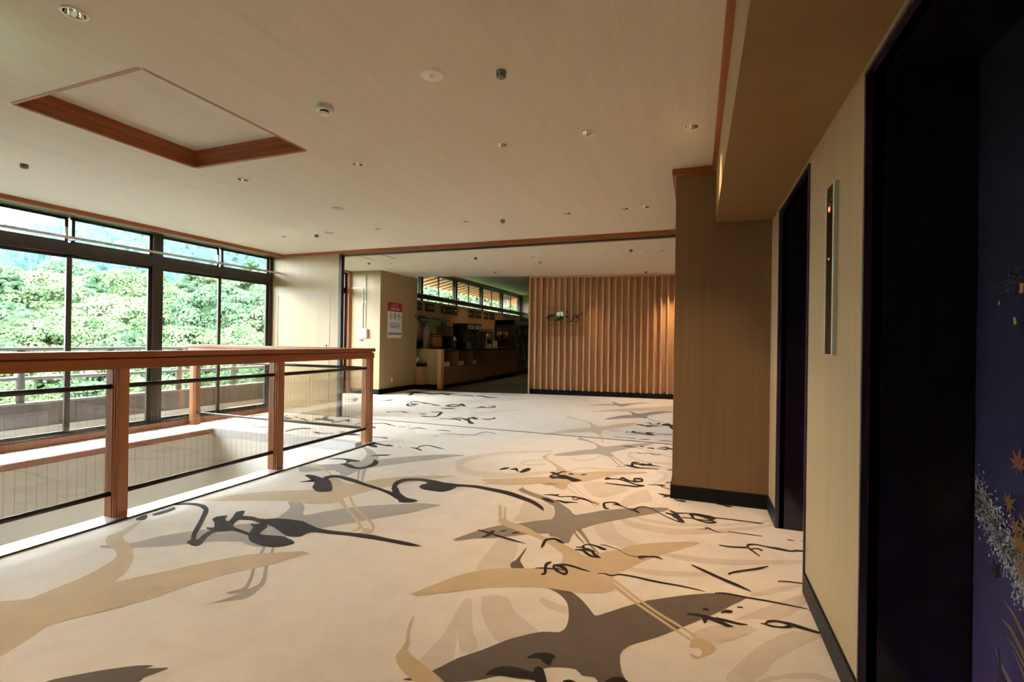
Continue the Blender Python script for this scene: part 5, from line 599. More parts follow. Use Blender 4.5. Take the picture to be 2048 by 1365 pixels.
('ink',1,[-3803,5074,-3762,5081,-3705,5089,-3653,5095,-3611,5096,-3574,5094,-3548,5092,-3817,5094,-3778,5102,-3722,5113,-3672,5122,-3632,5127,-3598,5130,-3575,5132]),
('ink',1,[-3437,2241,-3431,2259,-3423,2286,-3418,2313,-3420,2341,-3426,2370,-3430,2390,-3468,2258,-3468,2280,-3469,2312,-3470,2343,-3471,2370,-3472,2396,-3472,2414]),
('ink',1,[-3450,2145,-3439,2149,-3424,2156,-3415,2166,-3420,2182,-3432,2199,-3441,2211,-3480,2161,-3485,2175,-3491,2193,-3495,2209,-3495,2219,-3493,2229,-3491,2236]),
]


# ------------------------------------------------------------------ floors and stairwell
H = 2.6          # hall ceiling
HF = 2.77        # foyer ceiling
XR = 0.517       # lift wall
YB = 6.19        # back wall of the hall
EDGE = [(-7.0, 10.43), (-5.26, 10.46), (-3.67, 10.85)]          # where the carpet meets the dark floor
fl = MB()
fl.prism([(-3.545, -4), (0.80, -4), (0.80, YB), (-3.545, YB)], -0.25, 0)
fl.prism([(-6.63, 4.80), (-3.545, 4.80), (-3.545, YB), (-6.63, YB)], -0.25, 0)
fl.prism([(-7.6, YB), (3, YB), (3, 11.9)] + EDGE[::-1] + [(-7.6, 10.43)], -0.25, 0)
floor = struct('floor', fl, 'c_base', 'pale carpet woven with flying cranes and brush writing')
struct('floor_dining', MB().prism(EDGE + [(3, 11.9), (3, 19.6), (-7.2, 19.6), (-7.2, 10.43)], -0.25, -0.001), 'darkfloor', 'dark brown floor of the dining room')
zi = 0.0006
kinds = {'swirl': 'swirl_motif', 'pale': 'crane_motif', 'grey': 'crane_motif', 'dark': 'crane_motif', 'mid': 'crane_motif', 'gold': 'crane_motif', 'ink': 'ink_stroke'}
for kind, stroke, flat in MOTIFS:
    zi += 0.000008
    P = [(flat[i] / 1000, flat[i + 1] / 1000, zi) for i in range(0, len(flat), 2)]
    mb = MB(); n = len(P)
    if stroke:
        h = n // 2
        mb.add(P, [(i, i + 1, h + i + 1, h + i) for i in range(h - 1)])
    else: mb.add(P, [tuple(range(n))])
    mb.build(kinds[kind], 'c_' + kind, floor)
struct('trim_1', box(-5.22, -0.165, 6.228, 6.246, -0.002, 0.004), 'bronze', 'thin metal joint across the carpet under the header')

wl = MB()
wl.box(-6.63, -6.05, -2.6, 4.70, -3.0, -0.062)          # under the sill
wl.box(-6.63, -3.70, 4.70, 4.80, -3.0, -0.10)           # far end
wl.box(-3.70, -3.56, -2.6, 4.80, -3.0, -0.05)           # under the kerb
wl.box(-6.63, -3.56, -2.7, -2.6, -3.0, 0)
struct('wall_stairwell', wl, 'cream', 'cream walls of the stairwell')
struct('floor_lower', box(-6.63, -3.56, -2.7, 4.8, -3.1, -3.0), 'cream', 'landing far below in the stairwell')
sl = thing('window_sill', (-6.34, 1, 0), 'white window ledge with wood nosing above the stairwell', kind='structure')
box(-6.63, -6.055, -2.6, 4.80, -0.062, 0.0).build('ledge', 'white', sl)
box(-6.06, -6.035, -2.6, 4.70, -0.068, -0.004).build('nosing', 'cedar_y', sl, bevel=0.004)
kb = thing('trim_2', (-3.62, 1, 0), 'grey granite kerb round the stairwell opening', kind='structure')
for y0 in (-2.6, -1.27, 0.06, 1.39, 2.72):
    box(-3.705, -3.553, y0, min(y0 + 1.328, 4.8), -0.05, 0.008).build('kerb_stone', 'granite', kb, bevel=0.003)
for x0 in (-6.05, -4.88):
    box(x0, x0 + 1.168, 4.69, 4.80, -0.10, 0.006).build('kerb_stone', 'granite', kb, bevel=0.003)
box(-3.553, -3.530, -2.6, 4.82, -0.02, 0.010).build('edge_strip', 'rod', kb)

# ------------------------------------------------------------------ ceiling of the hall
DOWN = [(-2.51, 1.28), (-3.72, 3.14), (-2.51, 3.15), (-1.30, 3.16), (-0.69, 3.16), (-0.045, 3.28), (-3.72, 5.07), (-2.50, 5.07), (-1.31, 5.07), (-0.70, 5.07), (-0.50, 5.07), (-5.24, 5.07)]
TRAY = (-3.84, -2.70, 1.667, 2.795)
DOWN_ADDED = [(-1.30, 1.28), (-1.30, -0.6), (-2.51, -0.6)]  # out-of-view lit lamps, added to warm and brighten the near carpet
holes = [ring(x, y, 0.042) for x, y in DOWN + DOWN_ADDED] + [[(TRAY[0], TRAY[2]), (TRAY[1], TRAY[2]), (TRAY[1], TRAY[3]), (TRAY[0], TRAY[3])]]
ceil = struct('ceiling', sheet_with_holes([(-6.70, -4), (0.3, -4), (0.3, YB + .02), (-6.70, YB + .02)], holes, H), 'ceil', 'beige papered ceiling of the hall')
struct('ceiling_slab', box(-7.0, 3.0, -9.2, YB + 0.14, 2.80, 2.95), 'cream', 'slab above the hall ceiling')
ty = thing('ceiling_tray', ((TRAY[0] + TRAY[1]) / 2, (TRAY[2] + TRAY[3]) / 2, H), 'square recess in the ceiling edged with stepped red wood', kind='structure')
box(TRAY[0] - .05, TRAY[1] + .05, TRAY[2] - .05, TRAY[3] + .05, 2.725, 2.75).build('panel', 'ceil', ty)
x0, x1, y0, y1 = TRAY
for (a, b, c, d, mt, dx, dy) in ((x0 - .02, x0, y0, y1, 'cedar_y', 1, 0), (x1, x1 + .02, y0, y1, 'cedar_y', -1, 0), (x0, x1, y1, y1 + .02, 'cedar_x', 0, -1), (x0, x1, y0 - .02, y0, 'cedar_x', 0, 1)):
    m_ = MB(); m_.box(a, b, c, d, 2.597, 2.73)
    for k, (p, z0, z1) in enumerate(((.012, 2.655, 2.70), (.028, 2.668, 2.725), (.007, 2.60, 2.612))):
        m_.box(a + (p if dx > 0 else 0) - (p if dx < 0 else 0), b + (p if dx > 0 else 0) - (p if dx < 0 else 0), c + (p if dy > 0 else 0) - (p if dy < 0 else 0), d + (p if dy > 0 else 0) - (p if dy < 0 else 0), z0, z1)
    m_.build('moulding', mt, ty, bevel=0.003)

# ------------------------------------------------------------------ wood trims under the ceiling
struct('trim_3', box(-6.41, -6.38, -4, YB, 2.553, 2.600), 'cedar_y', 'red wood trim along the window head', bevel=0.003)
struct('trim_4', MB().box(-6.435, -6.41, -4, YB, 2.546, 2.60), 'oak_y', 'thin pale bead behind the window trim')
struct('window_head', box(-6.64, -6.435, -4, YB, 2.556, 2.602), 'bronze', 'dark soffit strip over the window heads')
struct('trim_5', box(-6.38, -0.195, YB - 0.028, YB, 2.556, 2.600), 'cedar_x', 'red wood trim along the back header', bevel=0.003)
struct('trim_6', box(0.095, 0.128, -4, 4.04, 2.550, 2.600), 'cedar_y', 'red wood trim along the lift soffit', bevel=0.003)
struct('trim_7', box(-0.195, 0.095, 4.038, 4.072, 2.550, 2.600), 'cedar_x', 'red wood trim across the end wall', bevel=0.003)
struct('trim_8', box(-0.195, -0.163, 4.072, YB, 2.550, 2.600), 'cedar_y', 'red wood trim round the end wall corner', bevel=0.003)

# ------------------------------------------------------------------ lift side
struct('wall_end', box(-0.165, 3.0, 4.07, YB + 0.14, 0, 2.85), 'oak_shaded', 'oak veneer end wall beyond the lifts')
sf = thing('ceiling_soffit', (0.32, 0, 2.166), 'oak boxed soffit over the lifts', kind='structure')
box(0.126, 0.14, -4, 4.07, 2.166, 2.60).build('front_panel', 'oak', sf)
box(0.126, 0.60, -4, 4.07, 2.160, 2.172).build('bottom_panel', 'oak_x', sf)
J1, J2 = (2.78, 3.681), (0.99, 1.90)
wr = MB()
for a, b in ((3.681, 4.07), (1.90, 2.78), (-4, 0.99)): wr.box(XR, 0.56, a, b, 0, 2.4)
for a, b in (J1, J2): wr.box(XR, 0.56, a, b, 2.114, 2.4)
struct('wall_right', wr, 'oak', 'oak veneer lift wall')
struct('wall_right_core', box(0.86, 1.1, -4, 4.07, 0, 2.8), 'black', 'lift shaft behind the doors')
for i, (a, b) in enumerate((J1, J2)):
    d = thing('door_%d' % (i + 1), (0.79, (a + b) / 2, 0), ('far' if i == 0 else 'near') + ' lift doorway lined with dark purple lacquer', kind='structure')
    fr = MB(); fr.box(0.53, 0.86, b, b + .03, 0, 2.144).box(0.53, 0.86, a - .03, a, 0, 2.144).box(0.53, 0.86, a, b, 2.114, 2.144)
    fr.build('lining', 'purple', d)
    ed = MB(); ed.box(0.508, 0.532, b - .001, b + .012, 0, 2.126).box(0.508, 0.532, a - .012, a + .001, 0, 2.126).box(0.508, 0.532, a - .001, b + .001, 2.113, 2.126)
    ed.build('edge_trim', 'purple_edge', d, bevel=0.002)
    mid = (a + b) / 2
    for k, (p, q) in enumerate(((a + .004, mid - .002), (mid + .002, b - .004))):
        lf = box(0.80, 0.83, p, q, 0.012, 2.112).build('door_leaf', 'lacquer', d, bevel=0.002)
    box(0.74, 0.86, a, b, -0.02, 0.004).build('threshold', 'steel', d)
for n, (a, b) in enumerate(((3.681 + .012, 4.07), (1.912, 2.768))):
    struct('baseboard_%d' % (n + 1), box(XR - .010, XR + .01, a, b, 0, 0.105), 'base', 'black skirting on the lift wall', bevel=0.002)
struct('baseboard_3', box(-0.175, XR, 4.058, 4.075, 0, 0.105), 'base', 'black skirting on the end wall', bevel=0.002)
struct('baseboard_4', box(-0.177, -0.16, 4.06, YB + .14, 0, 0.105), 'base', 'black skirting round the end wall corner')

# ------------------------------------------------------------------ back of the hall, header, flush door
wb = MB()
wb.box(-6.75, -6.505, YB, YB + .05, 0, 2.85).box(-5.432, -5.26, YB, YB + .05, 0, 2.85).box(-6.505, -5.432, YB, YB + .05, 1.932, 2.85).box(-6.505, -5.432, YB + .03, YB + .05, 0, 1.94)
struct('wall_back', wb, 'oak', 'oak veneer back wall beside the window')
d3 = thing('door_3', (-5.97, YB, 0), 'flush oak door in the back wall', kind='structure')
box(-6.498, -5.439, YB + .002, YB + .028, 0.008, 1.926).build('door_leaf', 'oak', d3)
e = MB()
e.box(-6.506, -6.500, YB - .004, YB + .02, 0, 1.934).box(-5.437, -5.430, YB - .004, YB + .02, 0, 1.934).box(-6.506, -5.430, YB - .004, YB + .02, 1.928, 1.936).box(-6.5, -5.437, YB - .003, YB + .02, 0.0, 0.016)
e.build('edge_frame', 'edge_grey', d3)
h_ = MB(); h_.box(-5.535, -5.49, YB - .008, YB + .004, 1.09, 1.14)
h_.build('handle_plate', 'alu', d3, bevel=0.002)
MB().tube([(-5.505, YB - .035, 1.115), (-5.505, YB, 1.115)], 0.008).tube([(-5.505, YB - .032, 1.115), (-5.53, YB - .032, 1.115)], 0.007).build('handle', 'steel', d3, smooth=True)
hd = thing('wall_header', (-2.7, YB, 2.53), 'header over the wide opening with a dark sliding track', kind='structure')
box(-5.26, -0.165, YB, YB + .14, 2.540, 2.85).build('beam', 'oak_x', hd)
box(-5.23, -0.165, YB + .02, YB + .09, 2.522, 2.541).build('track', 'bronze', hd)
struct('trim_9', MB().box(-5.262, -5.205, YB - .008, YB + .058, 0, 2.55), 'bronze', 'dark metal jamb at the end of the back wall', bevel=0.003)

# ------------------------------------------------------------------ shell the photograph does not show
sh = MB()
sh.box(3.0, 3.2, 6.2, 19.8, -0.2, 3.6)
sh.box(-7.2, 3.2, 19.5, 19.7, -0.2, 3.6)
struct('wall_far', sh, 'oak', 'outer walls behind the camera and beyond the dining room')
struct('wall_near', MB().box(-7.0, 1.1, -9.2, -9.0, -0.2, 2.9).box(-7.0, -6.9, -9, -4, -.2, 2.9).box(0.9, 1.1, -9, -4, -.2, 2.9), 'balcony', 'unseen corridor walls behind the camera, darkened to cut bounce light')  # unseen walls, set far back and dark to weaken bounce on the end wall
struct('floor_corridor', MB().box(-7.0, 1.1, -9.2, -4, -.25, -.001).box(-7.0, -3.545, -4, -2.6, -.25, -.001), 'darkfloor', 'corridor floor behind the camera')
struct('roof', box(-7.05, 3.2, -9.2, 19.8, 3.45, 3.6), 'cream', 'roof slab')
struct('wall_riser', box(-7.2, 3.2, YB + .1, YB + .14, 2.7, 3.46), 'cream', 'riser above the header')

# ------------------------------------------------------------------ hall windows
def sash(parent, y0, y1, z0, z1, x, fw=0.045, name='sash', lock=None):
    m_ = MB(); t = 0.014
    m_.box(x - t, x + t, y0, y0 + fw, z0, z1).box(x - t, x + t, y1 - fw, y1, z0, z1).box(x - t, x + t, y0, y1, z0, z0 + fw * .8).box(x - t, x + t, y0, y1, z1 - fw * .8, z1)
    s_ = m_.build(name, 'bronze', parent)
    box(x - .003, x + .003, y0 + fw - .005, y1 - fw + .005, z0 + .03, z1 - .03).build('pane', 'glass', s_)
    if lock:
        MB().box(x + .01, x + .035, lock - .012, lock + .012, lock_z - .03, lock_z + .03).tube([(x + .03, lock, lock_z), (x + .045, lock - .02, lock_z + .035)], .006).build('catch', 'alu', s_)
    return s_
lock_z = 0.98
XW = -6.69
posts = [6.19, 4.345, 2.45, 0.555]
for i in range(len(posts) - 1):
    b, a = posts[i], posts[i + 1]
    w = thing('window_%d' % (i + 1), (XW, (a + b) / 2, 0), 'bronze framed window bay above the stairwell' if i else 'bronze framed window bay beside the back wall', kind='structure')
    f_ = MB()
    hb = 0.055 if i == 0 else 0.06
    f_.box(XW - .05, XW + .06, b - hb, b + (.0 if i == 0 else .06), 0.075, 2.60)
    if i == len(posts) - 2: f_.box(XW - .05, XW + .06, a - .06, a, 0.075, 2.60)
    f_.box(XW - .05, XW + .06, a, b, 2.555, 2.61).box(XW - .06, XW + .066, a, b, 2.135, 2.262).box(XW - .05, XW + .06, a, b, 0.07, 0.098)
    f_.build('frame', 'bronze', w)
    c = (a + b) / 2
    lo, hi = a + .06, b - hb
    sash(w, c - .035, hi, 0.098, 2.135, XW + .016)
    sash(w, lo, c + .035, 0.098, 2.135, XW - .016, lock=c)
    sash(w, c + .012, hi, 2.262, 2.555, XW + .010, 0.032, 'upper_sash')
    us = sash(w, lo, c - .012, 2.262, 2.555, XW - .010, 0.032, 'upper_sash')
    MB().box(XW + .0, XW + .03, c - .05, c - .03, 2.33, 2.44).tube([(XW + .02, c - .04, 2.36), (XW + .05, c - .06, 2.40), (XW + .03, c - .05, 2.43)], .006).build('latch', 'alu', us)
struct('trim_10', box(-6.72, -6.628, -4, YB, -0.02, 0.076), 'cedar_y', 'red wood base rail under the windows', bevel=0.003)
cr_ = thing('curtain_rail', (-6.5, 2, 2.30), 'slim pale rail running level in front of the upper window panes', 'rail')
MB().box(-6.512, -6.494, 0.5, YB - .001, 2.288, 2.316).build('rail', 'alu2', cr_)
for y in (5.318, 3.40, 1.5): MB().box(-6.68, -6.50, y - .012, y + .012, 2.294, 2.310).build('bracket', 'alu2', cr_)
struct('wall_left', MB().box(-7.0, -6.63, -4.2, 0.50, 0, 2.9).box(-6.99, -6.73, -4.2, YB + .14, 2.61, 2.9).box(-6.99, -6.73, -4.2, YB + .14, -0.4, 0.07), 'cream', 'wall strips above and below the windows')
struct('wall_return', MB().box(-6.80, -6.66, YB + .02, 7.05, -.2, 2.9).box(-7.6, -6.66, 7.02, 7.12, -.2, 2.9), 'oak', 'return wall outside the back wall corner')

# ------------------------------------------------------------------ balustrade
bal = thing('balustrade', (-3.64, 4.8, 0), 'red cedar balustrade with glass panes and dark rods around the stairwell', 'balustrade')
PY = [-1.925, -0.585, 0.755, 2.095, 3.425, 4.765]
def post(x0, x1, y0, face):
    m_ = MB()
    m_.box(x0 + .006, x1, y0 + .014, y0 + .082, 0.006, 1.00)
    m_.box(x0, x1 - .036, y0, y0 + .014, 0.006, 1.00).box(x1 - .031, x1 - .018, y0 + .004, y0 + .014, 0.006, 1.00).box(x1 - .013, x1 - .002, y0 + .008, y0 + .014, 0.006, 1.00)
    return m_.build('post', 'cedar_z', bal, bevel=0.002)
for y in PY: post(-3.695, -3.590, y, 0)
post(-6.60, -6.49, 4.77, 0)
tr_ = MB(); tr_.box(-3.725, -3.575, -2.6, 4.862, 1.077, 1.116)
tr_.build('top_rail', 'cedar_y', bal, bevel=0.005)
MB().box(-6.63, -3.728, 4.742, 4.866, 1.077, 1.116).build('top_rail', 'cedar_x', bal, bevel=0.005)
MB().box(-3.712, -3.584, -2.6, 4.853, 0.998, 1.068).box(-3.70, -3.60, -2.6, 4.84, 1.066, 1.079).build('apron', 'cedar_y', bal, bevel=0.004)
MB().box(-6.62, -3.713, 4.754, 4.852, 0.998, 1.068).box(-6.62, -3.71, 4.765, 4.84, 1.066, 1.079).build('apron', 'cedar_x', bal, bevel=0.004)
for z in (0.882, 0.166):
    for k in range(len(PY) - 1): MB().tube([(-3.642, PY[k] + .06, z), (-3.642, PY[k + 1] + .02, z)], 0.0165, 12).build('rod', 'rod', bal, smooth=True)
    MB().tube([(-6.52, 4.806, z), (-3.66, 4.806, z)], 0.0165, 12).build('rod', 'rod', bal, smooth=True)
def pane_y(y0, y1):
    p = box(-3.646, -3.638, y0, y1, 0.176, 0.872).build('glass_pane', 'glass_rail', bal)
    m_ = MB(); y = y0 + .02
    while y < y1: m_.box(-3.6425, -3.6415, y, y + .0009, 0.182, 0.868); y += .05
    m_.build('wire', 'wire', p)
for k in range(len(PY) - 1): pane_y(PY[k] + .085, PY[k + 1])
p = box(-6.49, -3.70, 4.802, 4.810, 0.176, 0.872).build('glass_pane', 'glass_rail', bal)
m_ = MB(); x = -6.46
while x < -3.71: m_.box(x, x + .0009, 4.8055, 4.8065, 0.182, 0.868); x += .05
m_.build('wire', 'wire', p)

# ------------------------------------------------------------------ eave over the hall windows
eh = thing('eave', (-7.5, 1.5, 3.0), 'boarded eave outside above the hall windows', kind='structure')
def slant(mb, y0, y1, za, zb, t, xa=-8.05, xb=-7.02):
    v = [(xa, y0, za), (xa, y1, za), (xb, y1, zb), (xb, y0, zb)]; v += [(x, y, z + t) for x, y, z in v]
    return mb.add(v, [(0, 1, 2, 3), (4, 5, 6, 7), (0, 1, 5, 4), (1, 2, 6, 5), (2, 3, 7, 6), (3, 0, 4, 7)])
slant(MB(), -4, 9.6, 3.07, 3.26, .03, -8.3, -6.95).build('boarding', 'eave_board', eh)
for k in range(35): slant(MB(), -3.9 + k * .389, -3.86 + k * .389, 3.00, 3.19, .07, -8.32, -6.99).build('rafter', 'rafter', eh)


# ------------------------------------------------------------------ balcony outside
XB = -7.9
bl = MB(); bl.box(-8.15, -6.99, -6, 19.4, -0.45, -0.12)
struct('floor_balcony', bl, 'concrete', 'concrete balcony floor outside the windows')
pr = thing('parapet', (XB, 3, -0.12), 'brown panelled balcony parapet with two rails and posts beyond the windows', 'railing')
box(XB - .08, XB + .08, -6, 19.4, -0.14, 0.045).build('kerb', 'concrete', pr)
y = -6.0
while y < 19.3:
    box(XB - .035, XB + .035, y + .004, min(y + 2.02, 19.4) - .004, 0.045, 0.335).build('panel', 'balcony', pr, bevel=0.003); y += 2.02
box(XB - .055, XB + .055, -6, 19.4, 0.330, 0.362).build('cap', 'balcony_top', pr, bevel=0.006)
box(XB - .028, XB + .028, -6, 19.4, 0.642, 0.684).build('mid_rail', 'balcony_top', pr, bevel=0.01)
box(XB - .035, XB + .035, -6, 19.4, 1.012, 1.058).build('top_rail', 'balcony_top', pr, bevel=0.014)
y = -5.45
while y < 19.3:
    MB().tube([(XB, y, 0.35), (XB, y, 1.02)], 0.043, 12).build('post', 'balcony', pr, smooth=True); y += 0.998

# ------------------------------------------------------------------ trees on the slope outside
def foliage_mat(name, c1, c2):
    m = bpy.data.materials.new(name); m.use_nodes = True; nt = m.node_tree; nt.nodes.clear()
    out = nt.nodes.new('ShaderNodeOutputMaterial'); mx = nt.nodes.new('ShaderNodeMixShader'); mx.inputs[0].default_value = 0.4
    df = nt.nodes.new('ShaderNodeBsdfDiffuse'); tl = nt.nodes.new('ShaderNodeBsdfTranslucent')
    tc = nt.nodes.new('ShaderNodeTexCoord'); nz = nt.nodes.new('ShaderNodeTexNoise'); nz.inputs['Scale'].default_value = 0.9; nz.inputs['Detail'].default_value = 5
    rm = nt.nodes.new('ShaderNodeValToRGB')
    rm.color_ramp.elements[0].position = 0.3; rm.color_ramp.elements[0].color = (*c1, 1); rm.color_ramp.elements[1].position = 0.7; rm.color_ramp.elements[1].color = (*c2, 1)
    nt.links.new(tc.outputs['Object'], nz.inputs['Vector']); nt.links.new(nz.outputs['Fac'], rm.inputs['Fac'])
    nt.links.new(rm.outputs['Color'], df.inputs[0]); nt.links.new(rm.outputs['Color'], tl.inputs[0])
    nt.links.new(df.outputs[0], mx.inputs[1]); nt.links.new(tl.outputs[0], mx.inputs[2]); nt.links.new(mx.outputs[0], out.inputs[0])
    return m
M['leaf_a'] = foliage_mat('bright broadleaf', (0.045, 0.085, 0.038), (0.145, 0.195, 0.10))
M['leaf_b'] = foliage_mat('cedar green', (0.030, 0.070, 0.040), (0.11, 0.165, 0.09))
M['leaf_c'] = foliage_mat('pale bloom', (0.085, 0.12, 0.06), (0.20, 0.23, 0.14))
M['leaf_far'] = foliage_mat('far forest', (0.022, 0.055, 0.050), (0.070, 0.12, 0.11))  # blue of the distance haze is partly mixed into this leaf colour
M['bark'] = plain('bark', (0.10, 0.075, 0.055), 0.9, var=0.3)
M['slope'] = plain('forest floor', (0.05, 0.085, 0.035), 0.95, var=0.4, scale=0.3)

def crown_mesh(name, seed, rx, rz, nclump, nleaf, size, shape, mat):
    """clumps of leaf blades over a dome (round) or a cone (cedar); origin at the crown's foot"""
    g = np.random.default_rng(seed)
    V = []; F = []
    for c in range(nclump):
        t = g.random(); ph = g.random() * 2 * math.pi
        if shape == 'round':
            u = 1 - 1.5 * g.random() ** 1.1; r = math.sqrt(max(0, 1 - u * u)); z = (u + 0.5) / 1.5
            ctr = np.array([math.cos(ph) * r * rx, math.sin(ph) * r * rx, rz * (0.25 + 0.75 * max(u, -.4))]); nrm = np.array([math.cos(ph) * r, math.sin(ph) * r, u + .25]); cs = rx * 0.19 * (0.6 + 0.8 * g.random())
        else:
            h = g.random() ** 1.3; r = (1 - h) ** 0.75 * (0.75 + .35 * g.random())
            ctr = np.array([math.cos(ph) * r * rx, math.sin(ph) * r * rx, rz * h]); nrm = np.array([math.cos(ph), math.sin(ph), .7]); cs = rx * 0.20 * (1 - .55 * h) * (0.7 + 0.7 * g.random())
        nrm /= np.linalg.norm(nrm)
        d = g.normal(size=(nleaf, 3)); d /= np.linalg.norm(d, axis=1)[:, None]
        d += nrm * 0.55; d /= np.linalg.norm(d, axis=1)[:, None]
        p = ctr + d * cs * (0.75 + 0.3 * g.random((nleaf, 1))) * np.array([1, 1, .72])
        a = np.cross(d, g.normal(size=(nleaf, 3))); a /= np.linalg.norm(a, axis=1)[:, None]
        b = np.cross(d, a) + d * (g.random((nleaf, 1)) - .3); s = size * (0.6 + 0.8 * g.random((nleaf, 1)))
        q = np.stack([p - a * s * .5, p + b * s * .45, p + a * s * .5, p - b * s * .3], 1).reshape(-1, 3)
        o = len(V) * nleaf * 4; V.append(q)
        F.append((np.arange(nleaf * 4) + o).reshape(-1, 4))
    V = np.concatenate(V); F = np.concatenate(F)
    me = bpy.data.meshes.new(name)
    me.vertices.add(len(V)); me.vertices.foreach_set('co', V.astype(np.float32).ravel())
    me.loops.add(F.size); me.loops.foreach_set('vertex_index', F.astype(np.int32).ravel())
    me.polygons.add(len(F)); me.polygons.foreach_set('loop_start', np.arange(0, F.size, 4, dtype=np.int32))
    me.update(calc_edges=True); me.materials.append(M[mat])
    return me
def core_mesh(rx, rz, shape, mat):
    m_ = MB()
    pr_ = [(0.02, rz * .97), (rx * .55, rz * .78), (rx * .8, rz * .45), (rx * .78, rz * .15), (rx * .4, -rz * .08), (.05, -rz * .1)] if shape == 'round' else [(0.02, rz * .95), (rx * .3, rz * .6), (rx * .6, rz * .25), (rx * .7, 0.0), (.1, -rz * .05)]
    return m_.lathe(pr_, (0, 0, 0), 14)
protos = {}
def tree_proto(key, seed, rx, rz, shape, mat, nclump=260, nleaf=110, size=0.26, trunk=9):
    t = thing('tree', (0, 0, 0))
    me = crown_mesh('crown', seed, rx, rz, nclump, nleaf, size, shape, mat)
    c = bpy.data.objects.new('crown', me); COL.objects.link(c); c.parent = t
    core_mesh(rx * .9, rz * .92, shape, mat).build('inner_foliage', mat, t)
    tb = MB().tube([(0, 0, -trunk), (.1, .05, -trunk * .4), (0, 0, rz * .5)], [.38, .30, .12], 8)
    tb.build('trunk', 'bark', t)
    protos[key] = t
tree_proto('round', 1, 4.6, 8.0, 'round', 'leaf_a')
tree_proto('wide', 2, 5.8, 7.6, 'round', 'leaf_a', 330)
tree_proto('pale', 3, 5.2, 7.6, 'round', 'leaf_c', 290)
tree_proto('cedar', 4, 4.0, 10.5, 'cone', 'leaf_b', 280)
tree_proto('bush', 5, 4.6, 7.4, 'round', 'leaf_b', 260)
used = set()
def ground(d):           # height of the wooded slope at distance d from the building
    return -11.0 + max(0, d - 28) * 0.135 if d < 160 else 6.8 + (d - 160) * 0.32
LBL = {'round': 'bright green round tree on the slope beyond the balcony', 'wide': 'wide bright green tree spreading beyond the balcony', 'pale': 'pale flowering tree high on the slope', 'cedar': 'dark pointed cedar among the slope trees', 'bush': 'deep green bushy tree beyond the balcony'}
def tree(key, az, d, top, sc, label=None):
    """az degrees left of straight ahead, distance, height of the crown's top"""
    t = protos[key]
    if key in used: t = copy_tree(t)
    used.add(key)
    rz = {'round': 8.0, 'wide': 7.6, 'pale': 7.6, 'cedar': 10.5, 'bush': 7.4}[key] * sc
    a = math.radians(az)
    t.location = (-math.sin(a) * d, math.cos(a) * d, top - rz); t.scale = (sc, sc, sc); t.rotation_euler = (0, 0, R.random() * 6.28)
    tag(t, label or LBL[key], 'tree', 'trees on the slope beyond the balcony')
TREES = [  # key, azimuth, distance, elevation of the top (deg), scale, own label
 ('cedar', 49.0, 62, 7.9, 1.15, 'lone yellow-green tree top standing above the others near the back wall'), ('bush', 48.2, 44, 4.0, 1.1, None), ('bush', 51.5, 47, 4.6, 1.05, None), ('round', 46.0, 42, 3.2, 1.0, None),
 ('round', 50.0, 36, 0.4, .8, None), ('cedar', 54.2, 66, 6.2, .9, None), ('bush', 53.0, 52, 3.6, 1.0, None), ('round', 55.5, 56, 3.9, 1.1, None),
 ('wide', 59.2, 78, 5.4, 1.5, 'widest pale green crown rising in the middle of the window view'), ('cedar', 61.3, 70, 5.3, .75, None), ('round', 57.2, 48, 2.4, .95, None), ('pale', 60.0, 54, 3.0, 1.1, None),
 ('wide', 63.5, 60, 3.8, 1.15, None), ('cedar', 66.6, 60, 5.2, .8, None), ('bush', 67.6, 46, 2.0, 1.0, None), ('pale', 64.5, 74, 4.9, 1.2, None), ('round', 70.0, 52, 3.6, 1.1, None), ('wide', 72.5, 60, 4.4, 1.1, None),
 ('round', 61.5, 42, 1.0, .9, None), ('round', 65.0, 40, .6, .95, None), ('bush', 58.5, 38, -.3, .8, None), ('round', 54.5, 38, .4, .9, None), ('bush', 69.0, 36, -.4, .85, None), ('bush', 63.0, 32, -2.2, .8, None),
 ('round', 59.8, 31, -2.4, .75, None), ('round', 66.5, 30, -2.6, .8, None), ('bush', 56.5, 31, -2.0, .75, None), ('round', 52.0, 30, -2.0, .7, None), ('bush', 48.5, 30, -1.6, .8, None), ('round', 70.5, 30, -2.6, .8, None), ('bush', 61.5, 26, -5.0, .7, None), ('round', 66.0, 25, -5.4, .7, None), ('round', 57.0, 26, -4.6, .7, None), ('bush', 51.5, 26, -4.4, .7, None), ('bush', 74.0, 40, 1.4, 1.0, None),
 ('wide', 45.0, 56, 5.5, 1.2, None), ('bush', 43.0, 42, 4.5, 1.1, None), ('round', 40.0, 48, 5.0, 1.1, None),
 ('cedar', 57.0, 96, 6.6, 1.0, None), ('bush', 63.0, 100, 6.0, 1.5, None), ('wide', 67.5, 100, 5.2, 1.4, None), ('wide', 52.0, 95, 6.0, 1.5, None), ('round', 72.0, 95, 5.6, 1.5, None),
 ('wide', 38.0, 70, 6.5, 1.6, None), ('wide', 35.0, 60, 6.0, 1.5, None), ('bush', 32.0, 60, 6.0, 1.5, None), ('wide', 29.0, 64, 6.0, 1.5, None), ('round', 26.0, 60, 6.4, 1.5, None), ('wide', 23.0, 66, 6.4, 1.5, None)]
rr = random.Random(21)
for k in range(70):
    az = 44 + 30 * rr.random(); d = 34 + 80 * rr.random(); el = -2.2 + 8.0 * (d - 30) / 84 - 1.2 + 1.6 * rr.random()
    if az > 63: el -= (az - 63) * .12
    TREES.append((rr.choice(['cedar', 'cedar', 'round', 'bush', 'wide', 'pale', 'bush']), az, d, el, .62 + .3 * rr.random(), None))
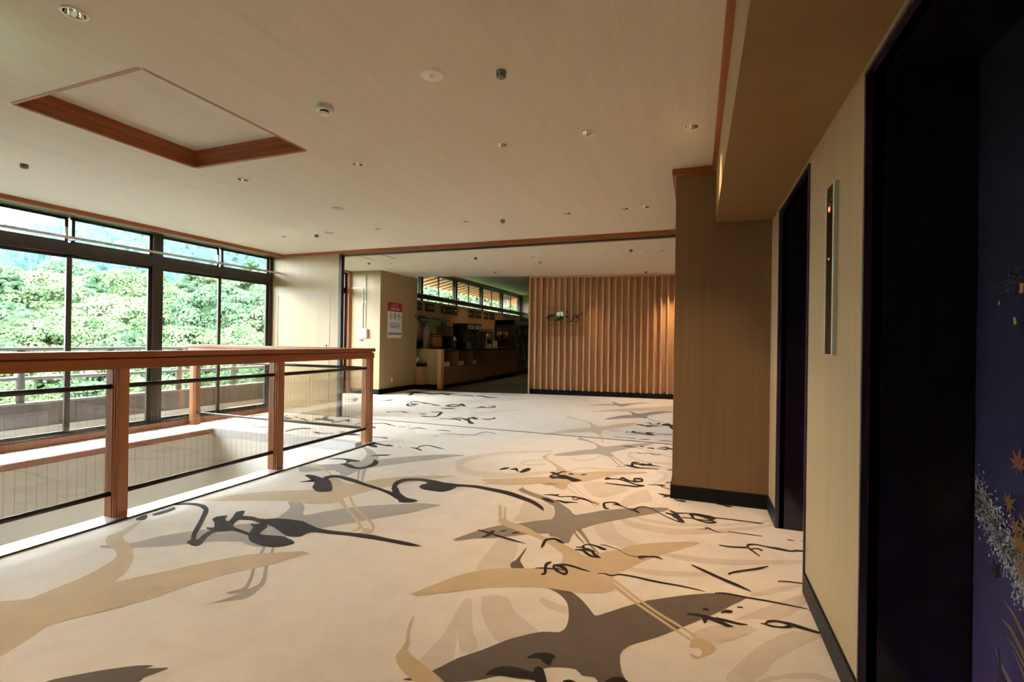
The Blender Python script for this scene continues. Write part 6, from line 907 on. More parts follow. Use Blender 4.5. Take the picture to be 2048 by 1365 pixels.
for k in range(34):          # the slope goes on past the window's edge
    TREES.append((rr.choice(['round', 'bush', 'wide', 'cedar']), 78 + 62 * rr.random(), 26 + 50 * rr.random(), -2.5 + 5 * rr.random(), .85 + .3 * rr.random(), 'leafy green tree farther along the slope, mirrored in the balustrade glass'))
for key, az, d, el, sc, lb in TREES: tree(key, az, d, 1.22 + d * math.tan(math.radians(el)), sc * .78, lb)
# slope and the far wooded mountain
def hill(d, az):         # far ridge: lower towards the west end
    e = 12.4 - max(0, az - 55) * 0.47 - max(0, 40 - az) * 0.1
    return e
g = np.random.default_rng(11)
AZ = np.linspace(-5, 165, 137); DS = [9, 14, 20, 28, 40, 60, 85, 110, 140, 180, 230, 290, 350, 400, 430]
V = []; F = []
def slope_z(d, az):
    zn = -11.5 - 2.5 * math.exp(-((d - 14) / 9) ** 2) + max(0, d - 26) * 0.15
    if d > 110:
        k = min(1, (d - 110) / 290.0); top = 1.22 + 400 * math.tan(math.radians(hill(d, az)))
        base = -11.5 + 84 * .15
        zn = base + (top - base) * k ** 1.1
    if d > 400: zn -= (d - 400) * 1.5
    return zn
for d in DS:
    for az in AZ:
        a = math.radians(az); V.append((-math.sin(a) * d, math.cos(a) * d, slope_z(d, az) + (R.random() - .5) * d * .02))
n = len(AZ)
for i in range(len(DS) - 1):
    for j in range(n - 1): F.append((i * n + j, i * n + j + 1, (i + 1) * n + j + 1, (i + 1) * n + j))
struct('hillside', MB().add(V, F), 'slope', 'wooded mountainside facing the building', smooth=True)
# the canopy of the far mountain: thousands of crowns, past counting
ico = bmesh.new(); bmesh.ops.create_icosphere(ico, subdivisions=2, radius=1); IV = np.array([v.co[:] for v in ico.verts]); IF = np.array([[v.index for v in f.verts] for f in ico.faces]); ico.free()
VV = []; FF = []; o = 0
for k in range(7000):
    az = 22 + 56 * g.random(); d = 125 + 275 * g.random() ** .8; a = math.radians(az)
    s = (1.5 + 2.0 * g.random()) * (0.75 + d / 500); zc = slope_z(d, az) + s * .7
    j = 1 + .28 * g.standard_normal((len(IV), 1)); sh_ = np.array([1, 1, 1.0 + .7 * (g.random() < .3)])
    VV.append(IV * j * s * sh_ + np.array([-math.sin(a) * d, math.cos(a) * d, zc])); FF.append(IF + o); o += len(IV)
fm = MB(); fm.v = [tuple(p) for p in np.concatenate(VV)]; fm.f = [tuple(int(i) for i in q) for q in np.concatenate(FF)]
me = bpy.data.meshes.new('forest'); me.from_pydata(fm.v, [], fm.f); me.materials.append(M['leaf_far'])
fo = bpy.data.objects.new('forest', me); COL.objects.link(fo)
tag(fo, 'forest covering the far mountain, haze blue mixed into its leaf colour', 'forest', kind='stuff')
# mist hanging in the valley
HAZE = 0.00022
hz = bpy.data.materials.new('valley mist'); hz.use_nodes = True; nt = hz.node_tree; nt.nodes.clear()
vo = nt.nodes.new('ShaderNodeOutputMaterial'); vs = nt.nodes.new('ShaderNodeVolumeScatter')
vs.inputs['Color'].default_value = (0.55, 0.82, 1.0, 1); vs.inputs['Density'].default_value = HAZE; vs.inputs['Anisotropy'].default_value = 0.2
nt.links.new(vs.outputs[0], vo.inputs['Volume'])
P = [(-math.sin(math.radians(a)) * d, math.cos(math.radians(a)) * d) for a, d in ((85, 105), (22, 105), (22, 470), (45, 500), (65, 500), (85, 470))]
mh = MB().prism(P, -25, 150).build('mist', None); mh.data.materials.append(hz)
tag(mh, 'thin bluish mist between the near trees and the mountain', 'mist', kind='stuff')


# ------------------------------------------------------------------ foyer beyond the header
CEDGE = [(-6.58, 10.23), (-3.67, 10.95), (3.0, 11.80)]
FD = [(-5.85, 8.4), (-4.17, 8.43), (-2.8, 8.41), (-1.48, 8.46), (-0.79, 8.44), (-0.55, 8.46), (-2.24, 10.59), (-2.02, 10.62), (-0.47, 10.88)]
outer = [(-7.6, YB + .14), (3.0, YB + .14), (3.0, 11.80), (-3.67, 10.95), (-6.58, 10.23), (-7.6, 9.98)]
struct('ceiling_foyer', sheet_with_holes(outer, [ring(x, y, 0.036) for x, y in FD], HF), 'ceil2', 'beige painted ceiling of the foyer')
struct('ceiling_foyer_slab', MB().prism([(x, y + (-.01 if y > 9 else 0)) for x, y in outer], HF + .10, HF + .2), 'cream', 'slab above the foyer ceiling')
rs = MB()
rs.prism([(-7.6, 9.96), (-6.58, 10.21), (-3.67, 10.93), (3.0, 11.78), (3.0, 11.80), (-3.67, 10.95), (-6.58, 10.23), (-7.6, 9.98)], HF - .001, 3.3)
struct('wall_riser_dining', rs, 'cream', 'riser from the foyer ceiling to the higher dining ceiling')
struct('ceiling_dining', box(-7.1, 3.1, 9.9, 19.6, 3.19, 3.24), 'ceil2', 'higher dining room ceiling')
struct('trim_11', box(-6.98, -6.95, 10.6, 19.5, 3.12, 3.16), 'cedar_y', 'red wood trim over the high windows')
fw = thing('window_7', (-7.47, 7.7, 0), 'tall foyer window beside the pillar', kind='structure')
f_ = MB()
for y in (7.15, 8.07, 8.985): f_.box(-7.52, -7.44, y - .035, y + .035, 0, 2.77)
f_.box(-7.52, -7.44, 7.12, 9.02, 2.26, 2.385).box(-7.52, -7.44, 7.12, 9.02, 2.70, 2.77).box(-7.52, -7.44, 7.12, 9.02, 0, 0.06)
f_.build('frame', 'bronze', fw)
for a, b in ((7.15, 8.07), (8.07, 8.985)):
    box(-7.483, -7.477, a + .03, b - .03, 0.05, 2.27).build('pane', 'glass', fw); box(-7.483, -7.477, a + .03, b - .03, 2.375, 2.71).build('pane', 'glass', fw)
struct('trim_12', MB().box(-7.45, -7.375, 9.02, 9.10, 0, 2.77).box(-7.45, -7.375, 7.12, 9.10, 2.725, 2.77), 'cedar_z', 'red wood jamb between the tall window and the pillar', bevel=0.003)
struct('wall_pillar', box(-7.55, -6.58, 9.09, 10.62, 0, HF + .01), 'oak', 'oak veneer pillar with a notice on its side')
struct('baseboard_5', MB().box(-7.38, -6.57, 9.08, 9.1, 0, 0.115).box(-6.59, -6.57, 9.08, 10.63, 0, 0.115), 'base', 'black skirting round the pillar')

# slatted wall
SP = Vector((-3.669, 10.953)); SU = Vector((0.99281, 0.11970)); SN = Vector((0.1197, -0.99281)); SL = 3.75
def sp(a, b): return (SP.x + SU.x * a + SN.x * b, SP.y + SU.y * a + SN.y * b)
sw = thing('wall_slatted', (*sp(1.6, 0), 0), 'cedar slat feature wall carrying the restaurant name', kind='structure')
def sbox(a0, a1, b0, b1, z0, z1): return MB().prism([sp(a0, b0), sp(a1, b0), sp(a1, b1), sp(a0, b1)], z0, z1)
sbox(0.0, SL, -0.10, -0.02, 0, HF).build('backing_panel', 'slat', sw)
sbox(0.0, SL, -0.02, 0.035, 0, 0.112).build('baseboard', 'base', sw)
sbox(0.0, SL, -0.02, 0.095, HF - .045, HF + .002).build('top_rail', 'slat', sw)
sbox(-0.035, 0.004, -0.12, 0.10, 0, HF).build('end_board', 'slat', sw, bevel=0.003)
first = None
k = 0
while 0.105 + k * 0.1415 < SL:
    a = 0.105 + k * 0.1415
    if first is None: first = sbox(a, a + .034, -0.022, 0.088, 0.112, HF - .045).build('slat', 'slat', sw, bevel=0.002)
    else:
        c = first.copy(); COL.objects.link(c); c.location = (SU.x * k * .1415, SU.y * k * .1415, 0)
    k += 1
# restaurant name on a clear plate
sg = thing('sign', (*sp(0.81, 0.115), 1.72), 'clear acrylic sign plate with black brush lettering on the slatted wall', 'sign')
sbox(0.285, 1.335, 0.112, 0.118, 1.365, 2.082).build('plate', 'acrylic', sg)
for a in (0.34, 1.28):
    for z in (1.42, 2.03): MB().tube([(*sp(a, .03), z), (*sp(a, .125), z)], .012, 10).build('standoff', 'steel', sg, smooth=True)
def brush(mb, pts, b=0.120):
    P = [Vector((p[0], p[1])) for p in pts]; n = len(pts); v = []
    for i in range(n):
        d = (P[min(i + 1, n - 1)] - P[max(i - 1, 0)]).normalized(); q = Vector((-d.y, d.x)) * pts[i][2] / 2
        for s in (1, -1):
            r = P[i] + q * s; v.append((*sp(r.x, b), r.y))
    return mb.add(v, [(2 * i, 2 * i + 1, 2 * i + 3, 2 * i + 2) for i in range(n - 1)])
def smooth(pts, n=5):
    P = [np.array(p, float) for p in pts]; out = []
    for i in range(len(P) - 1):
        p0, p1, p2, p3 = P[max(i - 1, 0)], P[i], P[i + 1], P[min(i + 2, len(P) - 1)]
        for k in range(n):
            t = k / n; out.append(.5 * ((2 * p1) + (-p0 + p2) * t + (2 * p0 - 5 * p1 + 4 * p2 - p3) * t * t + (-p0 + 3 * p1 - 3 * p2 + p3) * t ** 3))
    return out + [P[-1]]
INKS = {'character': None}
CH = [  # the four brushed characters, metres along the wall and height
 [[(.385, 1.775, .022), (.44, 1.815, .040), (.50, 1.845, .030), (.56, 1.862, .030), (.615, 1.860, .018)], [(.498, 1.885, .012), (.487, 1.845, .034), (.455, 1.80, .026), (.438, 1.765, .022), (.47, 1.742, .02), (.52, 1.738, .018), (.56, 1.748, .008)], [(.545, 1.872, .012), (.525, 1.82, .034), (.505, 1.79, .022)]],
 [[(.598, 1.705, .024), (.65, 1.745, .040), (.71, 1.775, .038), (.77, 1.80, .022), (.825, 1.822, .010)], [(.73, 1.85, .010), (.72, 1.80, .036), (.705, 1.76, .032), (.70, 1.725, .024), (.73, 1.700, .018), (.765, 1.688, .008)], [(.772, 1.815, .012), (.757, 1.77, .036), (.735, 1.745, .020)]],
 [[(.845, 1.955, .012), (.868, 1.932, .038), (.885, 1.912, .012)], [(.86, 1.865, .016), (.862, 1.82, .022), (.875, 1.798, .024), (.91, 1.822, .012), (.95, 1.855, .006)], [(1.018, 1.885, .008), (1.022, 1.83, .018), (1.008, 1.765, .026), (.975, 1.715, .026), (.93, 1.690, .020), (.87, 1.690, .006)]],
 [[(1.045, 1.838, .018), (1.085, 1.842, .030), (1.13, 1.848, .016)], [(1.13, 1.848, .020), (1.105, 1.81, .034), (1.07, 1.775, .030)], [(1.07, 1.778, .016), (1.12, 1.79, .020), (1.145, 1.765, .018), (1.13, 1.715, .014), (1.09, 1.695, .018), (1.06, 1.705, .008)], [(1.155, 1.868, .012), (1.185, 1.858, .026), (1.20, 1.842, .010)], [(1.185, 1.895, .010), (1.21, 1.888, .018), (1.222, 1.878, .008)]]]
for ch in CH:
    mb = MB()
    for j, s_ in enumerate(ch): brush(mb, smooth(s_), 0.1195 + .0004 * j)
    mb.build('letter', 'black', sg)
mb = MB(); put_text(mb, 'RESTAURANT', 0.03, (*sp(.78, .1195), 1.615), (*SU, 0), width=.62)
mb.build('caption', 'thin_ink', sg)

# ------------------------------------------------------------------ ceiling fittings
def downlight(x, y, z, r, lit, label, group, cone=80):
    d = thing('downlight', (x, y, z), label, 'lamp', group)
    MB().lathe([(r * .86, .012), (r * .88, -.003), (r * 1.12, -.0045), (r * 1.14, -.001), (r * 1.14, 0.001)], (x, y, z), 28).build('trim_ring', 'white', d, smooth=True)
    MB().lathe([(r * .88, -.002), (r * .78, .03), (r * .52, .062), (r * .44, .075)], (x, y, z), 28).build('reflector', 'gilt', d, smooth=True)
    MB().lathe([(.001, .058), (r * .40, .060), (r * .45, .075)], (x, y, z), 20).build('bulb', 'lamp_on' if lit else 'bulb_off', d, smooth=True)
    if lit:
        l = bpy.data.lights.new('beam', 'SPOT'); l.energy = lit; l.color = (1.0, 0.66, 0.36); l.spot_size = math.radians(cone); l.spot_blend = 0.85; l.shadow_soft_size = 0.02
        o = bpy.data.objects.new('beam', l); COL.objects.link(o); o.parent = d; o.location = (0, 0, 0.03)
    return d
ORD = ['lone downlight nearest the camera, ahead of the ceiling recess', 'downlight just beyond the ceiling recess at its window side', 'downlight past the inner corner of the ceiling recess', 'downlight in the middle of the second row, behind the grey sprinkler', 'downlight second from the soffit in the second row', 'glowing downlight beside the lift soffit',
       'back row downlight, third from the window', 'back row downlight beside the grey sprinkler', 'back row downlight midway to the end wall', 'lit back row downlight, first of the close pair by the end wall', 'lit back row downlight, nearer the end wall of the close pair', 'back row downlight nearest the window']
for (x, y), l, lit in zip(DOWN, ORD, [0, 0, 0, 9, 14, 40, 0, 0, 12, 30, 30, 0]): downlight(x, y, H, 0.044, lit, l, 'downlights in the hall ceiling')
for (x, y), lit, l in zip(DOWN_ADDED, (22, 18, 20), ('added lit downlight almost overhead of the camera, warming the near carpet', 'added lit downlight behind the camera, nearer the lifts', 'added lit downlight behind the camera, nearer the stairwell')): downlight(x, y, H, 0.044, lit, l, 'downlights in the hall ceiling', 110)
FO = ['foyer downlight near the pillar', 'foyer downlight above the carpet in front of the counter', 'foyer downlight beside the smoke alarm', 'foyer downlight before the paired ones', 'foyer downlight, first of the pair by the end wall', 'foyer downlight, second of the pair by the end wall', 'foyer downlight over the sign, first of two', 'foyer downlight over the sign, second of two', 'foyer downlight washing the end of the slatted wall']
for (x, y), l, lit in zip(FD, FO, [0, 0, 12, 14, 20, 20, 10, 10, 90]): downlight(x, y, HF, 0.036, lit, l, 'downlights in the foyer ceiling')
for (x, y), l in zip([(-6.08, 14.05), (-6.08, 15.53), (-6.07, 16.96)], ['nearest', 'middle', 'farthest']):
    d = thing('downlight', (x, y, 3.19), 'dining room downlight, %s along the high windows' % l, 'lamp', 'downlights in the dining ceiling')
    MB().lathe([(.001, -.004), (.03, -.004), (.045, -.006), (.05, -.001), (.05, .001)], (x, y, 3.19), 20).build('trim_ring', 'white', d, smooth=True)
    l_ = bpy.data.lights.new('beam', 'SPOT'); l_.energy = 14; l_.color = (1, .68, .4); l_.spot_size = math.radians(100); l_.spot_blend = .5; l_.shadow_soft_size = .03
    o_ = bpy.data.objects.new('beam', l_); COL.objects.link(o_); o_.parent = d; o_.location = (0, 0, -.02)
def sprinkler(x, y, z, label, s=.85):
    d = thing('sprinkler', (x, y, z), label, 'sprinkler', 'sprinkler heads in the ceilings')
    MB().lathe([(.001, -.046 * s), (.010 * s, -.046 * s), (.020 * s, -.040 * s), (.024 * s, -.032 * s), (.014 * s, -.030 * s), (.014 * s, -.02 * s), (.027 * s, -.017 * s), (.032 * s, -.006 * s), (.032 * s, 0.001)], (x, y, z), 18).build('body', 'sprinkler', d, smooth=True)
    for k in range(8):
        a = k * math.pi / 4; c_ = (x + .026 * s * math.cos(a), y + .026 * s * math.sin(a))
        MB().obox(c_, (math.cos(a), math.sin(a)), (-math.sin(a), math.cos(a)), .004 * s, .003 * s, z - .036 * s, z - .008 * s).build('fin', 'sprinkler', d)
for p, l in zip([(-5.12, 2.29), (-0.95, 2.30), (-2.07, 5.12), (-4.73, 5.12)], ['grey sprinkler head near the window trim', 'grey sprinkler head in the ceiling nearest the lifts', 'grey sprinkler head in the back row beside a downlight', 'grey sprinkler head between the window and the back row']): sprinkler(*p, H, l)
for p, l in zip([(-6.2, 8.17), (-3.85, 8.21), (-1.03, 8.22), (-1.03, 10.79)], ['foyer sprinkler head by the pillar', 'foyer sprinkler head in the middle of the ceiling', 'foyer sprinkler head near the end wall', 'foyer sprinkler head over the slatted wall']): sprinkler(*p, HF, l)
def alarm(x, y, z, label):
    d = thing('smoke_alarm', (x, y, z), label, 'smoke alarm')
    MB().lathe([(.001, -.030), (.045, -.030), (.052, -.025), (.052, -.001), (.052, 0.001)], (x, y, z), 28).build('case', 'white', d, smooth=True)
    MB().lathe([(.026, -.041), (.026, -.029)], (x, y, z), 24).build('grille', 'black', d)
    MB().lathe([(.001, -.052), (.022, -.052), (.029, -.047), (.029, -.041), (.001, -.041)], (x, y, z), 24).build('cap', 'white', d, smooth=True)
alarm(-2.08, 2.30, H, 'round white smoke alarm on the hall ceiling'); alarm(-2.83, 8.89, HF, 'round white smoke alarm on the foyer ceiling')
d = thing('emergency_light', (-1.30, 2.21, H), 'flat white emergency light disc with a small lens', 'lamp')
MB().lathe([(.001, -.010), (.052, -.009), (.060, -.005), (.062, 0.001)], (-1.30, 2.21, H), 32).build('cover', 'white', d, smooth=True)
MB().lathe([(.001, -.015), (.012, -.013), (.016, -.009)], (-1.30, 2.21, H), 16).build('lens', 'steel', d, smooth=True)
MB().lathe([(.001, -.013), (.0045, -.012), (.005, -.008)], (-1.292, 2.188, H), 10).build('test_button', 'gilt', d, smooth=True)
for (x, y), l in (((-3.56, 4.15), 'flat grey speaker disc on the ceiling between the light rows'), ((-4.48, 5.07), 'flat grey speaker disc on the ceiling near the back wall')):
    d = thing('ceiling_speaker', (x, y, H), l, 'speaker')
    MB().lathe([(.001, -.004), (.054, -.004), (.058, -.006), (.062, -.001), (.062, .001)], (x, y, H), 32).build('grille', 'speaker', d, smooth=True)
for x in (-5.885, -5.38): tag(box(x - .008, x + .008, 7.41, 7.91, HF - .003, HF + .01).build('air_slot', 'black'), 'narrow dark air slot in the foyer ceiling ' + ('nearer the window' if x < -5.5 else 'farther from the window'), 'vent', 'air slots')
for x, y in ((-4.2, 10.0),): sprinkler(x, y, HF, 'tiny foyer sprinkler head at the ceiling edge', .6)

# ------------------------------------------------------------------ lift call panel and door pictures
cp = thing('call_panel', (XR, 2.31, 1.53), 'tall dark lift call panel in a brushed metal frame', 'lift panel')
f_ = MB().box(XR - .016, XR + .002, 2.245, 2.265, 1.187, 1.876).box(XR - .016, XR + .002, 2.366, 2.378, 1.187, 1.876).box(XR - .012, XR + .002, 2.245, 2.378, 1.184, 1.188).box(XR - .012, XR + .002, 2.245, 2.378, 1.875, 1.879)
f_.build('frame', 'pale_metal', cp, bevel=.001)
box(XR - .0145, XR + .002, 2.265, 2.366, 1.188, 1.875).build('face', 'gloss_black', cp)
MB().lathe([(.001, .004), (.010, .003), (.010, 0)], (0, 0, 0), 14)
def disc_x(mb, x, y, z, r, n=16): return mb.add([(x, y + r * math.cos(2 * math.pi * k / n), z + r * math.sin(2 * math.pi * k / n)) for k in range(n)], [tuple(range(n))])
disc_x(MB(), XR - .0155, 2.325, 1.782, .0115).build('indicator', 'led_red', cp)
disc_x(MB(), XR - .0155, 2.322, 1.578, .004).build('call_lamp', 'led_red', cp)
disc_x(MB(), XR - .0155, 2.312, 1.262, .009).build('button', 'steel', cp)
mb = MB()
for y, z, s in ((2.332, 1.808, 1), (2.300, 1.818, 1), (2.300, 1.795, -1)): mb.add([(XR - .0155, y - .007, z - .006 * s), (XR - .0155, y + .007, z - .006 * s), (XR - .0155, y, z + .008 * s)], [(0, 1, 2)])
mb.build('arrow', 'alu', cp)
near = bpy.data.objects['door_2']
leaf_far = [c for c in near.children if c.name.startswith('door_leaf')][-1]     # the leaf the camera sees
def maple(cy, cz, r, rot, mat, name='maple_leaf', k=[0]):
    P = []
    for i, (a, q) in enumerate(((-90, .75), (-72, .18), (-35, .75), (-22, .36), (5, 1.0), (22, .42), (48, 1.05), (66, .48), (90, 1.2), (114, .48), (132, 1.05), (158, .42), (175, 1.0), (202, .36), (215, .75), (252, .18))):
        t = math.radians(a + rot); P.append((0.7985 - .00004 * k[0], cy + r * q * math.cos(t), cz + r * q * math.sin(t)))
    k[0] += 1
    MB().add(P, [tuple(range(len(P)))]).build(name, mat, leaf_far)
for y, z, w, h, r in ((1.659, 1.755, .013, .020, 20), (1.674, 1.381, .016, .026, 8), (1.646, 1.356, .012, .018, 4), (1.701, 1.296, .012, .020, -16), (1.775, 1.35, .008, .012, 30), (1.56, 1.45, .014, .022, 14), (1.52, 1.62, .012, .018, 40)):
    c, s = math.cos(math.radians(r)), math.sin(math.radians(r))
    MB().add([(.7988, y + a * w * c - b * h * s, z + a * w * s + b * h * c) for a, b in ((-.5, -.5), (.5, -.5), (.5, .5), (-.5, .5))], [(0, 1, 2, 3)]).build('gold_leaf_square', 'gold_leaf', leaf_far)
maple(1.677, .914, .045, 10, 'maple_red'); maple(1.773, .585, .036, -20, 'maple_dark'); maple(1.72, .80, .036, 60, 'maple_brown')
for y, z, r, q in ((1.66, .70, .05, 0), (1.64, .76, .045, 40), (1.69, .745, .035, 80), (1.62, .66, .05, 20), (1.655, .64, .04, 70), (1.60, .72, .05, 10), (1.63, .585, .035, 33), (1.58, .63, .05, 50)): maple(y, z, r, q, 'maple_brown')
def blade(pts, mat, name):
    v = []
    for i, (y, z, w) in enumerate(pts):
        a = Vector(pts[min(i + 1, len(pts) - 1)][:2]) - Vector(pts[max(i - 1, 0)][:2]); a.normalize()
        v += [(.7987, y - a.y * w, z + a.x * w), (.7987, y + a.y * w, z - a.x * w)]
    MB().add(v, [(2 * i, 2 * i + 1, 2 * i + 3, 2 * i + 2) for i in range(len(pts) - 1)]).build(name, mat, leaf_far)
for p in ([(1.745, .475, .001), (1.70, .470, .006), (1.66, .445, .008), (1.60, .40, .01)], [(1.735, .53, .001), (1.69, .515, .005), (1.64, .48, .008), (1.6, .43, .01)], [(1.72, .44, .001), (1.68, .43, .004), (1.63, .40, .006)], [(1.69, .42, .001), (1.65, .39, .005), (1.62, .35, .006)]): blade(p, 'grass_gold', 'grass_blade')
blade([(1.768, .385, .003), (1.755, .355, .009), (1.70, .325, .010), (1.62, .28, .010)], 'alu', 'silver_band'); blade([(1.757, .385, .002), (1.745, .34, .006), (1.73, .28, .007)], 'maple_dark', 'stem'); blade([(1.758, .375, .002), (1.765, .30, .003), (1.768, .24, .003)], 'maple_dark', 'stem')
g2 = np.random.default_rng(5); v = []; f = []
for k in range(1500):
    t = g2.random(); y = 1.885 - .26 * t; z = .775 - .16 * t + g2.normal() * .035 * (.9 + .2 * t); s = .0018 + .0016 * g2.random()
    o = len(v); v += [(.7989, y - s, z - s), (.7989, y + s, z - s), (.7989, y + s, z + s), (.7989, y - s, z + s)]; f.append((o, o + 1, o + 2, o + 3))
v3 = []; f3 = []
for k in range(420):
    y = 1.80 - .24 * g2.random(); z = 1.385 + (1.80 - y) * .15 + g2.normal() * .022; q = .0011; o = len(v3)
    v3 += [(.7989, y - q, z - q), (.7989, y + q, z - q), (.7989, y + q, z + q), (.7989, y - q, z + q)]; f3.append((o, o + 1, o + 2, o + 3))
tag(MB().add(v3, f3).build('gold_dust', 'dust_dark', leaf_far), kind='stuff')
tag(MB().add(v, f).build('silver_dust', 'silver_dust', leaf_far), kind='stuff')
# small lamp under the head of the far lift doorway
d = thing('downlight', (0.66, 3.15, 2.114), 'small downlight set in the head of the far lift doorway', 'lamp')
MB().lathe([(.001, -.003), (.022, -.003), (.030, -.005), (.033, 0.001)], (0.66, 3.15, 2.114), 20).build('trim_ring', 'steel', d, smooth=True)
l_ = bpy.data.lights.new('beam', 'SPOT'); l_.energy = 12; l_.color = (1, .66, .36); l_.spot_size = math.radians(70); l_.spot_blend = .8; l_.shadow_soft_size = .02
o_ = bpy.data.objects.new('beam', l_); COL.objects.link(o_); o_.parent = d; o_.location = (0, 0, -.02)

# green exit sign hung over the stairwell, seen only as a reflection in the acrylic plate
ex = thing('exit_sign', (-3.19, .94, 2.47), 'small lit green exit sign hung from the ceiling over the stairwell side', 'sign')
box(-3.36, -3.02, .91, .95, 2.33, 2.57).build('case', 'white', ex, bevel=.004); box(-3.35, -3.03, .95, .953, 2.34, 2.56).build('face', 'exit_green', ex); MB().box(-3.33, -3.22, .9535, .954, 2.40, 2.52).box(-3.17, -3.07, .9535, .954, 2.37, 2.54).build('pictogram', 'exit_white', ex)
MB().tube([(-3.19, .93, 2.56), (-3.19, .93, 2.60)], .01, 8).build('hanger', 'steel', ex)


# ------------------------------------------------------------------ dining room: wall, high windows, eave
XD = -7.0
struct('wall_dining', box(-7.2, XD, 10.58, 19.5, -0.2, 2.302), 'oak_warm', 'warm oak wall below the high windows')
struct('wall_dining_head', box(-7.2, XD, 10.0, 19.5, 3.10, 3.45), 'cream', 'wall strip above the high windows')
hw = thing('window_8', (XD - .05, 15, 2.3), 'row of high windows above the drinks counter', kind='structure')
f_ = MB(); pst = [10.62, 11.50, 13.53, 15.49, 17.37, 19.42]
for i, y in enumerate(pst): f_.box(XD - .09, XD + .02, y - .06, y + .06, 2.302, 3.12)
f_.box(XD - .09, XD + .01, 10.6, 19.5, 3.085, 3.13).box(XD - .10, XD + .03, 10.6, 19.5, 2.362, 2.470).box(XD - .05, XD + .0, 10.6, 19.5, 2.298, 2.312)
f_.build('frame', 'bronze', hw)
MB().tube([(XD + .045, 10.7, 2.475), (XD + .045, 19.4, 2.475)], .010, 8).build('rail', 'alu2', hw)
for i in range(len(pst) - 1):
    a, b = pst[i] + .06, pst[i + 1] - .06
    c = (pst[i] + pst[i + 1]) / 2 if i else None
    for p, q in (((a, c), (c, b)) if c else ((a, b),)):
        s_ = MB().box(XD - .06, XD - .035, p, p + .022, 2.47, 3.085).box(XD - .06, XD - .035, q - .022, q, 2.47, 3.085).box(XD - .06, XD - .035, p, q, 2.47, 2.49).box(XD - .06, XD - .035, p, q, 3.065, 3.085).build('sash', 'bronze', hw)
        box(XD - .050, XD - .045, p + .015, q - .015, 2.48, 3.07).build('pane', 'glass', s_)
    box(XD - .050, XD - .045, a, b, 2.312, 2.362).build('low_pane', 'glass', hw)
ev = thing('eave', (-7.6, 15, 3.0), 'pale boarded eave on red rafters outside the high windows', kind='structure')
slant(MB(), 9.6, 22.0, 2.955, 3.195, .03).build('boarding', 'eave_board', ev)
y = 9.75; r0 = None
while y < 22:
    if r0 is None: r0 = slant(MB(), y, y + .042, 2.895, 3.125, .062, -8.08).build('rafter', 'rafter', ev); ybase = y
    else:
        c = r0.copy(); COL.objects.link(c); c.location = (0, y - ybase, 0)
    y += 0.389
sk = thing('outdoor_speaker', (-7.62, 19.2, 2.62), 'grey box hung on a post outside the far high window', 'speaker')
box(-7.74, -7.50, 19.08, 19.34, 2.66, 3.0).build('case', 'grey_box', sk, bevel=.01)
MB().tube([(-7.62, 19.2, -0.12), (-7.62, 19.2, 2.67)], .03, 10).build('post', 'grey_box', sk, smooth=True)

# menu boards
BD = [(11.00, 11.52, 2.03, 2.25, 'ワイン'), (11.70, 12.22, 2.03, 2.25, '日本酒'), (12.60, 13.65, 2.02, 2.25, 'ウイスキー・焼酎'), (14.44, 14.86, 2.01, 2.24, ''), (14.98, 15.47, 2.01, 2.24, ''), (15.64, 16.03, 2.01, 2.24, ''), (16.21, 16.63, 2.01, 2.24, '')]
BL = ['black menu board with white wine lettering, nearest the pillar', 'small black menu board with a red motif, second from the pillar', 'long black menu board with a bottle picture', 'dark menu board with orange edge, after the wide gap', 'dark square menu board, second after the wide gap', 'dark square menu board, third after the wide gap', 'dark menu board with a red corner, farthest along the wall']
for i, ((a, b, z0, z1, tx), lb) in enumerate(zip(BD, BL)):
    t = thing('menu_board', (XD, (a + b) / 2, (z0 + z1) / 2), lb, 'sign', 'menu boards over the drinks counter')
    box(XD, XD + .012, a, b, z0, z1).build('board', 'board_black', t, bevel=.002)
    xx = XD + .0135
    if tx:
        l = a + (b - a) * (.30 if i else .34); mb = MB(); put_text(mb, tx, .105 if i < 2 else .10, (xx, (l + b) / 2 - .01, (z0 + z1) / 2), (0, 1, 0), width=(b - l) * .86)
        mb.build('lettering', 'print_white', t)
    else:
        mb = MB().box(xx - .001, xx, a + (b - a) * .28, b - .06, (z0 + z1) / 2 - .018, (z0 + z1) / 2 + .022); mb.build('lettering', 'print_grey', t)
    c_ = a + (b - a) * .16; zc = (z0 + z1) / 2
    P = [(xx, c_ + .05 * math.cos(k * .5236), zc + .075 * math.sin(k * .5236)) for k in range(12)]
    MB().add(P, [tuple(range(12))]).build('picture', ('print_white' if i == 0 else 'print_red' if i in (1, 6) else 'print_cream' if i == 2 else 'print_orange'), t) if i != 0 else MB().lathe([(.001, 0), (.02, .002), (.02, .0)], (0, 0, 0), 6)
    if i == 0:
        mb = MB(); mb.add([(xx, c_ + .02, zc + .05), (xx, c_ + .06, zc + .04), (xx, c_ + .05, zc), (xx, c_ + .045, zc - .05), (xx, c_ + .02, zc - .05), (xx, c_ + .03, zc)], [(0, 1, 2, 5), (5, 2, 3, 4)]); mb.build('picture', 'print_cream', t)

